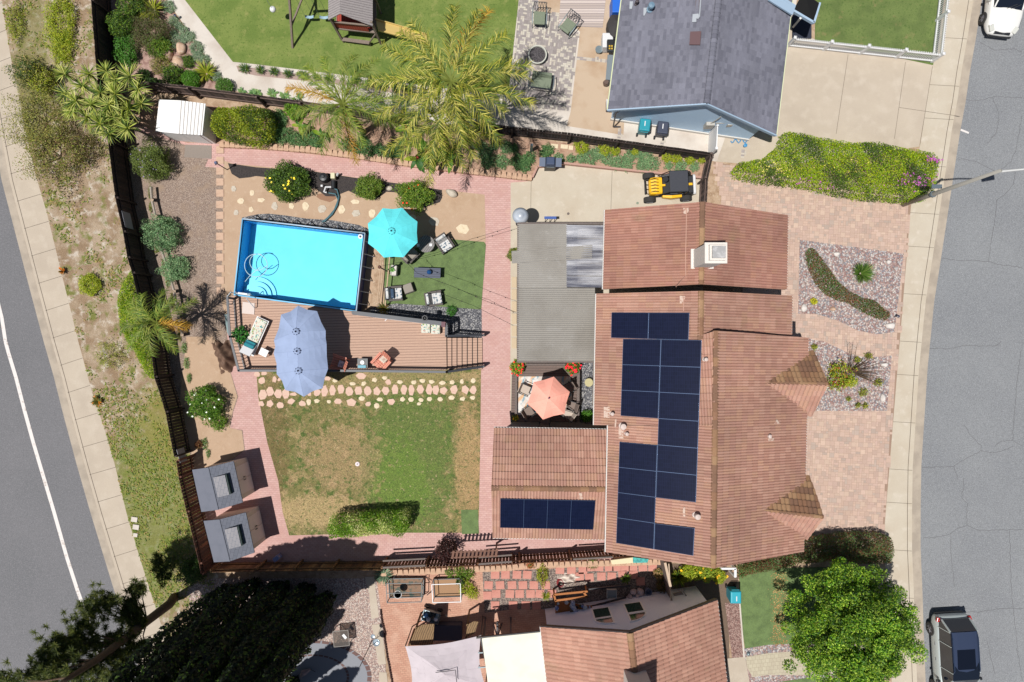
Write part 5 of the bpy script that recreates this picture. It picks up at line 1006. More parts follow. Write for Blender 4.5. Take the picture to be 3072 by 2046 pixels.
clumps = [(930, 850, 150, 5.2), (820, 900, 90, 5.0), (1010, 820, 70, 5), (1240, 740, 75, 4.2), (1290, 710, 45, 4), (1200, 850, 70, 4.2), (1250, 930, 80, 4), (1150, 960, 60, 4.2), (1260, 1020, 70, 4), (760, 1060, 110, 6.2), (840, 1180, 110, 6.4), (560, 1220, 150, 7.2), (480, 1260, 110, 7.4), (640, 1330, 120, 7.4), (430, 1390, 120, 8), (560, 1460, 150, 8.2), (330, 1520, 110, 8.8), (470, 1560, 130, 9), (90, 1545, 90, 9.5), (1050, 1160, 110, 5.4), (1180, 1240, 120, 5), (1000, 1290, 130, 6), (1130, 1360, 110, 5.4), (900, 1450, 130, 7), (1050, 1500, 130, 6.2), (760, 1530, 140, 7.6), (1330, 1240, 60, 4.2), (700, 1200, 90, 6.8), (1450, 460, 60, 1.2), (1500, 560, 80, 1.5)]
V = []; Q = []; cols = []
for (x, y, r_, z) in clumps:
    c = np.array(P(3, 0, x, y, z)); rm = r_/3.0625*(H-z)/2048; ns = int(14+r_*.28)
    for k in range(ns):   # needle tufts
        o = c+rng.normal(size=3)*np.array([rm, rm, rm*.35])*.55; nn = 34
        for i in range(nn):
            d = rng.normal(size=3); d[2] = abs(d[2])*.6+.1; d /= np.linalg.norm(d); l = rng.uniform(.14, .26); s = np.cross(d, [.3, .2, 1]); s = s/np.linalg.norm(s)*.011; q0 = len(V); V += [o-s, o+s, o+d*l+s*.4, o+d*l-s*.4]; Q.append([q0, q0+1, q0+2, q0+3]); cols.append(np.array(PN[rng.integers(0, 4)])*rng.uniform(.8, 1.2))
fastmesh('crown', V, Q, cols, leafmat(), pt)
for (x, y, r_, z) in clumps[:28]:
    c = P(3, 0, x, y, z-.1); tb = min(tk[1:], key=lambda p: (p-c).length+(2 if p.z > c.z else 0)); m = (c+tb)/2+Vector((rng.uniform(-.15, .15), rng.uniform(-.15, .15), .05)); mb = MB(); mb.tube([tb, m, c], [.045, .03, .012], 5); mb.build('branch', bark(), pt)
# big broadleaf tree at the lower right
bt = thing('tree', 'large round bright green street tree standing by the pavement near the dark grey car', 'tree', W((2575, 1850))); rng = rngn(); TG = [A(96, 138, 34, .7), A(74, 116, 28, .7), A(130, 162, 46, .7), A(52, 90, 26, .7), A(156, 178, 70, .75)]
c = W((2556, 1890), 3.4); rm = 2.95; clus = []
for i in range(330):
    d = rng.normal(size=3); d /= np.linalg.norm(d); d[2] = d[2] if d[2] > -.5 else -d[2]; k = rng.uniform(.45, 1.02); clus.append((np.array(c)+d*k*np.array([rm, rm*1.02, 2.3]), rng.uniform(.28, .5)))
for (x, y) in ((365, 620), (645, 530), (780, 520), (980, 530), (1040, 560), (870, 620), (1290, 860), (1340, 1060), (1250, 1200), (200, 880), (240, 760), (180, 1050), (200, 1400), (1180, 720), (560, 560), (480, 600)): clus.append((np.array(P(3, 3, x, y+20, 3.8)), .36))
P_ = []; D_ = []
for o, r_ in clus:
    n = int(260*(r_/.4)**2); d = rng.normal(size=(n, 3)); d /= np.linalg.norm(d, axis=1)[:, None]; d[:, 2] *= .75; P_.append(o+d*r_*rng.uniform(.3, 1, n)[:, None]**.6); D_.append(d)
P_ = np.concatenate(P_); ln_ = [len(d) for d in D_]; D_ = np.concatenate(D_); V, Q, cols = leafgeo(P_, .1, TG, rng, .7, nrm=D_*.5, aspect=.5); cols = cols*np.repeat(rng.uniform(.6, 1.35, (len(ln_), 1))*np.array([[1, 1, 1]]), ln_, 0); fastmesh('crown', V, Q, cols, leafmat(), bt)
mb = MB(); b = W((2575, 1850)); mb.tube([b, (b.x, b.y, 1.2), (c.x, c.y, 2.6)], [.22, .17, .12], 10)
mb.build('trunk', bark(), bt); mb = MB()
for i in range(14): o = clus[i*7][0]; mb.tube([(b.x, b.y, 1.1), (b.x*.5+o[0]*.5, b.y*.5+o[1]*.5, 2.4), o], [.09, .06, .02], 5)
mb.build('limbs', bark(), bt)
# hedges
FLP = [A(190, 90, 200, .9), A(160, 70, 180, .9), A(205, 120, 205, .9)]
hedge([(2356, 392), (2383, 386), (2470, 405), (2560, 420), (2640, 418), (2740, 440), (2812, 450), (2832, 480), (2820, 560), (2790, 598), (2740, 604), (2650, 598), (2560, 590), (2470, 568), (2400, 556), (2300, 545), (2215, 528), (2203, 508), (2225, 480), (2300, 468), (2345, 430)], 1.1, [A(134, 156, 26, .9), A(108, 140, 24, .9), A(156, 164, 34, .9)], 'long yellow green flowering hedge between the concrete driveway and the pavers', 34000, .08,
    flowers=((FLP, 2755, 540, .5, 60, .06), (FLP, 2800, 480, .2, 30, .07), (FLP, 2400, 540, .3, 12, .05), ([A(230, 215, 130, .9)], 2330, 500, .5, 60, .04), (FLP, 2470, 560, .3, 14, .05), ([A(235, 220, 120, .9)], 2500, 490, 1.4, 30, .04)), pal2=[A(92, 118, 38, .85), A(80, 108, 40, .85)])
hedge([(2215, 1712), (2290, 1675), (2400, 1640), (2430, 1618), (2560, 1605), (2640, 1600), (2690, 1622), (2692, 1670), (2680, 1696), (2600, 1700), (2500, 1690), (2400, 1700), (2320, 1722), (2240, 1722)], 1.0, GR, 'long clipped hedge with red leaf tips below the paver driveway', 19000, .075, pal2=[A(120, 80, 55, .85), A(98, 120, 70, .85)])
hedge(N(3, 1, 640, 80, 900, 45, 1370, 25, 1395, 60, 1380, 180, 1330, 270, 1150, 240, 900, 270, 660, 280, 620, 200), 1.9, [A(96, 132, 30, .85), A(76, 112, 28, .85), A(120, 150, 44, .85)], 'clipped rectangular hedge of bright green leaves with cream new growth beside the lawn', 12000, .075, pal2=[A(216, 214, 150, .95), A(190, 198, 110, .9)])
hedge([(700, 312), (745, 303), (800, 318), (812, 350), (806, 400), (770, 428), (700, 420), (640, 400), (618, 385), (624, 330), (650, 308)], 1.6, [A(130, 142, 36, .85), A(102, 120, 32, .85), A(155, 160, 50, .85)], 'dense rounded yellow green bush right beside the white shed', 11000, .08, name='bush', cat='bush', pal2=[A(80, 104, 34, .85)])
# red-tipped band of ground cover in the gravel bed
hedge(N(1, 3, 360, 740, 400, 705, 440, 715, 500, 790, 580, 900, 650, 1010, 760, 1100, 880, 1165, 1000, 1190, 1080, 1265, 1140, 1300, 1130, 1360, 1080, 1380, 1000, 1350, 880, 1300, 740, 1215, 640, 1185, 540, 1140, 450, 1040, 390, 920, 355, 800), .32, GR, 'curved band of low grey green shrubs with rusty tips in the gravel bed', 7500, .07, name='low_hedge', pal2=[A(150, 96, 66, .85), A(130, 140, 110, .8)])
# ivy on the outside of the dark fence
hedge([(383, 808), (395, 812), (404, 850), (412, 900), (420, 950), (430, 1000), (452, 1040), (462, 1130), (440, 1138), (425, 1120), (405, 1080), (390, 1050), (368, 1020), (352, 985), (345, 940), (340, 905), (352, 860)], .9, [A(126, 152, 40, .85), A(96, 128, 34, .85), A(160, 168, 52, .85)], 'long bright green ivy bank against the outside of the dark fence', 13000, .075, name='ivy')
S = shrub
WH = ['under the upper path light', 'right below the path light', 'on the upper path edge', 'largest, left of the middle path edge', 'on the middle path edge', 'small, between two larger mats', 'right of the upright boulder', 'lower right of the upright boulder', 'lowest, nearest the path bend', 'topmost, at the photo edge', 'left of the middle path edge', 'behind the strap leaved clump']
NX = ['first', 'second', 'third', 'fourth', 'fifth', 'sixth', 'seventh', 'eighth', 'ninth', 'tenth', 'eleventh', 'twelfth', 'thirteenth', 'fourteenth', 'fifteenth', 'sixteenth']
EX = ['', '']
def left_rank(spots): o = sorted(range(len(spots)), key=lambda k: (spots[k][0], spots[k][1])); return [o.index(k) for k in range(len(spots))]
S(1, 0, 815, 1045, 105, .5, GY, 'small bright green mound on the dry verge left of the ivy', .07, lump=.1)
tuft(1, 0, 590, 925, 34, .3, [A(225, 120, 30, .9), A(205, 130, 50, .9), A(110, 110, 50, .8)], 'small orange flowering clump on the verge by the pavement, upper one', 40, 'flower_clump', 'flowers', w=.05)
tuft(2, 0, 905, 545, 55, .3, [A(225, 130, 30, .9), A(130, 125, 60, .8), A(110, 110, 50, .8)], 'orange flowering clump on the verge by the pavement, lower larger one', 60, 'flower_clump', 'flowers', w=.05)
S(0, 0, 230, 660, 140, 1.3, GD+GO, 'dark green shrub by the pavement left of the yucca clump', .08, lump=.3, dens=.7)
S(0, 0, 380, 740, 130, 1.2, GY+GO, 'yellowish shrub between the pavement shrub and the yucca clump', .08, lump=.3, dens=.6)
S(0, 0, 330, 1080, 330, 1.5, GO+[A(150, 150, 80, .8)], 'large sparse dry green bush below the yucca on the verge, upper half', .08, lump=.35, dens=.32)
S(0, 0, 460, 1400, 330, 1.5, GO+[A(130, 140, 60, .8), A(140, 110, 90, .8)], 'large sparse dry green bush beside the pavement, lower half', .08, lump=.35, dens=.32)
S(0, 0, 720, 1330, 170, 1.0, [A(120, 100, 80, .7), A(100, 84, 70, .7), A(120, 120, 70, .7)], 'bare brownish twiggy bush at the foot of the yucca', .06, lump=.35, dens=.35)
S(0, 0, 540, 180, 150, .6, GY, 'bright weedy ground cover bank on the verge at the top', .07, sq=1.9, dens=.8, lump=.25); S(0, 0, 560, 440, 110, .5, GY, 'bright weedy clump on the verge just above the yucca', .07, sq=1.3, dens=.7, lump=.25)
S(0, 0, 140, 200, 85, .4, GY+GO, 'low weedy clump on the verge next to the pavement at the top', .06, sq=2.2, dens=.5, lump=.3)
S(2, 0, 1010, 130, 130, .5, GO+GY, 'thin weedy bush on the verge left of the ivy end', .05, dens=.25, lump=.3)
# north west garden
tuft(0, 0, 1420, 100, 135, .6, GY, 'bright yellow green strap leaved clump at the top of the neighbor garden', 110, w=.055); tuft(0, 0, 1900, 680, 110, .5, GY, 'green strap leaved clump beside the concrete path corner', 90, w=.05)
S(0, 0, 1100, 220, 115, 1.2, GD+G1, 'dark green shrub beside the fence in the neighbor garden', .07); S(0, 0, 1370, 290, 190, 1.0, [A(100, 95, 65, .8), A(90, 80, 62, .8), A(84, 100, 56, .8)], 'large brownish shrub in the middle of the neighbor garden', .06, dens=.7, lump=.3)
S(0, 0, 1450, 420, 105, .8, G1, 'green shrub below the large brownish one', .07); S(0, 0, 1140, 460, 105, .8, [A(80, 128, 50, .8), A(66, 110, 44, .8)], 'long leafy green shrub against the dark fence', .09, sq=1.35, rz=.35); S(0, 0, 1200, 40, 120, 1.0, GD+G1, 'green shrub at the top left corner of the neighbor garden', .07); S(0, 0, 1260, 90, 90, .6, GO, 'dry olive shrub near the top of the neighbor garden', .06, dens=.5)
S(0, 0, 1470, 590, 90, .5, GO, 'low olive shrub left of the big boulder', .06, dens=.6); S(0, 0, 1580, 690, 100, .8, G1+GD, 'green shrub in front of the big boulder', .07); S(0, 0, 1750, 725, 85, .8, [A(84, 128, 40, .85), A(70, 110, 34, .85)], 'round bright green ball shrub by the neighbor walkway', .06, lump=.05); S(0, 0, 2055, 790, 80, .6, [A(84, 120, 50, .85), A(70, 104, 44, .85)], 'round green shrub at the bend of the concrete path', .06, lump=.08); S(0, 0, 1310, 690, 60, .6, GD, 'small dark shrub at the yucca edge', .06)
S(0, 0, 1720, 560, 60, .4, GD+G1, 'dark grassy plant tucked between the boulders', .06); S(0, 0, 1350, 750, 110, .7, GD, 'dark low shrub along the weathered fence', .07, sq=.4)
for i, (x, y, r_) in enumerate(((1590, 190, 50), (1640, 235, 40), (1690, 285, 45), (1620, 370, 75), (1740, 330, 50), (1690, 350, 40), (1800, 440, 70), (1812, 520, 55), (1880, 540, 42), (1545, 60, 60), (1590, 300, 36), (1985, 700, 45))): S(0, 0, x, y, r_, .25, SIL+GS[:1], f'silvery ground cover mat {WH[i]} beside the concrete path', .05, group='silver ground cover along the path', name='ground_cover', cat='ground cover', dens=.8)
def many(r, c, spots, label, group, fn):
    for i, s in enumerate(spots): fn(r, c, s, label.format(["leftmost", "second from the left", "third from the left", "fourth from the left", "fifth from the left", "sixth from the left", "seventh from the left", "eighth from the left", "ninth from the left", "tenth from the left", "eleventh from the left", "twelfth from the left", "thirteenth from the left", "fourteenth from the left"][i]), group)
many(0, 1, ((-95, 640, 55), (50, 655, 50), (175, 670, 48), (305, 690, 48), (440, 705, 52), (565, 725, 35), (680, 730, 50), (925, 755, 52), (1050, 780, 52), (1170, 810, 50), (1285, 815, 46), (1390, 825, 42)), 'grass tuft in the row below the neighbor lawn, {}', 'grass tufts in a row below the lawn', lambda r, c, s, l, g_: tuft(r, c, s[0], s[1], s[2], .35, G1+GS[:1], l, 90, 'grass_tuft', 'plant', g_, .022))
many(0, 0, ((2230, 845, 45), (2330, 860, 42), (2372, 862, 40), (2500, 865, 60), (2620, 880, 50), (2760, 885, 40)), 'small succulent rosette along the fence top walkway, {}', 'succulents along the neighbor walkway', lambda r, c, s, l, g_: tuft(r, c, s[0], s[1], s[2], .15, [A(110, 150, 90, .85), A(140, 170, 100, .85)], l, 30, 'succulent', 'succulent', g_, .07))
# planter below the fence
S(0, 1, 350, 1000, 95, .9, [A(110, 145, 40, .85), A(85, 122, 34, .85)], 'leafy bright green shrub climbing the fence left of the middle palm', .08)
for i, (x, y, r_) in enumerate(((200, 1090, 90), (150, 1200, 90), (250, 1240, 90), (380, 1275, 80), (500, 1270, 75), (100, 1270, 70), (560, 1310, 55), (850, 1325, 65), (940, 1370, 60), (1040, 1385, 60), (1130, 1370, 55), (1230, 1380, 75), (1300, 1390, 60), (990, 1290, 50))): S(0, 1, x, y, r_, .4, GB, f'low blue green planter shrub above the block wall, {NX[i]} counted along it', .06, group='low blue green shrubs under the palms', lump=.28, dens=.8)
for i, (x, y, r_) in enumerate(((2100, 1400, 70), (2180, 1340, 40), (2300, 1350, 62), (2130, 1480, 70), (2250, 1480, 70), (2060, 1340, 50))): S(0, 1, x, y, r_, .35, GB+GS, f'sage green shrub between palms and barbecue, {["middle left","small upper middle","upper right","lower left","lower right","upper left"][i]} one', .06, group='sage ground shrubs left of the barbecue', lump=.28, dens=.8)
for i, (x, y, r_) in enumerate(((60, 1480, 75), (160, 1450, 60), (120, 1520, 60), (320, 1385, 62), (20, 1360, 40))): S(0, 2, x, y, r_, .4, GB, f'dark sage shrub {["directly left of the barbecue","upper right of the first by the barbecue","nearest the barbecue shelf","below the pale rectangular stones","small, farthest up left of the barbecue"][i]}', .06, group='dark sage shrubs beside the barbecue', lump=.25, dens=.8)
for i, (x, y, r_, p_) in enumerate(sorted(((430, 1450, 50, GS), (540, 1460, 45, GS), (720, 1440, 75, GS), (790, 1410, 60, GS), (880, 1460, 60, GS), (980, 1490, 65, GS), (1080, 1430, 55, GS), (1060, 1510, 55, GS), (1150, 1410, 50, GS), (1230, 1450, 70, GS), (1300, 1500, 60, GS), (1200, 1520, 60, GS), (1550, 1530, 60, GS), (640, 1450, 50, GS), (1680, 1530, 45, GS), (1440, 1520, 40, GS)), key=lambda q: q[0])): S(0, 2, x, y, r_, .35, p_, f'pale sage shrub behind the concrete pad, {NX[i]} from the left', .06, group='pale sage shrubs behind the concrete pad', lump=.3, dens=.75)
for i, (x, y, r_) in enumerate(((640, 1340, 70), (850, 1370, 60), (950, 1385, 42), (1430, 1440, 52), (1515, 1450, 52), (1640, 1465, 45), (1750, 1460, 38), (1130, 1395, 35))): S(0, 2, x, y, r_, .5, GY, f'yellow green shrub along the dark fence, {["leftmost", "second", "third", "fifth", "sixth", "seventh", "rightmost", "fourth"][i]} from the left', .06, lump=.25, dens=.7, group='yellow green shrubs along the dark fence')
# big-leaved plants under the palms
def bigleaf(r, c, spots, label, flower=False, z=.9, L=.7):
    b = P(r, c, spots[0][0], spots[0][1], 0); t = thing('banana_plant', label, 'banana plant', b); rng = rngn(); pal = [A(120, 150, 40, .85), A(150, 170, 50, .85), A(90, 130, 36, .85), A(60, 105, 40, .85)]
    for (x, y, n) in spots:
        o = np.array(P(r, c, x, y, z)); mb = MB(); mb.tube([(o[0], o[1], 0), o], .05, 6); mb.build('stem', mat('green_stem', A(120, 130, 60)), t)
        for i in range(n):
            a = rng.uniform(0, 6.283); l = L*rng.uniform(.7, 1.15); w = l*.19; d = np.array([math.cos(a), math.sin(a), 0]); s = np.array([-d[1], d[0], 0]); V = []; Q = []; m = 7
            for k in range(m):
                u = k/(m-1); ww = w*math.sin(math.pi*min(1, .12+u*.86))**.7; cn = o+d*l*u+np.array([0, 0, .5*u*l-.75*u*u*l]); V += [cn-s*ww+np.array([0, 0, .03]), cn, cn+s*ww+np.array([0, 0, .03])]
            for k in range(m-1): q0 = 3*k; Q += [[q0, q0+1, q0+4, q0+3], [q0+1, q0+2, q0+5, q0+4]]
            cc = np.array(pal[rng.integers(0, 4)])*rng.uniform(.8, 1.2); fastmesh('leaf', V, Q, np.repeat(cc[None], len(Q), 0), leafmat(), t)
        if flower: mb = MB(); mb.tube([o, o+np.array([.05, .02, .4]), o+np.array([.15, -.1, .5])], [.05, .06, .01], 6); mb.build('flower', mat('flower_red', A(190, 80, 60)), t)
bigleaf(0, 1, ((1560, 1400, 9), (1640, 1470, 8), (1480, 1460, 7)), 'large leaved banana plant with red flower under the second palm', True, 1.3, .8)
bigleaf(0, 1, ((1800, 1470, 8), (1740, 1420, 6)), 'large leaved banana plant right of the red flowering one', False, 1.0, .6); bigleaf(0, 1, ((1340, 1050, 6), (1380, 1180, 6), (1390, 1290, 6)), 'large leaved plant with orange flower by the fence under the palms', True, 1.2, .6); bigleaf(0, 1, ((400, 1160, 7), (600, 1240, 5)), 'broad leaved plant on the bare soil left of the middle palm', False, .7, .5)
# sand bed and yard shrubs
yf = lambda d: d[1] < .25 and d[0] < .5
S(1, 1, 285, 100, 215, 1.25, [A(66, 92, 34, .85), A(50, 74, 30, .85), A(92, 116, 44, .85)], 'round dark shrub with large yellow flowers at the pool side mulch bed', .085, flowers=([A(245, 220, 70, .95), A(250, 230, 110, .95)], 42, .12, yf), lump=.12, sq=.85)
S(1, 1, 1030, 145, 128, 1.0, [A(96, 124, 44, .85), A(72, 98, 36, .85), A(120, 134, 60, .85)], 'rounded shrub in the mulch bed between the pump and the two stones', .075, sq=.88); S(1, 1, 1450, 220, 165, 1.1, [A(96, 128, 42, .85), A(72, 100, 36, .85), A(128, 142, 60, .85)], 'shrub with a few red flowers behind the turquoise umbrella', .075, flowers=([A(225, 70, 50, .95)], 8, .11), sq=.8, lump=.28)
S(0, 0, 1380, 1480, 165, 1.5, [A(96, 110, 56, .8), A(76, 90, 46, .8), A(118, 130, 72, .8)], 'tall loose shrub with small lavender flowers below the white shed', .07, flowers=([A(165, 150, 215, .95)], 36, .05), lump=.25)
S(1, 0, 1480, 570, 160, 1.1, GS+[A(70, 100, 70, .8)], 'larger sage green shrub on the split rail edging', .07, lump=.28); S(1, 0, 1600, 900, 120, .9, GS, 'smaller sage green shrub on the split rail edging', .07, lump=.28)
S(2, 0, 1880, 570, 165, 1.2, [A(76, 112, 34, .85), A(60, 92, 32, .85), A(100, 132, 42, .85)], 'dark green bush with white flowers above the grey sheds', .08, flowers=([A(225, 225, 250, 1)], 16, .09), lump=.2); S(2, 0, 2000, 740, 85, .6, G1, 'small green shrub below the white flowering bush', .07, lump=.3, dens=.7)
S(2, 0, 1820, 950, 38, .4, [A(110, 60, 50, .8), A(130, 100, 70, .8)], 'small reddish plant by the fence near the sheds', .06, dens=.5)
for i, (x, y, w_) in enumerate(((1690, 60, 24), (1710, 200, 26), (1735, 340, 22), (1880, 940, 26), (1910, 1030, 20))): S(2, 0, x, y, w_, .18, GS+G1, f'thin strip of ground cover beside the fence shadow, {NX[i]} from the top', .05, name='ground_cover', cat='ground cover', group='ground cover beside the left fence', sq=2.2, dens=.6)
for i, (x, y, w_) in enumerate(((1380, 200, 24), (1385, 330, 22), (1440, 700, 22), (1500, 860, 22), (1540, 1010, 24), (1580, 1180, 26), (1650, 1500, 26))): S(1, 0, x, y, w_, .12, G1+GO, f'thin strip of grass beside the split rail edging, {NX[i]} from the top', .05, name='ground_cover', cat='ground cover', group='grass along the split rail edging', sq=2.8, dens=.5)
# front yard
tuft(1, 3, 845, 945, 105, .6, [A(96, 130, 46, .85), A(72, 104, 40, .85), A(118, 140, 64, .85)], 'dark green fine leaved grass clump in the middle of the gravel bed', 260, 'grass_clump', 'plant', w=.02)
S(2, 3, 660, 320, 105, 1.0, GY+[A(150, 70, 40, .85), A(96, 124, 40, .85)], 'red and green leaved shrub in the lower gravel bed beside the gable', .09, lump=.35, dens=.6, sq=1.3); S(2, 3, 770, 370, 50, .8, GY, 'yellow green sprig right of the red leaved shrub', .08, dens=.6)
for i, (x, y, w_) in enumerate(((930, 135, 32), (825, 170, 30), (880, 470, 40), (1020, 380, 36), (745, 530, 22), (900, 590, 26), (830, 590, 24), (430, 50, 26))): S(2, 3, x, y, w_, .35, GY+GO, f'small leafy sprig {["at the upper path corner","among the top bare twigs","below the bare twigs","right of the bare twigs","lowest left","lowest right","lowest middle","beside the upper gable corner"][i]} in the lower gravel bed', .06, group='sprigs in the lower gravel bed', name='small_plant', cat='plant', dens=.5, lump=.35)
mb = MB(); rr_ = random.Random(3); o = P(2, 3, 740, 280, .1)
for i in range(26):
    a = rr_.uniform(-1.2, 1.9); l = rr_.uniform(.5, 1.6); e_ = o+Vector((math.cos(a)*l, math.sin(a)*l, rr_.uniform(.5, 1.3))); mb.tube([o, o.lerp(e_, .5)+Vector((0, 0, .12)), e_], [.025, .016, .007], 4)
    for k in range(3): f_ = e_.lerp(o, .15+.15*k); mb.tube([f_, f_+Vector((rr_.uniform(-.25, .25), rr_.uniform(-.25, .25), .12))], [.008, .004], 3)
tag(mb.build('bare_shrub', bark(), None, o), 'bare branching shrub with dark twigs in the lower gravel bed', 'shrub')
S(1, 3, 425, 1200, 30, .3, [A(190, 180, 50, .9), A(150, 150, 40, .9)], 'tiny yellow green plant in the upper gravel bed', .06, name='small_plant', cat='plant')
# patio pots and planting
S(1, 2, 15, 770, 60, .7, GO+G1, 'olive green shrub at the left edge of the patio cover', .06, dens=.7); S(2, 2, 50, 235, 70, .8, GY+G1, 'climbing plant with red flowers at the left post of the small deck', .07, flowers=([A(225, 40, 60, .95)], 22, .09), dens=.7, z0=.3); S(2, 2, 560, 235, 68, .9, G1, 'plant with bright red flowers at the right post of the small deck', .08, flowers=([A(240, 30, 70, .95)], 36, .11), dens=.7, z0=.3)
S(2, 2, 690, 690, 55, .7, [A(84, 130, 44, .85), A(66, 108, 38, .85)], 'leafy green plant in the gravel by the house wall', .08, dens=.8); S(2, 2, 30, 705, 38, .4, GY, 'small yellow flowering plant at the left foot of the small deck', .06, flowers=([A(240, 200, 60, .95)], 10, .07)); S(2, 2, 555, 705, 34, .4, G1+[A(190, 130, 110, .8)], 'small potted plant at the right foot of the small deck', .06)
S(1, 0, 2200, 1510, 75, .8, [A(50, 110, 40, .85), A(36, 86, 34, .85)], 'large leaved green plant inside the left deck rail', .14, dens=.5, z0=ZD, up=.9); tuft(1, 1, 1180, 1270, 60, .5, [A(150, 130, 60, .8), A(100, 110, 50, .8)], 'spiky plant in the dark corner between pool and deck', 50, w=.03); S(1, 1, 1795, 1285, 50, .35, [A(70, 120, 50, .85), A(56, 100, 44, .85)], 'green plant in the gravel below the artificial turf', .06, dens=.7)
# south side
S(3, 1, 1745, 375, 100, 1.5, [A(58, 32, 36, .85), A(74, 42, 44, .85), A(44, 28, 32, .85)], 'dark purple leaved bush at the trellis', .09, lump=.3, dens=.7); tuft(3, 1, 1180, 580, 85, .4, GS, 'sage green spiky plant at the fence foot by the raised bed', 130, w=.03)
for i, (x, y, r_, p_) in enumerate(((1880, 565, 60, G1), (1960, 580, 50, G1), (1930, 700, 70, GY), (1990, 760, 50, GY), (1880, 650, 45, GD), (1780, 570, 40, G1))): S(3, 1, x, y, r_, .5, p_, f'vegetable plant {["at the upper right corner","beyond the upper right corner","on the right edge","right of the lower right edge","inside the right end","at the middle of the upper edge"][i]} of the white framed raised bed', .07, dens=.5, lump=.3, group='plants at the white framed raised bed', name='vegetable_plant', cat='plant')
S(3, 2, 280, 590, 60, .4, GY+[A(120, 80, 60, .8)], 'trailing plant crossing the red stepping tiles', .06, sq=1.6, dens=.6, lump=.3); tuft(3, 2, 310, 770, 50, .25, GY, 'bright grass clump at the lower end of the trailing plant', 60, w=.02); S(3, 2, 165, 490, 40, .4, [A(190, 110, 80, .8), A(110, 110, 60, .8)], 'small reddish plant on the block edging', .06, dens=.6); tuft(3, 2, 740, 475, 60, .2, G1, 'flat grass clump on the block edging', 80, w=.02)
tuft(3, 2, 1040, 605, 50, .4, G1, 'green leafy plant in the shadow of the stepping tile garden', 40, w=.05); S(3, 2, 1355, 580, 55, .5, [A(160, 140, 90, .8), A(190, 150, 130, .8), A(100, 110, 60, .8)], 'pale flowering plant left of the side gate', .07, dens=.6); S(3, 2, 1380, 690, 60, .5, [A(120, 90, 60, .8), A(96, 96, 50, .8)], 'brown leaved plant in the shade left of the side gate', .07, dens=.6)
of = ([A(245, 190, 40, .95)], 7, .14)
tuft(3, 2, 1520, 590, 85, .7, GY+G1, 'fern like plant right of the side gate', 120, w=.04); S(3, 2, 1640, 560, 80, 1.0, GY, 'leafy citrus bush next to the fern', .08, flowers=([A(245, 190, 40, .95)], 3, .12)); S(3, 2, 1780, 570, 85, 1.0, [A(120, 146, 50, .85), A(150, 160, 60, .85)], 'citrus bush with orange fruit below the roof ridge', .08, flowers=of); S(3, 2, 1900, 590, 70, .9, GY, 'citrus bush with yellow fruit beside the white post frame', .08, flowers=of)
S(3, 2, 2230, 520, 180, .5, GR, 'left low end of the red tipped hedge by the small lawn', .07, sq=.3, rz=.35)
S(3, 0, 1760, 560, 120, 1.5, GD, 'dark shrub in the shade at the fence corner by the pine', .08, lump=.3)
tuft(3, 0, 1560, 480, 90, .5, GD+GO, 'dark weeds on the verge above the pine trunk', 90, w=.03)
# weeds over the dry verge: uncountable
rng = rngn(); vp = [W(p) for p in L2[1:-2]+[(640, 1800)]+Fb[::-1]]; xs = rng.uniform(-27, -14, 60000); ys = rng.uniform(-14, 18, 60000)
ns = np.sin(xs*1.3+1)*np.cos(ys*.9)+.6*np.sin(xs*2.9-ys*2.1)+.5*np.sin(ys*4.1+xs*3.3); green = ns+rng.normal(size=len(xs))*.5+np.where(ys < -2.5, .9, -.55)+np.where(ys > 12, .4, 0); k = inpoly(xs, ys, vp) & (green > .35); xs, ys, gg = xs[k], ys[k], green[k]
pts = np.stack([xs, ys, rng.uniform(.02, .06, len(xs))], 1); pal = [A(122, 140, 52, .7), A(150, 148, 70, .7), A(96, 118, 42, .7), A(165, 140, 100, .8), A(112, 128, 50, .8)]
V, Q, cols = leafgeo(pts, .15, pal, rng, 1.6, aspect=.3); tag(fastmesh('weeds', V, Q, cols, leafmat()), kind='stuff')
# fallen leaves beside the big tree
rng = rngn(); n = 700; px = 2352/3.0625; pts = []
for i in range(n): x, y = rng.uniform(60, 190), rng.uniform(560, 1240); x += abs(rng.normal())*-25; p = P(3, 3, x, y, .03); pts.append(p)
V, Q, cols = leafgeo(np.array(pts), .06, [A(205, 150, 110), A(180, 120, 80), A(222, 180, 140)], rng, 2.0); tag(fastmesh('fallen_leaves', V, Q, cols, leafmat()), kind='stuff')
# ================= OBJECTS =================
def one(mb, name, m, label, cat, at=None, group=None, **k): return tag(mb.build(name, m, None, at if at is not None else mb.v[0], **k), label, cat, group)
def rock(r, c, x, y, rx, ry, label, m, h=None, rot=0, name='boulder', cat='boulder', group=None, z0=0.0, seed=0, k3=.0175):
    rng = np.random.default_rng(seed+5); p = P(r, c, x, y, z0); sx, sy = rx/3.0625*k3, ry/3.0625*k3; h = h or (sx+sy)*.5; bm = bmesh.new(); bmesh.ops.create_icosphere(bm, subdivisions=3, radius=1); ph = rng.uniform(0, 6, 4)
    for v in bm.verts:
        d = v.co.copy(); f = 1+.1*math.sin(3*d.x+ph[0])+.08*math.sin(4*d.y+ph[1])+.07*math.sin(5*d.z+2*d.x+ph[2]); a = Vector((d.x*sx*f, d.y*sy*f, max(d.z, -.35)*h*f)); v.co = Matrix.Rotation(rot, 3, 'Z') @ a
    me = bpy.data.meshes.new(name); bm.to_mesh(me); bm.free(); me.materials.append(m); me.polygons.foreach_set('use_smooth', [True]*len(me.polygons)); return tag(link(name, me, None, p+Vector((0, 0, .3*h))), label, cat, group)
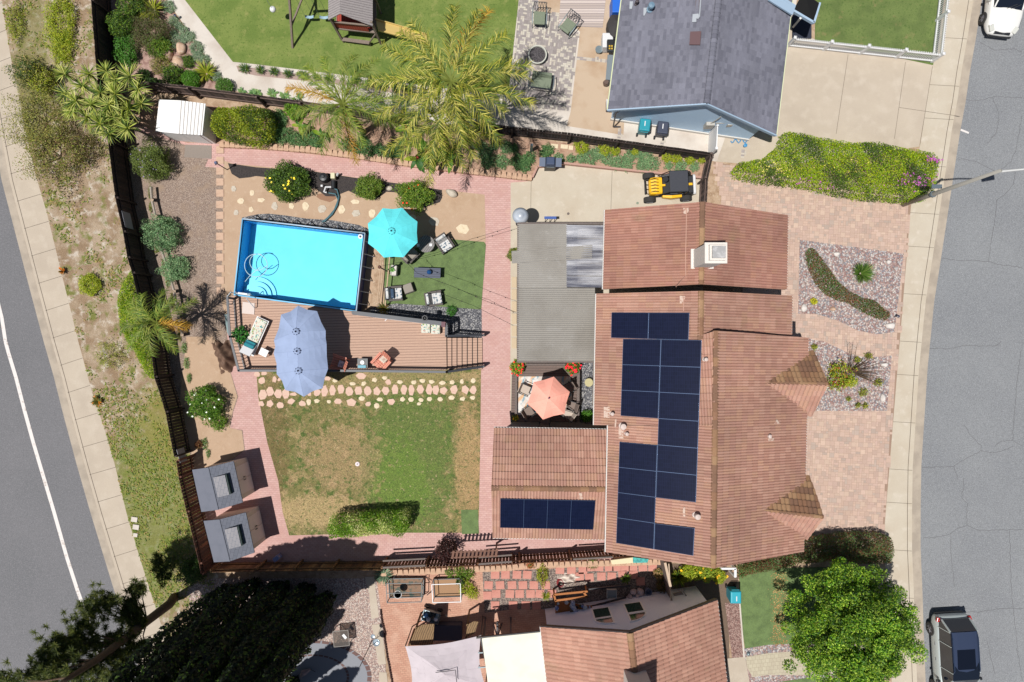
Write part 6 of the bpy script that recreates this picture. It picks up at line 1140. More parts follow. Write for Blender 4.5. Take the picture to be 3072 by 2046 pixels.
bould = mat('boulder_stone', A(222, 188, 160), .9, layers=[('n', A(190, 150, 120), 3, .5, .7), ('n', A(235, 215, 195), 7, .55, .7)], fine=(30, .15), bump=(20, .5, .03)); pales = mat('pale_stone', A(214, 202, 184), .9, layers=[('n', A(190, 176, 156), 9, .5, .7)], fine=(40, .12), bump=(40, .4, .01)); whst = mat('white_stone', A(236, 228, 220), .85, fine=(30, .1))
rock(0, 0, 1552, 505, 42, 60, 'tan boulder on the left of the group by the silver ground cover', bould, rot=.5, seed=1); rock(0, 0, 1675, 455, 42, 56, 'pale upright boulder on the right of the group in the neighbor garden', bould, seed=2); rock(0, 0, 1660, 592, 72, 62, 'largest orange tan boulder in the neighbor garden', bould, rot=-.5, seed=3)
rock(1, 1, 1225, 163, 28, 26, 'small round pale stone on the mulch between two shrubs', pales, h=.12, name='stone', cat='stone', seed=4); rock(1, 1, 1795, 208, 52, 38, 'large oval pale stone on the sand near the brick path', pales, rot=-.5, name='stone', cat='stone', seed=5)
for i, (r, c, x, y, a, b, lb) in enumerate(((1, 3, 625, 768, 32, 20, 'pale stone near the top of the upper gravel bed'), (1, 3, 1105, 840, 26, 22, 'white stone at the upper right of the upper gravel bed'), (1, 3, 328, 1262, 26, 40, 'white oval stone at the lower left of the upper gravel bed'), (1, 3, 1118, 1425, 38, 28, 'white stone at the lower right of the upper gravel bed'), (1, 3, 590, 1270, 26, 20, 'brown stone at the lower edge of the upper gravel bed'), (1, 3, 935, 882, 24, 18, 'brown stone beside the dark grass clump'), (2, 3, 1062, 215, 28, 24, 'white stone by the pavement in the lower gravel bed'), (2, 3, 1048, 520, 22, 34, 'upright white stone low in the lower gravel bed'))): rock(r, c, x, y, a, b, lb, bould if 'brown' in lb else whst, h=.16, name='stone', cat='stone', seed=20+i)
# stepping stones ------------------------------------------------
stepp = mat('square_paver', A(216, 182, 156), .9, layers=[('n', A(200, 164, 140), 4, .5, .7)], fine=(50, .1)); OR = ['topmost', 'second', 'third', 'fourth', 'fifth', 'sixth', 'seventh', 'eighth', 'ninth', 'tenth', 'eleventh', 'twelfth', 'thirteenth', 'fourteenth', 'fifteenth']
ys = [(0, 2015, 1300-1250)]
for i, y in enumerate([-190, -92, 5, 105, 207, 312, 411, 507, 603, 697, 795, 902, 1007, 1105]):
    x = 2024+(3 if i > 10 else 0); mb = MB(); p = P(1, 0, x, y); mb.box((p.x, p.y, .027), (.4, .38, .045)); one(mb, 'stepping_stone', stepp, f'square tan paver in the column left of the sand bed, {OR[i]} from the top', 'stepping stone', p, 'square pavers left of the sand bed', bevel=.01)
fl1 = mat('pink_flagstone', A(232, 196, 176), .9, layers=[('n', A(222, 178, 160), 5, .5, .75), ('n', A(236, 206, 180), 9, .55, .7)], fine=(40, .08)); fl2 = mat('cream_flagstone', A(240, 222, 190), .9, layers=[('n', A(224, 200, 165), 7, .5, .7)], fine=(40, .08))
ORD2 = ['leftmost', 'second', 'third', 'fourth', 'fifth', 'sixth', 'seventh', 'eighth', 'ninth', 'tenth', 'eleventh', 'twelfth', 'thirteenth', 'fourteenth', 'fifteenth', 'sixteenth', 'seventeenth', 'eighteenth', 'nineteenth', 'twentieth', 'twenty first', 'twenty second', 'twenty third', 'twenty fourth']
def flag(r, c, x, y, w, h, m, label, group, seed, z=.02):
    rd = random.Random(seed); n = rd.choice([5, 6, 6, 7]); pts = []
    for i in range(n): a = 6.283*(i+rd.uniform(-.22, .22))/n; k = rd.uniform(.85, 1.12); pts.append(P(r, c, x+math.cos(a)*w*.56*k, y+math.sin(a)*h*.56*k))
    mb = MB(); mb.prism([(p.x, p.y) for p in pts], .004, z+.012); one(mb, 'flagstone', m, label, 'flagstone', P(r, c, x, y), group, bevel=.008)
big = [(60, 490, 75, 95), (132, 460, 70, 90), (205, 482, 72, 80), (275, 478, 62, 90), (345, 483, 60, 40), (490, 480, 40, 50), (565, 470, 60, 62), (632, 455, 58, 100), (705, 445, 64, 92), (780, 442, 64, 88), (858, 455, 70, 84), (943, 452, 66, 84), (1028, 453, 66, 84), (1110, 455, 66, 84), (1192, 452, 68, 74), (1280, 440, 58, 92), (1360, 445, 58, 90), (1430, 448, 56, 96), (1512, 444, 60, 86), (1590, 443, 58, 88), (1650, 448, 58, 90), (1722, 453, 68, 80), (1820, 443, 66, 80), (1922, 443, 64, 84), (1997, 446, 62, 82)]
for i, (x, y, w, h) in enumerate(big): flag(2, 1, x, y, w, h, fl1, f'large pink flagstone in the middle row below the deck, {(ORD2+["last"])[i]} from the left', 'large flagstones of the middle row', 100+i)
low = [(50, 573, 50, 52), (130, 572, 64, 66), (222, 587, 66, 58), (328, 552, 66, 60), (426, 572, 60, 50), (487, 557, 42, 56), (560, 549, 48, 40), (672, 554, 44, 34), (757, 551, 68, 48), (875, 560, 90, 74), (972, 524, 52, 40), (1033, 574, 52, 42), (1110, 592, 54, 46), (1140, 535, 54, 36), (1240, 553, 70, 56), (1348, 532, 50, 46), (1424, 534, 50, 46), (1517, 539, 48, 38), (1500, 573, 38, 30), (1593, 530, 50, 38), (1692, 532, 52, 38), (1798, 515, 54, 42), (1897, 527, 50, 48), (1992, 519, 48, 36)]
for i, (x, y, w, h) in enumerate(low): flag(2, 1, x, y, w, h, fl1 if i in (0, 1, 2, 3, 4, 8, 9, 11, 14) else fl2, f'small flagstone in the row nearest the lawn, {ORD2[i]} from the left', 'small flagstones of the lower row', 200+i)
upp = [(12, 300, 60, 50), (75, 292, 50, 38), (57, 360, 58, 60), (170, 350, 40, 62), (215, 352, 30, 30), (660, 340, 60, 40), (727, 360, 42, 32), (890, 389, 56, 32), (966, 318, 96, 62), (990, 388, 52, 42), (1090, 355, 50, 42), (1182, 335, 50, 32), (1218, 372, 52, 50), (1323, 373, 54, 36), (1449, 377, 52, 38), (1529, 362, 50, 36), (1614, 369, 52, 36), (1713, 381, 54, 38), (1800, 376, 46, 38), (1893, 368, 36, 44), (1997, 361, 46, 44)]
for i, (x, y, w, h) in enumerate(upp): flag(2, 1, x, y, w, h, fl1 if i in (0, 1, 2, 3, 4, 5, 8, 12) else fl2, f'small flagstone in the row nearest the deck, {ORD2[i]} from the left', 'small flagstones of the upper row', 300+i)
pool_st = [(1, 0, 2148, 168, 44, 56), (1, 0, 2316, 207, 40, 52), (1, 0, 2214, 280, 56, 54), (1, 0, 2172, 385, 46, 54), (1, 0, 2305, 358, 50, 50), (1, 1, 48, 272, 66, 46), (1, 1, 172, 327, 52, 76), (1, 1, 328, 322, 52, 64), (1, 1, 458, 328, 60, 78), (1, 1, 605, 353, 76, 66), (1, 1, 788, 357, 70, 80), (1, 1, 914, 285, 80, 40), (1, 1, 916, 392, 76, 64), (1, 1, 1066, 395, 62, 84), (1, 1, 1440, 430, 60, 50), (1, 1, 1640, 468, 90, 90), (1, 1, 1900, 536, 112, 84)]
for i, (r, c, x, y, w, h) in enumerate(pool_st): flag(r, c, x, y, w, h, fl2 if i % 3 else pales, f'pale irregular flagstone on the sand round the pool, {ORD2[i]} going left to right', 'flagstones on the sand round the pool', 400+i, z=.022)
for i, (x, y, w) in enumerate(((390, 1345, 68), (480, 1350, 70), (540, 1360, 42))): p = P(0, 2, x, y); mb = MB(); mb.box((p.x, p.y, .045), (w*.0055, .22, .04), -.1); one(mb, 'stepping_stone', fl2, f'pale rectangular stone in the planting under the dark fence, {["left", "middle", "right"][i]} one', 'stepping stone', p)
for i, (x, y) in enumerate(((1240, 72), (1255, 142), (1250, 215))): p = P(3, 0, x, y); mb = MB(); mb.box((p.x, p.y, .05), (.33-.1*(i == 2), .26-.06*(i == 2), .07), -.15); one(mb, 'utility_cover', concw, f'small pale utility cover on the verge beside the pavement, {["upper", "middle", "lower smaller"][i]} one', 'utility cover', p, bevel=.01)
tiler = mat('red_tile', A(216, 152, 136), .9, layers=[('n', A(204, 138, 122), 3, .5, .7)], fine=(40, .08)); i = 0
for row, (y, xs) in enumerate(((510, (720, 800, 890, 960, 1040, 1110, 1200, 1290)), (535, (440, 545, 650)), (580, (-155, -60, 45, 140, 1015, 1115)), (595, (820, 915, 620)), (605, (710,)), (675, (-215, -110, 0, 100, 200, 310)), (755, (-145, -20, 70, 170, 255, 365)), (770, (-225,)), (860, (-155, 10, 125, 225)), (640, (1180,)))):
    for x in xs:
        p = P(3, 2, x, y); mb = MB(); mb.box((p.x, p.y, .035), (.45, .42, .05), random.Random(i).uniform(-.08, .08)); i += 1
        one(mb, 'stepping_tile', tiler, f'square red tile in the southern garden, {["top", "second", "third", "fourth", "fifth", "sixth", "seventh", "eighth", "ninth", "tenth"][row]} row, {ORD2[xs.index(x)]} from its left', 'stepping tile', p, 'red stepping tiles')
# umbrellas -------------------------------------------------------
def umbrella(out, ze, hubs, zt, m, label, finial, polem=None, pole_at=None, sag=.05, floor=0.0, vent=True):
    o = [W(p, ze) for p in out]; hb_ = [W(p, zt) for p in hubs]; c = sum(hb_, Vector())/len(hb_); t = thing('patio_umbrella', label, 'umbrella', (c.x, c.y, floor)); n = len(o); mb = MB(); near = [min(range(len(hb_)), key=lambda j: (hb_[j]-p).length) for p in o]
    S_ = 5
    def ln(a, b, f): p = a.lerp(b, f); p.z += .06*math.sin(math.pi*f); return p
    for i in range(n):
        j = (i+1) % n; ha, hb2 = hb_[near[i]], hb_[near[j]]; edge_in = c
        for k in range(S_):
            f0, f1 = k/S_, (k+1)/S_; A0, A1, B0, B1 = ln(ha, o[i], f0), ln(ha, o[i], f1), ln(hb2, o[j], f0), ln(hb2, o[j], f1)
            def mid(a, b, f): q = (a+b)/2; q.z -= sag*f*f*1.1; cc = Vector((c.x, c.y, q.z)); return q+(cc-q)*(.035*f)
            M0, M1 = mid(A0, B0, f0), mid(A1, B1, f1)
            if (A0-B0).length < 1e-5: mb.poly([A0, A1, M1]); mb.poly([A0, M1, B1])
            else: mb.poly([A0, A1, M1, M0]); mb.poly([M0, M1, B1, B0])
        if len(hb_) > 1 and near[i] == near[j] is False: pass
    cn = mb.build('canopy', m, t)
    b = cn.modifiers.new('thick', 'SOLIDIFY'); b.thickness = .006
    seam = MB()
    for i in range(n): seam.tube([ln(hb_[near[i]], o[i], f/6)+Vector((0, 0, .006)) for f in range(1, 7)], .006, 4)
    seam.build('seam', m, cn)
    for k, h in enumerate(hb_):
        mb = MB(); r0 = .17 if len(hb_) > 1 else .2; vc = [(r0, -.015), (r0*.75, .03), (.03, .09), (.001, .1)]; mb.lathe(h+Vector((0, 0, .0)), vc, 8); mb.build('vent_cap', m, t) if vent else None
        mb = MB(); mb.lathe(h+Vector((0, 0, .08)), [(.035, 0), (.045, .03), (.02, .07), (.001, .09)], 10); mb.build('finial', finial, t)
        if vent:
            mb = MB()
            for q_ in range(8): a = q_*.785; mb.tube([h+Vector((math.cos(a)*.17, math.sin(a)*.17, .02)), h+Vector((math.cos(a+.35)*.15, math.sin(a+.35)*.15, .035))], .012, 4)
            mb.build('vent_stitching', finial, t)
    mb = MB()
    for i in range(n): mb.bar(ln(hb_[near[i]], o[i], .03)-Vector((0, 0, .06)), o[i]-Vector((0, 0, .03)), .02)
    mb.build('ribs', finial, t)
    mb = MB(); pp_ = pole_at or c; mb.tube([(pp_.x, pp_.y, floor), (pp_.x, pp_.y, zt-.05)], .035, 8); mb.build('pole', polem or finial, t); mb = MB(); mb.lathe((pp_.x, pp_.y, floor), [(.28, 0), (.28, .05), (.06, .1)], 16); mb.build('base', polem or finial, t); return t
def cloth(n, c):
    k = NT(n); nz = k.mix(k.ramp(k.noise(2, 4), .35, .7), c, tuple(x*.9 for x in c)); k.l(nz, k.b.inputs['Base Color']); k.b.inputs['Roughness'].default_value = .9; tr = k.n('BsdfTranslucent'); k.l(nz, tr.inputs[0]); mx = k.n('MixShader'); mx.inputs[0].default_value = .1; k.l(k.b.outputs[0], mx.inputs[1]); k.l(tr.outputs[0], mx.inputs[2]); k.l(mx.outputs[0], k.o.inputs[0]); return k.m
navy = mat('navy_metal', A(50, 54, 80), .4)
umbrella(N(1, 1, 1165, 345, 1345, 342, 1482, 468, 1484, 660, 1355, 795, 1175, 798, 1030, 668, 1028, 485), 2.35, N(1, 1, 1245, 555), 2.85, cloth('turquoise_cloth', A(100, 224, 230, 1)), 'octagonal turquoise umbrella between the pool and the artificial turf', mat('teal_metal', A(40, 90, 110), .4))
umbrella(N(1, 1, 388, 1240, 560, 1290, 640, 1470)+N(2, 1, 648, 20, 662, 250, 612, 430, 440, 508, 270, 448, 190, 300, 163, 110)+N(1, 1, 165, 1560, 232, 1322), ZD+2.2, N(1, 1, 368, 1478)+N(2, 1, 378, 90, 390, 270), ZD+2.75, cloth('lavender_cloth', A(160, 176, 208, .92)), 'long lavender grey double umbrella standing on the wooden deck', navy, floor=ZD, sag=.06)
umbrella(N(2, 2, 385, 325, 530, 465, 482, 665, 285, 718, 142, 572, 200, 375), 2.3, N(2, 2, 338, 520), 2.8, cloth('coral_cloth', A(252, 176, 156, 1)), 'hexagonal coral umbrella over the small dining deck', mat('violet_metal', A(130, 100, 130), .4), floor=.3, vent=False)
# patio furniture --------------------------------------------------
flo = mat('floral_cushion', A(228, 226, 222), .9, layers=[('n', A(70, 100, 120), 9, .56, .6, 4), ('n', A(150, 165, 170), 13, .6, .66, 4)]); flo2 = mat('floral_cushion_bright', A(235, 232, 215), .9, layers=[('n', A(70, 150, 150), 10, .57, .61, 4), ('n', A(215, 110, 90), 12, .6, .64, 4), ('n', A(150, 175, 90), 8, .6, .65, 4)]); taupe = mat('taupe_frame', A(92, 84, 80), .7); greyc = mat('grey_cushion', A(160, 152, 140), .9, fine=(40, .1)); sage = mat('sage_cushion', A(132, 142, 120), .9, fine=(40, .1)); silverm = mat('silver_frame', A(150, 165, 170), .35, metal=.5)
def cushion(mb, c, s, rx=0): mb.box(c, s, 0, rx=rx)
def lounge_chair(label, loc, rz, cm, group, fm=None):
    t = thing('lounge_chair', label, 'chair', (0, 0, 0), group); fm = fm or taupe
    mb = MB(); mb.box((0, 0, .33), (.66, .62, .16)); mb.build('seat_frame', fm, t)
    for s in (-1, 1): mb = MB(); mb.box((s*.34, .0, .58), (.09, .74, .05)); mb.box((s*.34, .32, .3), (.07, .07, .55)); mb.box((s*.34, -.32, .3), (.07, .07, .55)); mb.build('armrest', fm, t)
    mb = MB(); mb.box((0, .38, .6), (.66, .08, .62), rx=-.25); mb.build('backrest', fm, t)
    mb = MB(); mb.box((0, -.04, .46), (.56, .6, .12)); mb.build('seat_cushion', cm, t, bevel=.03); mb = MB(); mb.box((0, .28, .74), (.56, .14, .5), rx=-.3); mb.build('back_cushion', cm, t, bevel=.03); return place(t, loc, rz)
GC = 'cushioned lounge chairs on the artificial turf'
lounge_chair('lounge chair with floral cushions at the upper edge of the artificial turf', P(1, 1, 1745, 690, 0), -2.55+math.pi, flo, GC); t = lounge_chair('lounge chair with floral cushions and dark lumbar pillow beside its ottoman', P(1, 1, 1295, 1135, 0), 2.0-.35, flo, GC)
mb = MB(); mb.box((0, .12, .63), (.5, .16, .2)); pl_ = mb.build('pillow', mat('navy_pillow', A(60, 84, 110), .9, layers=[('n', A(150, 165, 175), 9, .58, .62)]), t, bevel=.04)
lounge_chair('lounge chair with floral cushions at the lower edge of the artificial turf', P(1, 1, 1655, 1180, 0), 1.57+.15, flo, GC); lounge_chair('lounge chair half hidden under the turquoise umbrella', P(1, 1, 1430, 775, 0), 2.35, greyc, GC)
t = thing('ottoman', 'square grey cushioned ottoman in front of the lounge chair by the timber rail', 'ottoman', (0, 0, 0)); mb = MB(); mb.box((0, 0, .18), (.52, .5, .3)); mb.build('frame', taupe, t); mb = MB(); mb.box((0, 0, .39), (.48, .46, .12)); mb.build('cushion', greyc, t, bevel=.03); place(t, P(1, 1, 1408, 1085, 0), .33)
t = thing('round_table', 'round slatted table half in the shadow of the turquoise umbrella', 'table', P(1, 1, 1565, 672, 0)); b = P(1, 1, 1562, 672, .7); mb = MB(); mb.lathe((b.x, b.y, .66), [(.44, 0), (.45, .02), (.44, .045)], 32); mb.build('tabletop', mat('slatted_top', A(140, 136, 132), .7, layers=[('w', 3.2, A(95, 92, 92), .75, .9, .6)]), t)
for k in range(4): mb = MB(); a = .8+k*1.57; mb.bar((b.x+math.cos(a)*.3, b.y+math.sin(a)*.3, 0), (b.x+math.cos(a)*.26, b.y+math.sin(a)*.26, .66), .05); mb.build('leg', taupe, t)
for x, y, lb in ((1490, 685, 'left'), (1605, 682, 'right')): p = P(1, 1, x, y, .71); mb = MB(); mb.box((p.x, p.y, .715), (.14, .14, .012)); one(mb, 'napkin', wpl, f'small white napkin on the round table, {lb} one', 'napkin', p)
t = thing('fire_table', 'long blue grey slatted fire table in the middle of the artificial turf', 'table', (0, 0, 0)); fm = mat('blue_grey_paint', A(76, 84, 104), .6, layers=[('w', 2.6, A(50, 56, 72), .8, .93, math.pi/2)])
mb = MB(); mb.box((0, 0, .54), (1.38, .52, .05)); mb.build('tabletop', fm, t, bevel=.01); mb = MB(); mb.box((0, 0, .26), (1.22, .4, .5)); mb.build('base', fm, t); place(t, P(1, 1, 1586, 948, 0), -.03)
mb = MB(); p = P(1, 1, 1592, 932, .7); mb.lathe((p.x, p.y, .57), [(.06, 0), (.05, .03), (.1, .08), (.13, .16), (.1, .24), (.001, .28)], 16); one(mb, 'glass_globe', mat('blue_glass', A(36, 84, 140), .1, spec=1), 'shiny blue glass globe on the fire table', 'ornament', (p.x, p.y, .57), smooth=True)
t = thing('planter_box', 'white wooden crate planter with a succulent at the edge of the turf', 'planter', (0, 0, 0)); mb = MB()
for s in (-1, 1): mb.box((s*.13, 0, .3), (.03, .52, .5)); mb.box((0, s*.25, .3), (.26, .03, .5))
mb.box((0, 0, .3), (.24, .5, .4)); mb.build('crate', mat('crate_white', A(222, 214, 206), .8, fine=(30, .15)), t); place(t, P(1, 1, 1280, 925, 0), -.08)
tuft(1, 1, 1258, 912, 22, .14, [A(120, 180, 90, .9), A(150, 200, 120, .9)], 'pale green succulent growing in the white crate', 26, 'succulent', 'succulent', z0=.5, w=.08)
# string lights on a pole
bb = P(1, 1, 1215, 930, 0); tp_ = P(1, 1, 1135, 885, 2.4); t = thing('light_pole', 'dark pole carrying the string lights between pool and turf', 'pole', (tp_.x, tp_.y, 0)); mb = MB(); mb.tube([(tp_.x, tp_.y, 0), tp_], .035, 8); mb.build('pole', darkm, t); mb = MB(); mb.lathe((tp_.x, tp_.y, 2.36), [(.06, 0), (.09, .04), (.05, .1), (.001, .1)], 10); mb.build('head', mat('rust_head', A(110, 70, 50), .7), t)
bulb = mat('bulb', A(50, 46, 44), .3)
def strings(pts, label):
    p3 = [W(n, z) for n, z in pts]; t = thing('string_lights', label, 'string lights', p3[0]); mb = MB(); path = []
    for a, b in zip(p3, p3[1:]):
        for i in range(6): f = i/6; q_ = a.lerp(b, f); q_.z -= .12*math.sin(math.pi*f); path.append(q_)
    path.append(p3[-1]); mb.tube(path, .008, 4); mb.build('wire', blk, t)
    for i in range(1, len(path)-1, 3): mb = MB(); q_ = path[i]; mb.lathe(q_-Vector((0, 0, .11)), [(.001, 0), (.032, .03), (.026, .07), (.018, .11)], 8); mb.build('bulb', bulb, t)
strings([((N(1, 1, 1140, 880))[0], 2.4), (N(1, 1, 1650, 757)[0], 2.3), (N(1, 1, 1975, 628)[0], 2.4), (N(1, 1, 2340, 515)[0], 2.7)], 'string of bulbs from the pole across the turf to the patio cover corner'); strings([(N(1, 1, 1380, 838)[0], 2.4), (N(1, 1, 1480, 940)[0], 2.4), (N(1, 1, 1820, 1068)[0], 2.35), (N(1, 1, 2120, 1200)[0], 2.4), (N(1, 2, 40, 1300)[0], 2.7)], 'string of bulbs running diagonally over the fire table to the patio cover')
strings([(N(1, 1, 1655, 1110)[0], 2.3), (N(1, 1, 2000, 1240)[0], 2.35), (N(1, 2, 10, 1420)[0], 2.6)], 'string of bulbs crossing the path below the artificial turf')
# deck furniture ------------------------------------------------
t = thing('chaise_longue', 'white chaise longue with floral cushion and teal pillow on the deck', 'chaise longue', (0, 0, 0)); mb = MB(); mb.box((0, .1, .3), (.66, 1.95, .06)); mb.build('frame', wht, t)
for sx in (-1, 1):
    for sy in (-.8, .9): mb = MB(); mb.bar((sx*.29, sy, 0), (sx*.29, sy, .3), .05); mb.build('leg', wht, t)
mb = MB(); mb.box((0, .38, .38), (.56, 1.3, .1)); mb.build('mattress', flo2, t, bevel=.03); mb = MB(); mb.box((0, -.55, .52), (.58, .75, .08), rx=-.45); mb.build('back_panel', wht, t); mb = MB(); mb.box((0, -.36, .56), (.52, .34, .14), rx=-.35); mb.build('pillow', mat('teal_pillow', A(50, 150, 160), .9, layers=[('w', 1.5, A(30, 105, 125), .6, .75, math.pi/2)]), t, bevel=.04); place(t, P(2, 0, 2360, -30, ZD), -.42)
t = thing('side_table', 'small white side table beside the chaise longue', 'table', (0, 0, 0)); mb = MB(); mb.box((0, 0, .45), (.42, .36, .04)); mb.build('tabletop', wht, t)
for sx in (-1, 1):
    for sy in (-1, 1): mb = MB(); mb.bar((sx*.17, sy*.14, 0), (sx*.17, sy*.14, .44), .035); mb.build('leg', wht, t)
place(t, P(2, 1, 100, 100, ZD), -.45)
redp = mat('coral_paint', A(236, 154, 128), .7, layers=[('w', 2.4, A(196, 112, 92), .85, .95, 0)])
def adirondack(label, loc, rz, towel):
    t = thing('garden_chair', label, 'chair', (0, 0, 0), 'coral wooden chairs on the deck'); mb = MB()
    for i in range(6): mb.box((0, -.3+i*.1, .38-i*.015), (.52, .085, .025))
    mb.build('seat', redp, t); mb = MB()
    for i in range(6): mb.box((-.22+i*.088, .42, .68+.04*math.sin(i/5*3.14)), (.078, .025, .78+.1*math.sin(i/5*3.14)), rx=-.42)
    mb.build('backrest', redp, t)
    for s in (-1, 1): mb = MB(); mb.box((s*.33, .0, .56), (.13, .72, .025)); mb.build('armrest', redp, t); mb = MB(); mb.bar((s*.3, -.33, 0), (s*.3, -.33, .55), .06); mb.bar((s*.3, .4, 0), (s*.3, .3, .55), .06); mb.build('leg', redp, t)
    mb = MB(); mb.box((0, .2, .56), (.34, .3, .09), rx=-.5); mb.build('pillow', towel, t, bevel=.03); return place(t, loc, rz)
adirondack('coral wooden chair in the shadow of the lavender umbrella', P(2, 1, 775, 195, ZD), -.95+3.14+2.2, mat('striped_pillow', A(190, 200, 215), .9, layers=[('n', A(120, 140, 170), 8, .55, .6)])); adirondack('sunlit coral wooden chair with pale pillow near the deck rail', P(2, 1, 1165, 190, ZD), -.75, mat('cream_pillow', A(235, 224, 205), .9, layers=[('n', A(190, 170, 150), 8, .58, .64)]))
t = thing('side_table', 'black square side table with teal bowl between the coral chairs', 'table', (0, 0, 0)); mb = MB(); mb.box((0, 0, .46), (.52, .5, .05)); mb.build('tabletop', blk, t); mb = MB(); mb.box((0, 0, .22), (.44, .42, .42)); mb.build('base', blk, t); mb = MB(); mb.box((-.02, -.16, .52), (.4, .14, .07)); mb.build('tray', mat('teal_tray', A(90, 170, 190), .5), t); mb = MB(); mb.lathe((0, .05, .49), [(.05, 0), (.1, .05), (.11, .06)], 12); mb.build('bowl', mat('white_bowl', A(220, 220, 220), .4), t); place(t, P(2, 1, 998, 200, ZD), 0)
for x, lb in ((1558, 'left'), (1648, 'right')): mb = MB(); p = P(1, 1, x, 1448+(x-1558)*.1, ZD+.42); mb.box((p.x, p.y, ZD+.2), (.46, .48, .4)); t = one(mb, 'pouf', flo2, f'square floral pouf against the deck rail, {lb} one of the pair', 'pouf', (p.x, p.y, ZD), 'pair of floral poufs', bevel=.04)
t = thing('floor_fan', 'round black wire floor fan at the top deck rail', 'fan', P(1, 1, 1550, 1365, ZD)); p = P(1, 1, 1550, 1355, ZD+1.0); mb = MB()
for r_ in (.14, .1, .06): mb.lathe(p, [(r_, 0), (r_+.006, .006), (r_, .012)], 24)
for k in range(12): a = k*math.pi/6; mb.tube([p+Vector((math.cos(a)*.03, math.sin(a)*.03, .01)), p+Vector((math.cos(a)*.14, math.sin(a)*.14, .006))], .004, 4)
mb.build('grille', darkm, t); mb = MB(); mb.lathe(p, [(.035, -.03), (.035, .02)], 12); mb.bar(p, (p.x, p.y, ZD), .03); mb.build('stand', darkm, t)
mb = MB(); mb.tube([P(1, 1, 890, 1318, ZD+.5), P(1, 1, 1200, 1360, ZD+.5), P(1, 1, 1690, 1418, ZD+.5)], .022, 6); mb.bar(P(1, 1, 1185, 1380, ZD+.52), P(1, 1, 1215, 1345, ZD+.52), .03); one(mb, 'telescopic_pole', wht, 'thin white pool pole lying along the upper deck rail', 'pole')
mb = MB(); p = P(1, 1, 1722, 1413, ZD+.95); mb.box((p.x, p.y, ZD+.97), (.2, .26, .06)); one(mb, 'tray', mat('maroon', A(110, 66, 76), .6), 'small maroon tray on the corner post of the deck rail', 'tray', p)
# brown covered heap left of the deck
rng = rngn(); bm = bmesh.new(); bmesh.ops.create_grid(bm, x_segments=26, y_segments=26, size=1)
for v in bm.verts:
    x, y = v.co.x, v.co.y; r_ = math.hypot(x, y); v.co.z = max(0, .75*(1-r_**2.2))+.07*math.sin(9*x+4*y)+.05*math.sin(11*y-6*x+1); v.co.z = max(v.co.z, .01); a = math.atan2(y, x); k = 1+.13*math.sin(3*a+1)+.08*math.sin(7*a); v.co.x *= .52*k; v.co.y *= .8*k
me = bpy.data.meshes.new('furniture_cover'); bm.to_mesh(me); bm.free(); me.materials.append(mat('brown_cover_cloth', A(120, 92, 74), .8, fine=(15, .15))); me.polygons.foreach_set('use_smooth', [True]*len(me.polygons)); o = link('furniture_cover', me, None, P(2, 0, 2080, 130, 0)); o.rotation_euler = (0, 0, .3); tag(o, 'crumpled brown cover over something beside the left deck rail', 'cover')
mb = MB(); q_ = N(1, 0, 2085, 1320, 2110, 1480, 2150, 1568); mb.tube([W(k, .3) for k in q_], .14, 8); one(mb, 'garden_tub', mat('grey_green_tub', A(140, 160, 160), .6), 'grey green rounded tub edge outside the left deck rail', 'tub')
# coral dining set ----------------------------------------------
dc = P(2, 2, 330, 525, 0); t = thing('dining_table', 'round glass dining table under the coral umbrella', 'table', (dc.x, dc.y, .3)); mb = MB(); mb.lathe((dc.x, dc.y, 1.0), [(.6, 0), (.61, .015), (.6, .03)], 28); mb.build('tabletop', mat('table_glass', A(150, 150, 150), .2), t)
for k in range(4): a = .8+k*1.57; mb = MB(); mb.bar((dc.x+math.cos(a)*.45, dc.y+math.sin(a)*.45, .31), (dc.x+math.cos(a)*.45, dc.y+math.sin(a)*.45, 1.0), .04); mb.build('leg', taupe, t)
slg = mat('sling_fabric', A(140, 124, 114), .9); slc = mat('sling_cream', A(205, 190, 175), .9)
for x, y, a, lb, m_ in ((118, 440, 2.0, 'upper left of the coral umbrella, with cream seat', slc), (150, 640, 3.9-1.57-.6, 'lower left of the coral umbrella', slg), (300, 715, 3.14, 'directly below the coral umbrella', slg), (510, 655, -2.45, 'lower right of the coral umbrella', slc), (535, 590, -2.0, 'right of the coral umbrella beside the low beam', slg), (510, 425, -.9, 'upper right in the umbrella shadow', slg)):
    t = thing('dining_chair', f'metal sling dining chair at the {lb}', 'chair', (0, 0, 0), 'sling chairs round the dining table'); mb = MB(); mb.box((0, 0, .42), (.46, .46, .03)); mb.build('seat', m_, t); mb = MB(); mb.box((0, .27, .66), (.44, .03, .48), rx=-.25); mb.build('backrest', m_, t)
    for s in (-1, 1): mb = MB(); mb.tube([(s*.26, -.25, 0), (s*.26, -.25, .62), (s*.26, .2, .64), (s*.26, .34, .92)], .018, 6); mb.tube([(s*.26, .25, 0), (s*.26, .1, .62)], .018, 6); mb.build('side_frame', blk, t)
    p = P(2, 2, x, y, .3); v = dc-p; place(t, (p.x, p.y, .31), math.atan2(v.y, v.x)+math.pi/2)
t = thing('plant_pot', 'round pot filled with yellow gravel between the small deck and the house', 'pot', P(2, 2, 705, 378, 0)); b = P(2, 2, 705, 378, .3); mb = MB(); mb.lathe((b.x, b.y, 0), [(.13, 0), (.2, .32), (.22, .36), (.19, .36)], 20); mb.build('pot', mat('pot_glaze', A(190, 180, 130), .5), t); mb = MB(); mb.lathe((b.x, b.y, .33), [(.19, 0), (.1, .02), (.001, .03)], 16); mb.build('filling', mat('yellow_gravel', A(225, 190, 120), .9, layers=[('v', 30, .7, [A(240, 200, 120), A(180, 150, 90), A(230, 160, 60)])]), t)
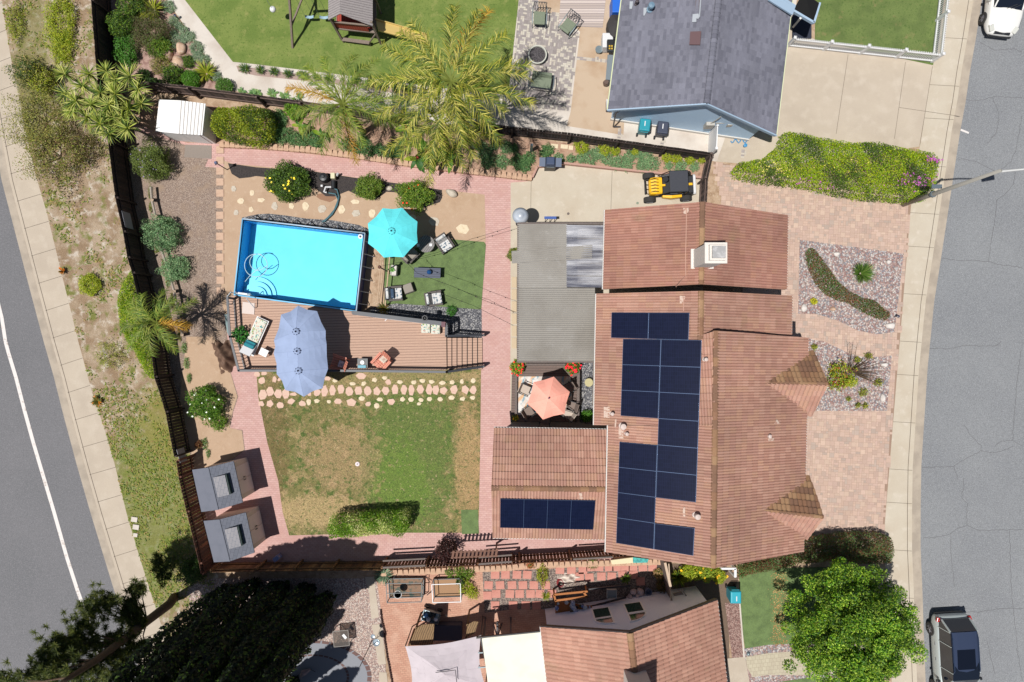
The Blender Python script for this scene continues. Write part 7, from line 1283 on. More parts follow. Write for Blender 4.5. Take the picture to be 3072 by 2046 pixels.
mb = MB(); p = P(2, 2, 575, 350, .8); mb.lathe((p.x, p.y, .3), [(.05, 0), (.07, .2), (.03, .6), (.001, .75)], 10); one(mb, 'lantern', darkm, 'small dark lantern under the red flowering plant on the small deck', 'lantern', (p.x, p.y, .3))
# concrete pad objects -------------------------------------------
t = thing('barbecue', 'blue black covered barbecue with two side shelves at the planter edge', 'barbecue', (0, 0, 0)); nb = mat('barbecue_blue', A(62, 78, 108), .4); mb = MB(); mb.box((0, 0, .45), (.55, .5, .85)); mb.build('cart', blk, t); mb = MB(); mb.lathe((0, 0, 0), [(0, 0)], 3) if False else mb.box((0, .02, .98), (.52, .5, .26), top=.75); mb.build('lid', nb, t, bevel=.03)
for s in (-1, 1): mb = MB(); mb.box((s*.42, 0, .86), (.3, .46, .04)); mb.build('side_shelf', mat('shelf_grey', A(104, 116, 138), .5), t); 
mb = MB(); mb.tube([(-.2, -.27, .92), (.2, -.27, .92)], .015, 6); mb.build('handle', silverm, t); place(t, P(0, 2, 345, 1530, 0), -.03)
t = thing('patio_heater', 'tall patio heater with round silver hood at the corner of the patio cover', 'heater', (0, 0, 0)); p = P(1, 2, 78, 412, 2.2); chrome = mat('brushed_silver', A(205, 212, 222), .35, metal=.15, layers=[('n', A(180, 192, 208), 2, .45, .6)]); mb = MB(); mb.lathe((0, 0, 2.15), [(.4, 0), (.405, .01), (.24, .09), (.14, .13), (.1, .17), (.001, .18)], 40); mb.build('hood', chrome, t, smooth=True); mb = MB(); mb.lathe((0, 0, 1.85), [(.1, 0), (.12, .3)], 16); mb.build('burner', chrome, t); mb = MB(); mb.tube([(0, 0, .7), (0, 0, 1.9)], .035, 8); mb.build('pole', darkm, t); mb = MB(); mb.lathe((0, 0, 0), [(.23, 0), (.23, .1), (.19, .15), (.17, .7), (.05, .75)], 20); mb.build('base', darkm, t); place(t, (p.x, p.y, 0))
t = thing('folding_bench', 'narrow blue folding bench in front of the patio cover', 'bench', (0, 0, 0)); bl = mat('bench_blue', A(50, 90, 170), .5); mb = MB(); mb.box((0, 0, .72), (.62, .13, .04)); mb.build('seat', bl, t)
for s in (-.24, 0, .24): mb = MB(); mb.bar((s, -.12, .0), (s, 0, .72), .025); mb.bar((s+.04, .12, .0), (s+.04, 0, .72), .025); mb.build('leg', darkm, t)
place(t, P(1, 2, 345, 455, 0), 0)
mb = MB(); mb.lathe(P(1, 2, 517, 395, .012), [(.07, 0), (.07, .005), (.001, .006)], 16); one(mb, 'drain_cover', gryt, 'small round drain cover on the pad right of the blue bench', 'drain cover', P(1, 2, 517, 395, .012)); mb = MB(); mb.lathe(P(1, 2, 1153, 298, .012), [(.07, 0), (.07, .005), (.001, .006)], 16); one(mb, 'drain_cover', mat('green_grey', A(140, 150, 130), .7), 'small round drain cover beside the front wheel of the yellow buggy', 'drain cover', P(1, 2, 1153, 298, .012))
mb = MB(); mb.lathe(P(2, 1, 932, 1127, .02), [(.11, 0), (.115, .02), (.05, .03), (.045, .01)], 24); fz = one(mb, 'flying_disc', mat('white_disc', A(240, 225, 228), .5), 'small white ring lying on the brown grass of the lawn', 'flying disc', P(2, 1, 932, 1127, .02))
mb = MB(); mb.lathe(P(2, 1, 932, 1127, .03), [(.03, 0), (.03, .03), (.001, .03)], 12); mb.build('center', blk, fz)
# utility buggy --------------------------------------------------
yelm = mat('buggy_yellow', A(248, 190, 30, .85), .4); rub = mat('tyre_rubber', A(60, 58, 56), .9, bump=(30, .5, .02)); rimg = mat('rim_grey', A(150, 150, 155), .35, metal=.6)
def wheel(t, x, y, r_, w, dark=False):
    mb = MB(); ax = Vector((0, 1, 0)); prof = [(r_*.6, -w/2), (r_*.93, -w/2), (r_, -w*.35), (r_, w*.35), (r_*.93, w/2), (r_*.6, w/2), (r_*.6, -w/2)]; vv = []; fs = []; n = 24
    for rr, o in prof[:-1]:
        for k in range(n): a = 2*math.pi*k/n; vv.append((x+rr*math.cos(a), y+o, r_+rr*math.sin(a)))
    m = len(prof)-1
    for i in range(m):
        for k in range(n): fs.append((i*n+k, i*n+(k+1) % n, ((i+1) % m)*n+(k+1) % n, ((i+1) % m)*n+k))
    mb.add(vv, fs); wo_ = mb.build('wheel', rub, t); mb = MB(); s = 1 if y > 0 else -1
    vv = [(x, y+s*w*.42, r_)]+[(x+r_*.6*math.cos(2*math.pi*k/20), y+s*w*.38, r_+r_*.6*math.sin(2*math.pi*k/20)) for k in range(20)]; mb.add(vv, [(0, 1+k, 1+(k+1) % 20) for k in range(20)])
    for k in range(5): a = k*1.2566; mb.bar((x, y+s*w*.45, r_), (x+r_*.55*math.cos(a), y+s*w*.45, r_+r_*.55*math.sin(a)), .06, .03)
    mb.build('rim', rimg, wo_)
bg_ = thing('buggy', 'yellow and black off road buggy parked on the concrete pad facing left', 'buggy', (0, 0, 0))
for x in (-.98, .92):
    for y in (-.62, .62): wheel(bg_, x, y, .31, .27)
def loft(secs, nclose=True):
    """secs: list of rings with equal counts"""
    mb = MB(); n = len(secs[0]); vv = [p for s in secs for p in s]; fs = []
    for i in range(len(secs)-1):
        for k in range(n): fs.append((i*n+k, i*n+(k+1) % n, (i+1)*n+(k+1) % n, (i+1)*n+k))
    fs += [tuple(range(n-1, -1, -1)), tuple((len(secs)-1)*n+k for k in range(n))]; mb.add(vv, fs); return mb
def rect(x, hw, z0, z1, inn=.85): return [(x, -hw, z0), (x, hw, z0), (x, hw, z1-.06), (x, hw*inn, z1), (x, -hw*inn, z1), (x, -hw, z1-.06)]
loft([rect(-1.05, .3, .45, .72), rect(-.98, .42, .42, .82), rect(-.7, .44, .42, .92), rect(-.42, .42, .42, .9)]).build('hood', yelm, bg_)
mb = MB()
for i in range(5): y = -.32+i*.16; mb.tube([(-1.0, y, .85), (-.8, y+.02, .93), (-.6, y-.02, .955)], [.015, .03, .015], 5)
mb.build('hood_vents', blk, bg_)
loft([rect(-1.0, .5, .3, .42), rect(1.25, .5, .3, .5)]).build('floor', blk, bg_); loft([rect(.75, .5, .4, .8), rect(1.3, .48, .4, .82)]).build('rear_bed', blk, bg_)
for s in (-1, 1): loft([[(p[0], p[1]+s*.52, p[2]) for p in rect(-.35, .06, .35, .62)], [(p[0], p[1]+s*.58, p[2]) for p in rect(.1, .08, .35, .72)], [(p[0], p[1]+s*.55, p[2]) for p in rect(.62, .07, .4, .7)]]).build('door', yelm if s < 0 else blk, bg_)
for y in (-.25, .25): mb = MB(); mb.box((.25, y, .6), (.42, .4, .14)); mb.box((.5, y, .85), (.12, .4, .5), ry=.15); mb.build('seat', mat('seat_grey', A(70, 70, 74), .8), bg_)
mb = MB()
for s in (-1, 1): mb.tube([(-.6, s*.5, .8), (-.18, s*.52, 1.6), (.72, s*.52, 1.62), (1.05, s*.48, .8)], .028, 8); mb.tube([(.72, s*.52, 1.6), (.78, s*.5, .5)], .025, 8)
for x in (-.18, .72): mb.tube([(x, -.52, 1.6), (x, .52, 1.6)], .028, 8)
mb.tube([(-1.25, -.35, .7), (-1.28, .35, .7)], .03, 8); mb.tube([(-1.22, -.35, .45), (-1.22, .35, .45)], .03, 8)
for y in (-.35, -.12, .12, .35): mb.tube([(-1.25, y, .7), (-1.0, y, .45)], .022, 6)
mb.build('roll_cage', blk, bg_); mb = MB(); mb.box((.27, 0, 1.66), (.92, 1.04, .05)); mb.build('roof', mat('canvas_black', A(66, 68, 76), .8, fine=(40, .2)), bg_, bevel=.03)
loft([rect(1.2, .52, .75, .86), rect(1.32, .5, .75, .86)]).build('rear_rack', wpl, bg_); mb = MB(); mb.box((1.0, 0, .86), (.3, .12, .02)); mb.build('stripe', yelm, bg_)
mb = MB(); mb.box((-.42, -.02, .95), (.3, .1, .03)); mb.build('hood_stripe', yelm, bg_)
mb = MB(); mb.lathe((-.25, .27, 1.0), [(.14, 0), (.155, .012), (.14, .024)], 16); mb.build('steering_wheel', blk, bg_)
place(bg_, P(1, 2, 1418, 165, 0), .045)
# cars ------------------------------------------------------------
def car(label, loc, rz, L, Wd, Hh, paint, kind):
    t = thing('car', label, 'car', (0, 0, 0)); hw = Wd/2; sub = kind == 'suv'; gl_ = mat('car_glass', A(26, 32, 44), .06, spec=.9)
    zb = .98 if sub else .86
    def ring(x, w, zl, zt, cr=.04): return [(x, -w*.88, zl), (x, -w*.97, zl+.12), (x, -w, (zl+zt)*.5), (x, -w*.95, zt-.08), (x, -w*.84, zt-.015), (x, -w*.45, zt+cr*.7), (x, 0, zt+cr), (x, w*.45, zt+cr*.7), (x, w*.84, zt-.015), (x, w*.95, zt-.08), (x, w, (zl+zt)*.5), (x, w*.97, zl+.12), (x, w*.88, zl)]
    f = L/2
    if sub: st = [(-f, hw*.78, .42, .72), (-f+.06, hw*.88, .3, .86), (-f+.35, hw*.95, .24, .98), (-f+.9, hw, .22, zb), (0, hw*1.0, .2, zb), (f-1.4, hw, .22, zb-.02), (f-.9, hw*.98, .22, .97), (f-.35, hw*.92, .24, .86), (f-.08, hw*.8, .3, .72), (f, hw*.66, .36, .6)]
    else: st = [(-f, hw*.72, .4, .78), (-f+.08, hw*.84, .3, .86), (-f+.6, hw*.95, .24, .92), (0, hw, .2, zb+.03), (f-1.35, hw, .22, .9), (f-.75, hw*.97, .22, .83), (f-.35, hw*.9, .24, .74), (f-.1, hw*.76, .28, .64), (f, hw*.6, .32, .54)]
    b = loft([ring(*s) for s in st]); body_ = b.build('body', paint, t, smooth=True); m = body_.modifiers.new('s', 'SUBSURF'); m.levels = 1; m.render_levels = 2
    # glass house
    def cab(x, wb, wt, z0, z1): return [(x, -wb, z0), (x, -wt, z1), (x, wt, z1), (x, wb, z0)]
    if sub: cs = [(-f+.12, hw*.8, hw*.72, .9, 1.0), (-f+.5, hw*.86, hw*.7, .9, Hh-.06), (-f+1.2, hw*.88, hw*.72, .92, Hh), (f-2.2, hw*.88, hw*.7, .92, Hh-.02), (f-1.75, hw*.87, hw*.68, .92, Hh-.1), (f-1.15, hw*.84, hw*.78, .9, 1.0)]
    else: cs = [(-f+.55, hw*.78, hw*.7, .84, .92), (-f+1.3, hw*.85, hw*.62, .84, Hh-.05), (-f+2.2, hw*.87, hw*.66, .86, Hh), (f-2.2, hw*.87, hw*.64, .86, Hh-.04), (f-1.25, hw*.82, hw*.76, .84, .9)]
    loft([cab(*s) for s in cs]).build('windows', gl_, t)
    a, b2 = (1, 3) if sub else (1, 3); rp = []
    roofm = mat('navy_roof', A(58, 68, 92), .15, spec=.8, coat=1) if sub else paint
    x0, x1 = cs[a][0]+.02, cs[b2][0]; rw = hw*.68; mb = MB(); n = 6
    secs = []
    for i in range(n+1): x = x0+(x1-x0)*i/n; zz = Hh-.06+.06*math.sin(math.pi*min(1, (i+.7)/(n+.7))); w_ = rw*(.96+.04*math.sin(math.pi*i/n)); secs.append([(x, -w_, zz-.03), (x, -w_, zz+.01), (x, -w_*.6, zz+.035), (x, 0, zz+.04), (x, w_*.6, zz+.035), (x, w_, zz+.01), (x, w_, zz-.03)])
    ro = loft(secs).build('roof', roofm, t, smooth=False)
    if sub:
        mb = MB(); mb.box(((x0+x1)/2+.35, 0, Hh+.045), (1.0, rw*1.35, .012)); mb.build('sunroof', mat('sunroof_glass', A(16, 20, 32), .05, spec=1), ro)
        for s in (-1, 1): mb = MB(); mb.tube([(x0+.1, s*rw*.97, Hh+.0), (x0+.3, s*rw*.97, Hh+.06), (x1-.1, s*rw*.97, Hh+.06), (x1, s*rw*.97, Hh)], .02, 6); mb.build('roof_rail', mat('rail_blue', A(70, 88, 120), .3, metal=.5), t)
    for s in (-1, 1):   # pillars and mirrors
        mb = MB()
        for i in range(1, len(cs)-2): mb.bar((cs[i][0], s*cs[i][1]*1.01, cs[i][3]), (cs[i][0]+.05, s*cs[i][2]*1.01, cs[i][4]), .05, .03)
        c0, c1 = cs[-2], cs[-1]; mb.bar((c0[0], s*c0[2]*1.01, c0[4]), (c1[0], s*c1[2]*1.02, c1[4]), .06, .05); mb.bar((cs[1][0], s*cs[1][2]*1.01, cs[1][4]), (cs[0][0], s*cs[0][2]*1.02, cs[0][4]), .08, .05)
        mb.build('pillars', paint, t)
        mb = MB(); mb.box((cs[-1][0]-.35, s*(hw+.1), 1.0 if sub else .95), (.14, .2, .14)); mb.build('mirror', paint if not sub else blk, t, bevel=.03)
        mb = MB()
        for x in (-.2, .75, -1.0 if sub else -.9): mb.bar((x, s*hw*.985, .72), (x+.16, s*hw*.985, .72), .02, .025)
        mb.build('door_handles', rimg if sub else paint, t)
    for x in (-f+.85, f-.9):
        for s in (-1, 1): wheel(t, x, s*(hw-.11), .345 if sub else .32, .235)
    for s in (-1, 1):
        mb = MB(); mb.box((f-.28, s*hw*.66, .74 if sub else .69), (.34, .24, .1), s*-.45, ry=.25); mb.build('headlight', mat('headlight_glass', A(225, 225, 215), .1, spec=1), t, bevel=.03)
        mb = MB(); mb.box((-f+.16, s*hw*.84, .86), (.22, .14, .14), s*.3); mb.build('tail_light', mat('tail_light_red', A(190, 50, 50), .2), t, bevel=.02)
    mb = MB(); mb.box((f-.1, 0, .6), (.14, hw*.9, .12), ry=.3); mb.build('grille', blk, t, bevel=.02); mb = MB(); mb.box((f-.02, 0, .4), (.1, hw*1.3, .14)); mb.build('front_bumper', blk, t, bevel=.03); mb = MB(); mb.box((-f+.03, 0, .45), (.12, hw*1.5, .18)); mb.build('rear_bumper', paint if not sub else blk, t, bevel=.03)
    if sub: mb = MB(); mb.box((-f+.28, 0, 1.02), (.1, hw*1.45, .03)); mb.build('rear_spoiler', blk, t)
    else: mb = MB(); mb.tube([(f-.05, .0, .68), (f-.03, .05, .66), (f-.05, .1, .68)], .012, 6); mb.build('badge', rimg, t)
    for s in (-1, 1): mb = MB(); mb.bar((cs[-1][0]+.02, s*.1, cs[-1][4]+.0), (cs[-1][0]-.2, s*.1+.45*(1 if s > 0 else 1), cs[-1][4]+.14), .02); mb.build('wiper', blk, t)
    place(t, loc, rz); return t
silver = mat('car_silver', A(188, 196, 194, .85), .35, metal=.15, coat=.4); white = mat('car_white', A(238, 236, 230, .82), .3, coat=.6)
car('silver crossover with dark blue glass roof parked at the lower right kerb', (22.95, -16.55, -.13), math.atan2(-1, .06), 4.75, 1.95, 1.68, silver, 'suv')
car('white sedan parked at the upper right kerb with its hood in view', (25.75, 18.25, -.13), math.atan2(-1, -.12), 4.7, 1.85, 1.44, white, 'sedan')
# street lamp ----------------------------------------------------
b = P(1, 3, 1240, 312, 0); tp = W(N(0, 3, 2180, 1568)[0], 8.4); tp = Vector((b.x, b.y, 8.3)); t = thing('street_lamp', 'tall pale concrete street lamp at the corner of the flowering hedge', 'street lamp', b); pm_ = mat('pole_concrete', A(176, 172, 162), .8, fine=(30, .08))
mb = MB(); top_ = Vector((b.x, b.y, 7.2)); mb.tube([b, (b.x, b.y, 2.6), (b.x, b.y, 7.2)], [.125, .11, .07], 12); mb.build('pole', pm_, t, smooth=True); mb = MB(); mb.lathe((b.x, b.y, 2.5), [(.16, 0), (.16, .12)], 12); mb.box((b.x-.02, b.y+.3, 2.9), (.5, .2, .03)); mb.build('sign_bracket', mat('sign_back', A(104, 116, 124), .5), t)
arm_end = top_+Vector((2.1, -.02, .3)); mb = MB(); mb.tube([top_-Vector((0, 0, .2)), top_+Vector((.8, 0, .22)), arm_end], [.05, .04, .03], 8); mb.build('arm', mat('arm_metal', A(215, 215, 212), .5), t); mb = MB(); mb.box(arm_end+Vector((.3, .05, -.05)), (.7, .3, .14), .17); mb.build('lamp_head', mat('lamp_grey', A(200, 200, 198), .5), t, bevel=.04)
# sheds -----------------------------------------------------------
shg = mat('shed_roof_grey', A(122, 125, 136), .85, layers=[('b', .3, .17, .006, A(114, 118, 130), A(80, 84, 94), -1.35)], fine=(40, .08)); shflat = mat('shed_roof_flat', A(119, 122, 134), .85, fine=(50, .06), layers=[('n', A(112, 116, 128), 2, .5, .7)]); shw = mat('shed_wall', A(220, 204, 190, 1), .8, fine=(20, .06)); shd = mat('shed_door', A(232, 216, 210, 1), .75, fine=(15, .05))
def shed(r, roofp, wallp, label, z=2.0, zr=2.35):
    (x0, y0), (x1, y1), (x2, y2), (x3, y3), (rx0, ry0), (rx1, ry1) = roofp   # NW, NE, SE, SW corners, ridge N, ridge S
    nw, ne, se, sw = P(r, 0, x0, y0, z), P(r, 0, x1, y1, z), P(r, 0, x2, y2, z), P(r, 0, x3, y3, z); rn, rs = P(r, 0, rx0, ry0, zr), P(r, 0, rx1, ry1, zr); c = (nw+se)/2; t = thing('shed', label, 'shed', (c.x, c.y, 0))
    mb = MB(); mb.slab([nw, sw, rs, rn], (0, 0, -.06)); rf = mb.build('roof', shflat, t); mb = MB(); mb.slab([ne, rn, rs, se], (0, 0, -.06)); mb.build('shingled_roof', shg, t)
    mb = MB(); mb.bar(rn+Vector((0, 0, .01)), rs+Vector((0, 0, .01)), .05, .03); mb.bar(se, sw, .05, .07) if False else None; mb.build('ridge_trim', shflat, rf)
    ce = lambda u, v, dz=0: (rn.lerp(ne, u)).lerp(rs.lerp(se, u), v)+Vector((0, 0, dz))
    mb = MB(); a, b_, c_, d_2 = ce(.12, .25, .02), ce(.12, .72, .02), ce(.66, .72), ce(.66, .25); a2, b2_ = Vector((a.x, a.y, zr+.06)), Vector((b_.x, b_.y, zr+.06)); zt_ = zr+.02; c2_, d2_ = Vector((c_.x, c_.y, zt_)), Vector((d_2.x, d_2.y, zt_)); mb.slab([a, b_, c2_, d2_], (0, 0, .05)); mb.build('dormer_roof', mat('dormer_grey', A(152, 150, 154), .85, layers=[('b', .3, .17, .006, A(160, 157, 160), A(110, 116, 130), -1.35)], fine=(40, .08)), t)
    mb = MB(); mb.slab([c_+Vector((.0, 0, -.02)), d_2+Vector((.0, 0, -.02)), d2_, c2_], (.04, 0, 0)); mb.build('dormer_window', glass, t)
    cc = [nw, ne, se, sw]; ins = inset(cc, .12); ob = [(p[0], p[1]) for p in ins]; mb = MB(); mb.prism(ob, 0, z-.04); mb.build('wall', shw, t)
    e0, e1 = Vector((*ins[1], 0)), Vector((*ins[2], 0)); dd = (e1-e0).normalized(); nn = Vector((dd.y, -dd.x, 0)); nn = nn if nn.dot(e0-Vector((c.x, c.y, 0))) > 0 else -nn
    for k in (0, 1):
        a, b_ = e0+dd*((e1-e0).length*(.12+.385*k))+nn*.01, e0+dd*((e1-e0).length*(.49+.385*k))+nn*.01; mb = MB(); mb.slab([a+Vector((0, 0, .1)), b_+Vector((0, 0, .1)), b_+Vector((0, 0, z-.25)), a+Vector((0, 0, z-.25))], nn*.03); dr = mb.build('door', shd, t); h_ = (b_ if k == 0 else a)+dd*(-.06 if k == 0 else .06)+nn*.06; mb = MB(); mb.bar(h_+Vector((0, 0, .9)), h_+Vector((0, 0, 1.15)), .03); mb.build('handle', blk, dr)
    mb = MB(); mb.slab([ne+Vector((-.03, -.02, -.05)), se+Vector((-.03, .02, -.05)), (rs+rn)/2*0+Vector(((se.x+ne.x)/2-.03, (se.y+ne.y)/2, z-.05))], (-.02, 0, 0)); return t
shed(2, [(1765, 1180), (2145, 1100), (2230, 1480), (1850, 1568), (1912, 1160), (2005, 1548)], None, 'upper grey roofed plastic shed with dormer window beside the reddish fence')
shed(3, [(1870, 88), (2258, 10), (2338, 380), (1965, 468), (2015, 75), (2110, 460)], None, 'lower grey roofed plastic shed with dormer window beside the reddish fence')
t = thing('shed', 'small white metal shed with a shallow roof next to the yucca clump', 'shed', P(0, 0, 1680, 1120, 0)); wm_ = mat('shed_white', A(246, 244, 240, .82), .5, fine=(10, .03)); z = 1.7
c4 = [P(0, 0, 1462, 915, z), P(0, 0, 1888, 952, z), P(0, 0, 1858, 1242, z), P(0, 0, 1430, 1205, z)]; rA, rB_ = P(0, 0, 1650, 922, 1.85), P(0, 0, 1630, 1228, 1.85)
mb = MB(); mb.slab([c4[0], rA, rB_, c4[3]], (0, 0, -.03)); mb.build('roof_panel', wm_, t); mb = MB(); mb.slab([rA, c4[1], c4[2], rB_], (0, 0, -.03)); rp_ = mb.build('roof_panel', wm_, t); mb = MB()
for i in range(7): f = (i+.5)/7; mb.bar(rA.lerp(c4[1], f)+Vector((0, 0, .012)), rB_.lerp(c4[2], f)+Vector((0, 0, .012)), .035, .02)
mb.build('roof_ribs', mat('rib_white', A(215, 208, 200), .5), rp_); mb = MB(); mb.prism(inset(c4, .05), 0, z-.04); mb.build('wall', wm_, t)
iw = inset(c4, .05); a, b_ = Vector((*iw[3], 0)), Vector((*iw[2], 0))
for k in (0, 1): q0, q1 = a.lerp(b_, .08+.42*k), a.lerp(b_, .5+.42*k-.01); mb = MB(); mb.slab([q0+Vector((0, 0, .05)), q1+Vector((0, 0, .05)), q1+Vector((0, 0, z-.2)), q0+Vector((0, 0, z-.2))], (-.003, -.03, 0)); mb.build('door', wm_, t)
b = P(0, 0, 2090, 1560, 0); t = thing('lamp_post', 'small dark garden lamp post at the corner of the sand bed', 'lamp post', b); mb = MB(); mb.tube([b, (b.x, b.y, 1.35)], .025, 8); mb.build('post', blk, t); mb = MB(); mb.box((b.x, b.y, 1.42), (.16, .16, .14), .3, top=.7); mb.build('lamp_head', mat('lamp_blue_grey', A(96, 108, 140), .3), t)
for r, c, x, y, lb in ((0, 0, 1640, 172, 'small dark path light on the pale path beside the silver ground cover'), (1, 3, 1160, 1340, 'small dark path light at the tip of the rusty shrub band')): b = P(r, c, x, y, 0); mb = MB(); mb.tube([b, (b.x, b.y, .35)], .02, 6); mb.lathe((b.x, b.y, .35), [(.07, 0), (.07, .05), (.001, .08)], 12); one(mb, 'path_light', navy, lb, 'path light', b)
# ---- neighbour lawn toys
b = P(0, 1, 338, 440, 0); t = thing('swing_set', 'wooden A frame swing set with two pale blue swings', 'swing set', b); sw_ = mat('weathered_post', A(140, 124, 112), .85, fine=(25, .2)); zt_ = 2.35
ap = P(0, 1, 290, -40, zt_); ap = W((868, -8), zt_); far = Vector((2*ap.x-b.x, 2*ap.y-b.y, 0)); e2 = ap+Vector((2.6, .1, 0))
for q0, q1 in ((b, ap), (far, ap)): mb = MB(); mb.bar(q0, q1, .1); mb.build('leg', sw_, t)
mb = MB(); mb.bar(b.lerp(ap, .45), far.lerp(ap, .45), .08); mb.build('cross_brace', sw_, t); mb = MB(); mb.bar(ap-Vector((.15, 0, 0)), e2, .12, .15); mb.build('beam', sw_, t)
for k, (x, y) in enumerate(((495, 158), (628, 163))):
    s = P(0, 1, x, y, .5); mb = MB(); n = 8
    for i in range(n): u0, u1 = -1+2*i/n, -1+2*(i+1)/n; mb.slab([s+Vector((u0*.22, -.07, .1*u0*u0)), s+Vector((u1*.22, -.07, .1*u1*u1)), s+Vector((u1*.22, .07, .1*u1*u1)), s+Vector((u0*.22, .07, .1*u0*u0))], (0, 0, -.02))
    se_ = mb.build('swing_seat', mat('swing_blue', A(170, 200, 215), .5), t); mb = MB(); xx = s.x
    for sg in (-1, 1): mb.tube([s+Vector((sg*.22, 0, .1)), (xx+sg*.2, ap.y+.05, zt_)], .008, 4)
    mb.build('chain', silverm, se_)
bl_ = P(0, 1, 155, 85, 1.3); mb = MB(); bm = bmesh.new(); bmesh.ops.create_uvsphere(bm, u_segments=20, v_segments=12, radius=.155)
me = bpy.data.meshes.new('ball'); bm.to_mesh(me); bm.free(); me.materials.append(wht); me.polygons.foreach_set('use_smooth', [True]*len(me.polygons)); tag(link('ball', me, None, bl_), 'white ball hanging on a rope above the lawn', 'ball')
mb = MB(); mb.tube([bl_+Vector((0, 0, .15)), bl_+Vector((-.35, .6, 1.4))], .01, 4); one(mb, 'rope', silverm, 'thin rope holding the white ball', 'rope')
ph_ = thing('playhouse', 'wooden playhouse on stilts with red rails and yellow slide', 'playhouse', P(0, 1, 900, 250, 0)); z1_, z2_ = 2.5, 3.1; pwm = mat('grey_shakes', A(170, 162, 160), .9, layers=[('w', 2.6, A(128, 120, 120), .8, .93, math.pi/2)], fine=(25, .2)); prm = mat('red_boards', A(178, 66, 48), .75, layers=[('w', 2.6, A(128, 46, 36), .82, .93, 0)])
y_n = 3.0; rA1, rA2 = P(0, 1, 770, 125, z2_), P(0, 1, 770, 125, z2_)+Vector((0, 2.2, 0)); lA, lB = P(0, 1, 664, 185, z1_), P(0, 1, 664, 185, z1_)+Vector((0, 2.4, 0)); sA, sB = P(0, 1, 1072, 240, z1_-.1), P(0, 1, 1072, 240, z1_-.1)+Vector((0, 2.6, 0)); lB.y = rA2.y = sB.y = max(lB.y, 18.6)
mb = MB(); mb.slab([lA, rA1, rA2, lB], (0, 0, -.05)); mb.slab([rA1, sA, sB, rA2], (0, 0, -.05)); mb.build('roof', pwm, ph_)
dz = 1.25; dA, dB = P(0, 1, 735, 265, dz), P(0, 1, 1105, 305, dz); mb = MB(); mb.prism([(dA.x, dA.y), (dB.x, dB.y), (dB.x, dB.y+1.7), (dA.x, dA.y+1.7)], dz-.08, dz); mb.build('platform', sw_, ph_)
mb = MB(); mb.slab([dA+Vector((0, .05, .05)), dB+Vector((-.35, .05, .05)), dB+Vector((-.35, .05, .75)), dA+Vector((0, .05, .75))], (0, .03, 0)); mb.build('red_panel', prm, ph_); mb = MB(); mb.bar(dA+Vector((-.05, 0, .8)), dB+Vector((0, 0, .8)), .08, .06); mb.build('rail', sw_, ph_)
mb = MB(); mb.prism([(dA.x+.05, dA.y+.2), (dB.x-.2, dB.y+.2), (dB.x-.2, dB.y+1.5), (dA.x+.05, dA.y+1.5)], dz+.001, dz+.03); mb.build('red_floor', prm, ph_)
for q_ in (dA, dB, dA+Vector((0, 1.6, 0)), dB+Vector((0, 1.6, 0))): mb = MB(); mb.bar((q_.x, q_.y, 0), (q_.x, q_.y, z1_), .1); mb.build('post', sw_, ph_)
mb = MB(); a, b_ = P(0, 1, 790, 360, .4), P(0, 1, 1040, 392, .4); mb.bar(a, b_, .18, .05); 
for q_ in (a, b_): mb.bar((q_.x, q_.y, 0), q_, .06)
for q_, w_ in ((a, dA), (b_, dB)): mb.bar(q_, (w_.x, w_.y, dz), .06)
mb.build('bench', sw_, ph_)
mb = MB(); s0, s1_, s2_ = P(0, 1, 1110, 230, dz), P(0, 1, 1330, 290, .75), P(0, 1, 1575, 365, .12); w_ = Vector((-.1, .36, 0))
for p0, p1 in ((s0, s1_), (s1_, s2_)): mb.slab([p0-w_*.8, p1-w_*.8, p1+w_*.8, p0+w_*.8], (0, 0, -.03)); mb.bar(p0-w_*.8+Vector((0, 0, .04)), p1-w_*.8+Vector((0, 0, .04)), .04, .1); mb.bar(p0+w_*.8+Vector((0, 0, .04)), p1+w_*.8+Vector((0, 0, .04)), .04, .1)
mb.build('slide', mat('slide_yellow', A(240, 208, 130), .4), ph_)
# ---- neighbour patio
def metal_chair(label, loc, rz, L=1.0):
    t = thing('lounge_chair', label, 'chair', (0, 0, 0), 'sage cushioned metal chairs on the block patio'); mb = MB(); mb.box((0, -.05, .4), (.6*L, .66, .12)); mb.build('seat_cushion', sage, t, bevel=.03); mb = MB(); mb.box((0, -.36, .52), (.58*L, .16, .3), rx=.4); mb.build('front_cushion', sage, t, bevel=.03)
    for s in (-1, 1): mb = MB(); mb.tube([(s*.35*L, -.42, .02), (s*.36*L, -.4, .55), (s*.37*L, .0, .62), (s*.37*L, .34, .66)], .022, 6); mb.tube([(s*.34*L, .4, .02), (s*.36*L, .3, .62)], .022, 6); mb.build('side_frame', silverm, t)
    mb = MB(); n = 5
    mb.tube([(-.36*L, .34, .66), (-.3*L, .5, .98), (.3*L, .5, .98), (.36*L, .34, .66)], .022, 6)
    for i in range(n): x = (-.28+.56*i/(n-1))*L; mb.tube([(x, .32, .45), (x+.07*L, .5, .97)], .012, 5); mb.tube([(x+.07*L, .32, .45), (x-.05*L, .5, .97)], .012, 5)
    mb.build('back_grille', mat('dark_frame', A(66, 74, 84), .4), t); return place(t, loc, rz)
metal_chair('sage cushioned metal chair at the upper left of the block patio', P(0, 2, 250, 190, 0), .0-.05); metal_chair('sage cushioned metal chair turned toward the fire pit beside the striped rug', P(0, 2, 515, 265, 0), -.66); metal_chair('sage cushioned metal love seat in the palm shadow', P(0, 2, 265, 785, 0), 3.0, 1.75)
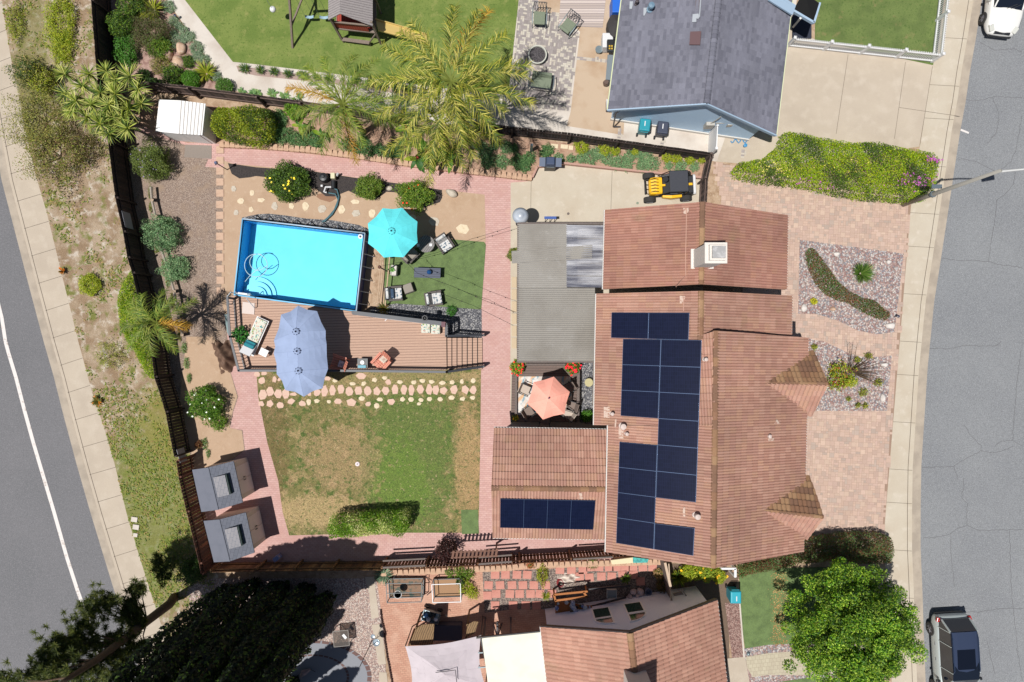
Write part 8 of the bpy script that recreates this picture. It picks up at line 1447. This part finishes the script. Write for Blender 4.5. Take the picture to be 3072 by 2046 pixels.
b = P(0, 2, 233, 512, .2); t = thing('fire_pit', 'round pale fire pit filled with dark lava rock on the block patio', 'fire pit', (b.x, b.y, 0)); mb = MB(); mb.lathe((b.x, b.y, 0), [(.42, 0), (.47, .3), (.49, .38), (.43, .38), (.42, .3)], 40); mb.build('bowl', mat('pit_stone', A(210, 210, 196), .8, fine=(30, .06)), t, smooth=False); mb = MB(); mb.lathe((b.x, b.y, .3), [(.425, 0), (.2, .04), (.001, .05)], 32); mb.build('lava_rock', mat('lava', A(100, 94, 98), .9, layers=[('v', 40, .8, [A(70, 66, 70), A(140, 132, 134), A(100, 94, 98), A(50, 46, 50)])], bump=(60, .8, .03)), t)
rm_ = mat('striped_rug', A(196, 180, 170), .95, layers=[('w', .62, A(224, 208, 198), .5, .75, math.pi/2, .4), ('w', 2.3, A(170, 156, 152), .75, .9, math.pi/2, .2)], fine=(60, .08)); mb = MB(); mb.prism([W(p, 0) for p in N(0, 2, 447, -30, 862, -20, 832, 258, 428, 235)], .02, .034); one(mb, 'rug', rm_, 'large striped beige outdoor rug beside the metal chairs', 'rug')
t = thing('grill_cart', 'white cart with black grill and yellow tongs against the blue house', 'grill', P(0, 2, 890, 400, 0)); mb = MB(); p = P(0, 2, 880, 370, .7); mb.box((p.x, p.y, .4), (.55, .75, .7)); mb.build('cart', wpl, t, bevel=.04); mb = MB(); p = P(0, 2, 905, 420, .9); mb.box((p.x, p.y, .87), (.36, .62, .22)); mb.build('grill_lid', blk, t, bevel=.04); mb = MB()
for dx in (-.06, .06):
    for dy in (-.05, -.18): mb.box((p.x+dx, p.y+dy, .985), (.08, .08, .01))
mb.build('knobs', mat('amber', A(220, 180, 60), .4), t)
mb = MB(); p = P(0, 2, 798, 460, .2); mb.lathe((p.x, p.y, 0), [(.14, 0), (.19, .28), (.2, .3), (.16, .3)], 16); one(mb, 'wire_basket', silverm, 'round wire basket on the patio beside the white grill cart', 'basket', (p.x, p.y, 0))
mb = MB(); p = P(0, 2, 862, 765, .25); mb.lathe((p.x, p.y, 0), [(.1, 0), (.15, .25), (.16, .3), (.1, .42), (.12, .46)], 12); one(mb, 'vase', mat('brown_vase', A(110, 88, 78), .5), 'round brown urn standing at the wall of the blue house', 'urn', (p.x, p.y, 0))
t = thing('cooler', 'blue and white cooler under the corner of the blue house roof', 'cooler', (0, 0, 0)); mb = MB(); mb.box((0, 0, .18), (.4, .56, .34)); mb.build('body', navy, t, bevel=.03); mb = MB(); mb.box((0, 0, .37), (.42, .58, .06)); mb.build('lid', wpl, t, bevel=.02); mb = MB(); mb.box((.0, -.31, .25), (.2, .03, .05)); mb.build('handle', wpl, t); place(t, P(0, 2, 895, 985, 0), 0)
mb = MB(); p = P(0, 2, 900, 620, .5); mb.box((p.x, p.y, .5), (.35, 1.3, .06), -.08); mb.bar((p.x, p.y-.6, 0), (p.x, p.y-.6, .5), .05); mb.bar((p.x, p.y+.6, 0), (p.x, p.y+.6, .5), .05); one(mb, 'side_shelf', mat('grey_shelf', A(130, 140, 146), .5), 'grey narrow table along the left eave of the blue house', 'table', (p.x, p.y, 0))
mb = MB(); p = P(0, 2, 965, 40, 1.0); mb.box((p.x, p.y, .55), (.5, .9, 1.1)); one(mb, 'storage_box', mat('bright_blue', A(30, 110, 220), .5), 'bright blue storage box under the upper left eave of the blue house', 'box', (p.x, p.y, 0), bevel=.04)
mb = MB(); p = P(0, 2, 945, 230, .8); mb.lathe((p.x, p.y, 0), [(.34, 0), (.4, .3), (.36, .8), (.1, 1.0), (.001, 1.0)], 14, sy=1.7); one(mb, 'covered_chair', mat('black_cover', A(62, 58, 58), .8), 'black covered furniture under the left eave of the blue house', 'cover', (p.x, p.y, 0))
def bin_(label, loc, rz, m, h=1.0):
    t = thing('wheeled_bin', label, 'bin', (0, 0, 0)); mb = MB(); mb.box((0, 0, h/2), (.5, .56, h-.08), top=1.0); vv = MB(); vv.add([(-.21, -.24, .06), (.21, -.24, .06), (.21, .24, .06), (-.21, .24, .06), (-.27, -.31, h-.08), (.27, -.31, h-.08), (.27, .31, h-.08), (-.27, .31, h-.08)], [(3, 2, 1, 0), (4, 5, 6, 7), (0, 1, 5, 4), (1, 2, 6, 5), (2, 3, 7, 6), (3, 0, 4, 7)]); vv.build('body', m, t)
    mb = MB(); mb.box((0, .0, h-.03), (.58, .66, .08), top=.85); ld_ = mb.build('lid', m, t, bevel=.03); mb = MB(); mb.box((-.02, .05, h+.02), (.05, .25, .012)); mb.build('lid_label', wpl, ld_); mb = MB(); mb.tube([(-.2, -.36, h-.1), (.2, -.36, h-.1)], .02, 6); mb.build('handle', m, t)
    for s in (-1, 1): mb = MB(); mb.tube([(s*.2, -.28, .1), (s*.27, -.28, .1)], .1, 14); mb.build('wheel', blk, t)
    return place(t, loc, rz)
tealp = mat('teal_plastic', A(38, 160, 176), .45); dgp = mat('charcoal_plastic', A(64, 70, 90), .5)
bin_('teal wheeled bin standing left of the charcoal bin at the blue house wall', P(0, 2, 1190, 1200, 0), -.12, tealp); bin_('charcoal wheeled bin standing right of the teal bin at the blue house wall', P(0, 2, 1350, 1225, 0), -.12, dgp); bin_('turquoise wheeled bin beside the red mulch strip at the south house', P(3, 2, 2002, 728, 0), 3.14, mat('turquoise_plastic', A(46, 176, 196), .45))
t = thing('garden_gate', 'white vinyl gate standing open between the blue house and the dark fence', 'gate', P(0, 2, 1850, 1330, 0)); mb = MB(); a, b_ = P(0, 2, 1885, 1150, 1.5), P(0, 2, 1875, 1365, 1.5); a.z = b_.z = 0; mb.slab([a, b_, b_+Vector((0, 0, 1.5)), a+Vector((0, 0, 1.5))], (.05, 0, 0)); mb.build('panel', wht, t)
for q_ in (a, b_): mb = MB(); mb.box((q_.x, q_.y, .8), (.12, .12, 1.6)); mb.build('post', wht, t)
hz_ = P(0, 2, 2050, 1300, 0); mb = MB(); mb.tube([P(0, 2, 2010+k*12, 1295+18*math.sin(k*1.3), .05+.02*(k % 2)) for k in range(14)], .03, 6); mb.lathe(P(0, 2, 2140, 1338, .1), [(.08, -.08), (.1, .1), (.001, .12)], 12); one(mb, 'garden_hose', mat('hose_blue', A(70, 150, 200), .5), 'tangled blue garden hose and cap beside the wall of the blue house', 'hose', hz_)
mb = MB(); mb.tube([P(0, 2, 1800, 1165, .25), P(0, 2, 1801, 1166, 1.2)], .12, 10); 
mb = MB(); a, b_ = P(0, 2, 175, 1390, 0), P(0, 2, 190, 1310, 1.2); mb.bar((a.x, a.y, 0), (a.x, a.y, 1.2), .13); one(mb, 'metal_post', silverm, 'short grey metal post in the planting near the dark fence', 'post', (a.x, a.y, 0))
# ---- southern neighbour
wf = mat('white_pipe', A(240, 240, 240, .8), .5); gf = mat('grey_wire', A(120, 124, 124), .6); bedm = mat('bed_earth', A(176, 138, 104), .95, fine=(40, .2)); net = mat('netting', A(150, 150, 146), .9)
def raised_bed(label, corners, zt, m, low, top, earth):
    t = thing('raised_bed', label, 'raised bed', P(3, 1, *corners[0], 0)); v = [P(3, 1, *k, .0) for k in corners]; mb = MB()
    for i in range(4): mb.bar(v[i]+Vector((0, 0, .14)), v[(i+1) % 4]+Vector((0, 0, .14)), .04, .28)
    mb.build('border', low, t); mb = MB(); mb.prism([(p.x, p.y) for p in inset(v, .03)], .03, .2); mb.build('soil', earth, t)
    for i in range(4): mb = MB(); mb.tube([v[i], v[i]+Vector((0, 0, zt))], .022, 6); mb.build('upright', m, t)
    mb = MB()
    for i in range(4): mb.bar(v[i]+Vector((0, 0, zt)), v[(i+1) % 4]+Vector((0, 0, zt)), .035)
    if top: mb.bar((v[0]+v[3])/2+Vector((0, 0, zt)), (v[1]+v[2])/2+Vector((0, 0, zt)), .035)
    mb.build('top_frame', m, t); return t
raised_bed('raised bed with grey wire cage and white hoop beside the sage plant', [(1225, 605), (1545, 600), (1540, 768), (1235, 778)], .95, gf, gf, True, mat('cage_earth', A(150, 120, 98), .95, layers=[('n', A(90, 100, 90), 4, .5, .6)], fine=(40, .3))); raised_bed('raised bed with white pipe frame and bare tan soil', [(1635, 610), (1890, 602), (1895, 765), (1645, 772)], 1.0, wf, blk, False, bedm)
mb = MB(); c = P(3, 1, 1302, 765, .9); mb.lathe(c, [(.19, 0), (.205, .01), (.19, .02), (.18, .01), (.19, 0)], 28); one(mb, 'hoop', wf, 'white plastic hoop resting on the grey caged raised bed', 'hoop', c)
for q_ in ((1185, 685, 1290, 585), (1560, 600, 1600, 655), (1570, 770, 1610, 740)): mb = MB(); mb.bar(P(3, 1, q_[0], q_[1], .03), P(3, 1, q_[2], q_[3], .25), .03); one(mb, 'garden_stake', darkm, f'thin dark stake leaning at the caged raised bed, {"left" if q_[0] < 1300 else ("upper right" if q_[1] < 700 else "lower right")} one', 'stake')
t = thing('wagon', 'metal garden wagon loaded with blue and white containers', 'wagon', (0, 0, 0)); mb = MB(); mb.box((0, 0, .38), (.9, .55, .05))
for s in (-1, 1): mb.box((0, s*.27, .5), (.9, .02, .24)); mb.box((s*.45, 0, .5), (.02, .55, .24))
mb.build('tray', silverm, t); rdw = random.Random(2)
for k, (x, y, m_) in enumerate(((-.28, -.02, mat('sky_blue', A(120, 170, 220), .4)), (.0, .05, blk), (.28, -.05, wpl), (-.1, -.18, wpl), (.1, .15, blk), (.3, .17, silverm))): mb = MB(); mb.lathe((x, y, .42), [(.1, 0), (.13, .08), (.1, .2), (.03, .26)], 10); mb.build('container', m_, t)
for x in (-.36, .36):
    for s in (-1, 1): mb = MB(); mb.tube([(x, s*.27, .15), (x, s*.34, .15)], .15, 14); mb.build('wheel', blk, t)
mb = MB(); mb.tube([(.45, .1, .3), (.75, .3, .5), (.8, .22, .52)], .02, 6); mb.build('handle', darkm, t); place(t, P(3, 1, 1620, 930, 0), -.28)
t = thing('glass_table', 'square glass topped metal table standing on the pink gravel', 'table', (0, 0, 0)); gt = NT('clear_glass_top'); tr = gt.n('BsdfTransparent'); tr.inputs[0].default_value = (.6, .56, .52, 1); mx = gt.n('MixShader'); mx.inputs[0].default_value = .25; gt.l(tr.outputs[0], mx.inputs[1]); gt.l(gt.b.outputs[0], mx.inputs[2]); gt.l(mx.outputs[0], gt.o.inputs[0]); gt.b.inputs['Base Color'].default_value = (.3, .27, .25, 1); gt.b.inputs['Roughness'].default_value = .1
mb = MB(); mb.box((0, 0, .7), (.8, .8, .012)); mb.build('glass_top', gt.m, t); mb = MB()
for s in (-1, 1): mb.bar((-.4, s*.4, .7), (.4, s*.4, .7), .03); mb.bar((s*.4, -.4, .7), (s*.4, .4, .7), .03); mb.bar((-.38, -.38*s, .66), (.38, .38*s, .66), .02); mb.bar((-.12, s*.12, .64), (.12, s*.12, .64), .02); mb.bar((s*.12, -.12, .64), (s*.12, .12, .64), .02)
mb.build('frame', mat('bronze_frame', A(120, 112, 104), .5), t)
for s in (-1, 1):
    for q_ in (-1, 1): mb = MB(); mb.bar((s*.38, q_*.38, 0), (s*.38, q_*.38, .7), .03); mb.build('leg', silverm, t)
mb = MB(); mb.box((.2, .1, .73), (.14, .26, .03), .6); mb.build('magazine', wpl, t); place(t, P(3, 1, 812, 1115, 0), .1)
bb_ = P(3, 1, 1065, 1190, 0); t = thing('bird_feeder_pole', 'thin leaning pole with clear silver dishes beside the concrete strip', 'bird feeder', bb_); mb = MB(); mb.tube([bb_, (bb_.x, bb_.y, 2.9)], .018, 6); mb.build('pole', darkm, t); gp = mat('clear_silver', A(200, 215, 225), .15, spec=1, metal=.3)
for (x, y, r_, z) in ((1105, 1205, .2, .75), (1075, 1150, .12, .95)): c = P(3, 1, x, y, z); mb = MB(); mb.lathe(c, [(.05, -.12), (r_*.7, -.08), (r_, 0), (r_*.95, .02), (r_*.6, -.04), (.001, -.05)], 20); mb.build('dish', gp, t); mb = MB(); mb.tube([c, (bb_.x, bb_.y, z)], .01, 4); mb.build('bracket', darkm, t)
mb = MB(); rdc = random.Random(9); pts = N(3, 1, 1145, 905, 1155, 1000, 1180, 1100, 1185, 1200, 1205, 1330, 1235, 1480, 1255, 1600); pr_ = None
for a, b_ in zip(pts, pts[1:]):
    for i in range(6): q0, q1 = W(lerp2(a, b_, i/6), .09), W(lerp2(a, b_, (i+.8)/6), .09); mb.bar(q0+Vector((rdc.uniform(-.02, .02), 0, 0)), q1, .06, .12)
one(mb, 'chain_edging', mat('dark_rust', A(70, 40, 36), .8), 'dark curly edging between the concrete strips and the brick patio', 'edging')
# shade canopy and cream roof
t = thing('shade_canopy', 'large pale lilac fabric canopy over the southern patio', 'canopy', P(3, 1, 1750, 1400, 0)); zt_ = 2.6; gcl = cloth('lilac_cloth', A(222, 210, 214, .8))
cor = [W(p, 2.35) for p in N(3, 1, 1372, 1240, 2065, 1140, 2110, 1620, 1420, 1750)]; ap = P(3, 1, 1735, 1500, 3.0); mb = MB(); n = 8
def bez(a, b, s): return [a.lerp(b, i/n)+((Vector((ap.x, ap.y, a.z))-a.lerp(b, i/n))*.1*math.sin(math.pi*i/n)) for i in range(n+1)]
for i in range(4):
    e = bez(cor[i], cor[(i+1) % 4], 1)
    for k in range(n):
        for j in range(5): f0, f1 = j/5, (j+1)/5; q = lambda p, f: ap.lerp(p, f)-Vector((0, 0, .08*math.sin(math.pi*f))); mb.poly([q(e[k], f0), q(e[k], f1), q(e[k+1], f1), q(e[k+1], f0)] if j else [ap, q(e[k], f1), q(e[k+1], f1)])
cn = mb.build('canopy', gcl, t); s_ = cn.modifiers.new('thick', 'SOLIDIFY'); s_.thickness = .006
for p in cor: mb = MB(); mb.tube([(p.x, p.y, 0), p], .03, 8); mb.build('post', blk, t)
mb = MB(); mb.tube([P(3, 1, 1650, 1480, 2.95), P(3, 1, 1740, 1470, 3.03), P(3, 1, 1832, 1458, 2.95), P(3, 1, 1845, 1570, 2.9)], .018, 5); mb.build('vent_seam', blk, t)
t = thing('patio_cover', 'flat cream patio roof attached to the left side of the south house', 'patio cover', P(3, 2, 100, 1400, 0)); mb = MB(); mb.slab([W(p, 2.7) for p in N(3, 1, 2075, 1168, 2352, 1130)+N(3, 2, 262, 1102, 318, 1568, 340, 1800)+N(3, 1, 2160, 1800)], (0, 0, -.08)); mb.build('roof_panel', mat('cream_roof', A(250, 246, 226, .74), .7, layers=[('n', A(240, 234, 210, .74), .8, .5, .7)]), t)
mb = MB(); mb.bar(P(3, 1, 2025, 1160, 2.65), P(3, 2, 262, 1100, 2.65), .06, .14); mb.bar(P(3, 1, 2068, 1170, 2.6), P(3, 1, 2150, 1600, 2.6), .06, .14); mb.build('gutter', blk, t)
for y in (1300, 1435): mb = MB(); mb.bar(P(3, 1, 2040, y, 2.5), P(3, 1, 2110, y-5, 2.5), .05, .05); mb.build('bracket', silverm, t)
for x in (2090, 2340): p = P(3, 1, x, 1180, 2.6); mb = MB(); mb.bar((p.x, p.y, 0), p, .1); mb.build('post', gryt, t)
ddb = mat('old_timber', A(150, 120, 84), .85, layers=[('w', 3, A(104, 80, 54), .6, .8, .35, 3)], fine=(25, .2))
for q_, lb in (((1470, 1075, 1530, 1040, 1638, 1035, 1625, 1232, 1405, 1232), 'wide old timber slab shutter standing left of the canopy opening'), ((1940, 1045, 2000, 1010, 2045, 1015, 2010, 1120, 1930, 1160), 'narrow old timber slab standing right of the canopy opening')): v = N(3, 1, *q_); mb = MB(); mb.prism([W(p, 1.9) for p in v], 1.84, 1.9); o = mb; b0 = W(v[0], 1.9); mb.bar((b0.x, b0.y, 0), b0, .08); e0 = W(v[-1], 1.9); mb.bar((e0.x, e0.y, 0), e0, .08); one(mb, 'timber_screen', ddb, lb, 'screen', (b0.x, b0.y, 0))
mb = MB(); p = P(3, 1, 1760, 1110, .5); mb.box((p.x, p.y, .35), (1.5, .8, .6)); one(mb, 'sofa', mat('dark_sofa', A(60, 62, 80), .8), 'dark sofa in the shade between the timber screens', 'sofa', (p.x, p.y, 0), bevel=.05)
t = thing('rowing_machine', 'dark exercise machine with white parts left of the cream roof', 'exercise machine', P(3, 1, 2210, 1090, 0)); mb = MB(); p = P(3, 1, 2215, 1100, .5); mb.bar((p.x, p.y-.4, .1), (p.x, p.y+.3, .1), .1); mb.bar((p.x-.2, p.y+.2, .1), (p.x+.05, p.y-.2, 1.0), .05); mb.bar((p.x+.25, p.y+.25, .1), (p.x+.0, p.y-.2, 1.0), .05); mb.build('frame', darkm, t); mb = MB(); mb.box((p.x, p.y-.1, .6), (.12, .25, .1)); mb.build('pad', wpl, t)
t = thing('umbrella', 'closed umbrella lying in the shade of the round patio', 'umbrella', P(3, 1, 470, 1490, 0)); mb = MB(); mb.tube([P(3, 1, 395, 1535, .2), P(3, 1, 440, 1480, .3), P(3, 1, 500, 1450, .25)], [.02, .16, .05], 8); mb.build('folded_canopy', mat('tan_cloth', A(170, 150, 150), .9), t); mb = MB(); mb.tube([P(3, 1, 500, 1450, .25), P(3, 1, 545, 1475, .2)], .02, 6); mb.build('pole', darkm, t)
# shelf, sink and sacks along the south house wall
t = thing('potting_shelf', 'orange brown wooden shelf crowded with pots against the south house', 'shelf', P(3, 2, 540, 850, 0)); ob_ = mat('orange_timber', A(180, 110, 50), .7, fine=(20, .15)); mb = MB()
for a_, b2 in (((385, 765), (690, 735)), ((395, 820), (695, 780)), ((385, 765), (400, 822)), ((655, 740), (690, 785))): mb.bar(P(3, 2, *a_, 1.1), P(3, 2, *b2, 1.1), .1, .06)
mb.prism([W(p, .8) for p in N(3, 2, 395, 830, 735, 870, 735, 965, 400, 1000)], .76, .8)
for q_ in ((390, 770), (690, 740), (395, 1000), (735, 965)): p = P(3, 2, *q_, .9); mb.bar((p.x, p.y, 0), p, .08)
mb.build('frame', ob_, t); rp = random.Random(11)
for k in range(18): x, y = rp.uniform(405, 720), rp.uniform(820, 975); c = P(3, 2, x, y, .9); r_ = rp.uniform(.05, .12); mb = MB(); mb.lathe((c.x, c.y, .8), [(r_*.7, 0), (r_, r_*1.5), (r_*.8, r_*1.6), (r_*.6, r_*1.2)], 10); one(mb, 'plant_pot', rp.choice([wpl, mat('blue_white_glaze', A(120, 140, 200), .4, layers=[('n', A(230, 230, 240), 10, .5, .55)]), mat('green_glaze', A(60, 90, 60), .5), mat('tan_glaze', A(150, 120, 90), .6), blk]), ['white', 'small', 'round', 'glazed', 'low', 'tall'][k % 6]+f' pot on the crowded orange shelf, {ORD2[k]} of the pile', 'pot', (c.x, c.y, .8), 'pots on the orange shelf')
mb = MB(); mb.tube([P(3, 2, 560, 820, 1.0), P(3, 2, 560, 880, 1.0), P(3, 2, 625, 965, .9)], [.1, .13, .06], 8); one(mb, 'garden_gnome_statue', mat('blue_white_statue', A(150, 165, 200), .5, layers=[('n', A(235, 235, 240), 12, .5, .55)]), 'blue and white ceramic statue leaning in the pots on the orange shelf', 'statue')
t = thing('utility_sink', 'pale utility sink standing by the south house wall', 'sink', P(3, 2, 915, 760, 0)); c = P(3, 2, 918, 760, .8); mb = MB()
for dx, dy, sx, sy in ((0, .22, .5, .03), (0, -.22, .5, .03), (.24, 0, .03, .46), (-.24, 0, .03, .46)): mb.box((c.x+dx, c.y+dy, .72), (sx, sy, .26))
mb.box((c.x, c.y, .6), (.48, .44, .03)); mb.build('basin', mat('sink_grey', A(190, 190, 186), .5), t); mb = MB()
for dx in (-.2, .2):
    for dy in (-.18, .18): mb.bar((c.x+dx, c.y+dy, 0), (c.x+dx, c.y+dy, .6), .03)
mb.build('legs', gf, t)
for k, (x, y, w_) in enumerate(((1080, 775, 26), (1110, 732, 30), (1150, 768, 26), (1178, 735, 36))): rock(3, 2, x, y, w_, w_*.8, f'pinkish white sack or stone in the heap by the wall, {["lower left", "upper left", "middle", "largest right"][k]} one', mat('pale_sack', A(225, 205, 205), .8, fine=(20, .1)), h=.25, name='sack', cat='sack', seed=60+k, z0=.1)
t = thing('bucket', 'grey round bucket at the right end of the heap of sacks', 'bucket', P(3, 2, 1255, 745, 0)); c = P(3, 2, 1255, 742, .35); mb = MB(); mb.lathe((c.x, c.y, 0), [(.14, 0), (.18, .36), (.19, .38), (.16, .38), (.12, .1), (.001, .1)], 18); mb.build('pail', mat('bucket_grey', A(130, 136, 160), .5), t); mb = MB(); mb.tube([(c.x+.18*math.cos(a), c.y-.05+.25*math.sin(a)-.1, .3) for a in [3.3+.2*k for k in range(13)]], .008, 5); mb.build('handle', darkm, t)
mb = MB(); mb.bar(P(3, 2, 680, 718, .6), P(3, 2, 1090, 680, .6), .08, .08); mb.bar(P(3, 2, 700, 880, .6), P(3, 2, 1050, 790, .6), .08, .08); mb.bar(P(3, 2, 690, 720, 0), P(3, 2, 690, 720, .6), .06); mb.bar(P(3, 2, 1080, 685, 0), P(3, 2, 1080, 685, .6), .06); one(mb, 'work_bench', darkm, 'dark metal bench frame between the orange shelf and the sink', 'bench')
mb = MB(); c = P(3, 2, 445, 655, .05)
for k in range(5): mb.tube([(c.x+(.26-.02*k)*math.cos(a)*.75, c.y+(.24-.02*k)*math.sin(a), .05+.025*k) for a in [i*.35+k for i in range(19)]], .016, 5)
one(mb, 'garden_hose', mat('hose_red', A(150, 56, 60), .5), 'coiled dark red garden hose on the stepping tile garden', 'hose', c)
rng = rngn(); bm = bmesh.new(); bmesh.ops.create_grid(bm, x_segments=20, y_segments=14, size=1)
for v in bm.verts: x, y = v.co.x, v.co.y; v.co.z = max(.02, .18*(1-(x*x+y*y))+.06*math.sin(7*x+5*y)+.05*math.cos(9*y-4*x)); v.co.x *= .55*(1+.15*math.sin(5*math.atan2(y, x))); v.co.y *= .32
me = bpy.data.meshes.new('plastic_sheet'); bm.to_mesh(me); bm.free(); me.materials.append(mat('crumpled_white', A(235, 220, 205), .6)); tag(link('plastic_sheet', me, None, P(3, 2, 520, 620, 0)), 'crumpled white sheet lying beside the red hose', 'sheet')
mb = MB(); mb.prism([W(p, .3) for p in N(3, 2, 905, 450, 1110, 424, 1112, 475, 920, 488)], .2, .3); one(mb, 'board', mat('pale_yellow', A(240, 226, 185), .7), 'pale yellow board lying on the block edging beside the fence', 'board'); mb = MB(); mb.prism([W(p, .3) for p in N(3, 2, 1112, 424, 1255, 440, 1245, 472, 1115, 474)], .22, .29); one(mb, 'tarpaulin', mat('teal_tarp', A(70, 190, 180), .6, layers=[('n', A(50, 150, 150), 6, .5, .6)]), 'small teal tarpaulin right of the pale yellow board', 'tarpaulin')
mb = MB(); c = P(3, 2, 2172, 1312, .1); mb.lathe(c, [(.09, -.06), (.1, 0), (.05, .05), (.001, .06)], 14); one(mb, 'spotlight', silverm, 'small round silver garden spotlight in the gravel by the walkway', 'spotlight', c)
mb = MB(); p = P(3, 1, 190, 430, .4); mb.box((p.x, p.y, .3), (.3, .22, .5), .6); one(mb, 'toy_box', mat('lilac_blue', A(130, 150, 200), .5, layers=[('n', A(200, 170, 190), 6, .5, .6)]), 'small blue box in the tree shadow beside the fence', 'box', (p.x, p.y, 0)); mb = MB()
for (r, c, x, y, w_, rz, lb) in ((1, 0, 1150, 455, .85, -1.35, 'pale grey replacement panel on the dark fence near the sage shrub'), (2, 0, 1650, 1045, .7, -1.3, 'pale grey replacement panel where the dark and reddish fences meet')):
    p = P(r, c, x, y, 1.2); mb = MB(); mb.box((p.x+.12, p.y, 1.2), (w_, .02, .75), rz); one(mb, 'fence_patch', mat('patch_board', A(150, 150, 156), .8, fine=(30, .1)), lb, 'panel')
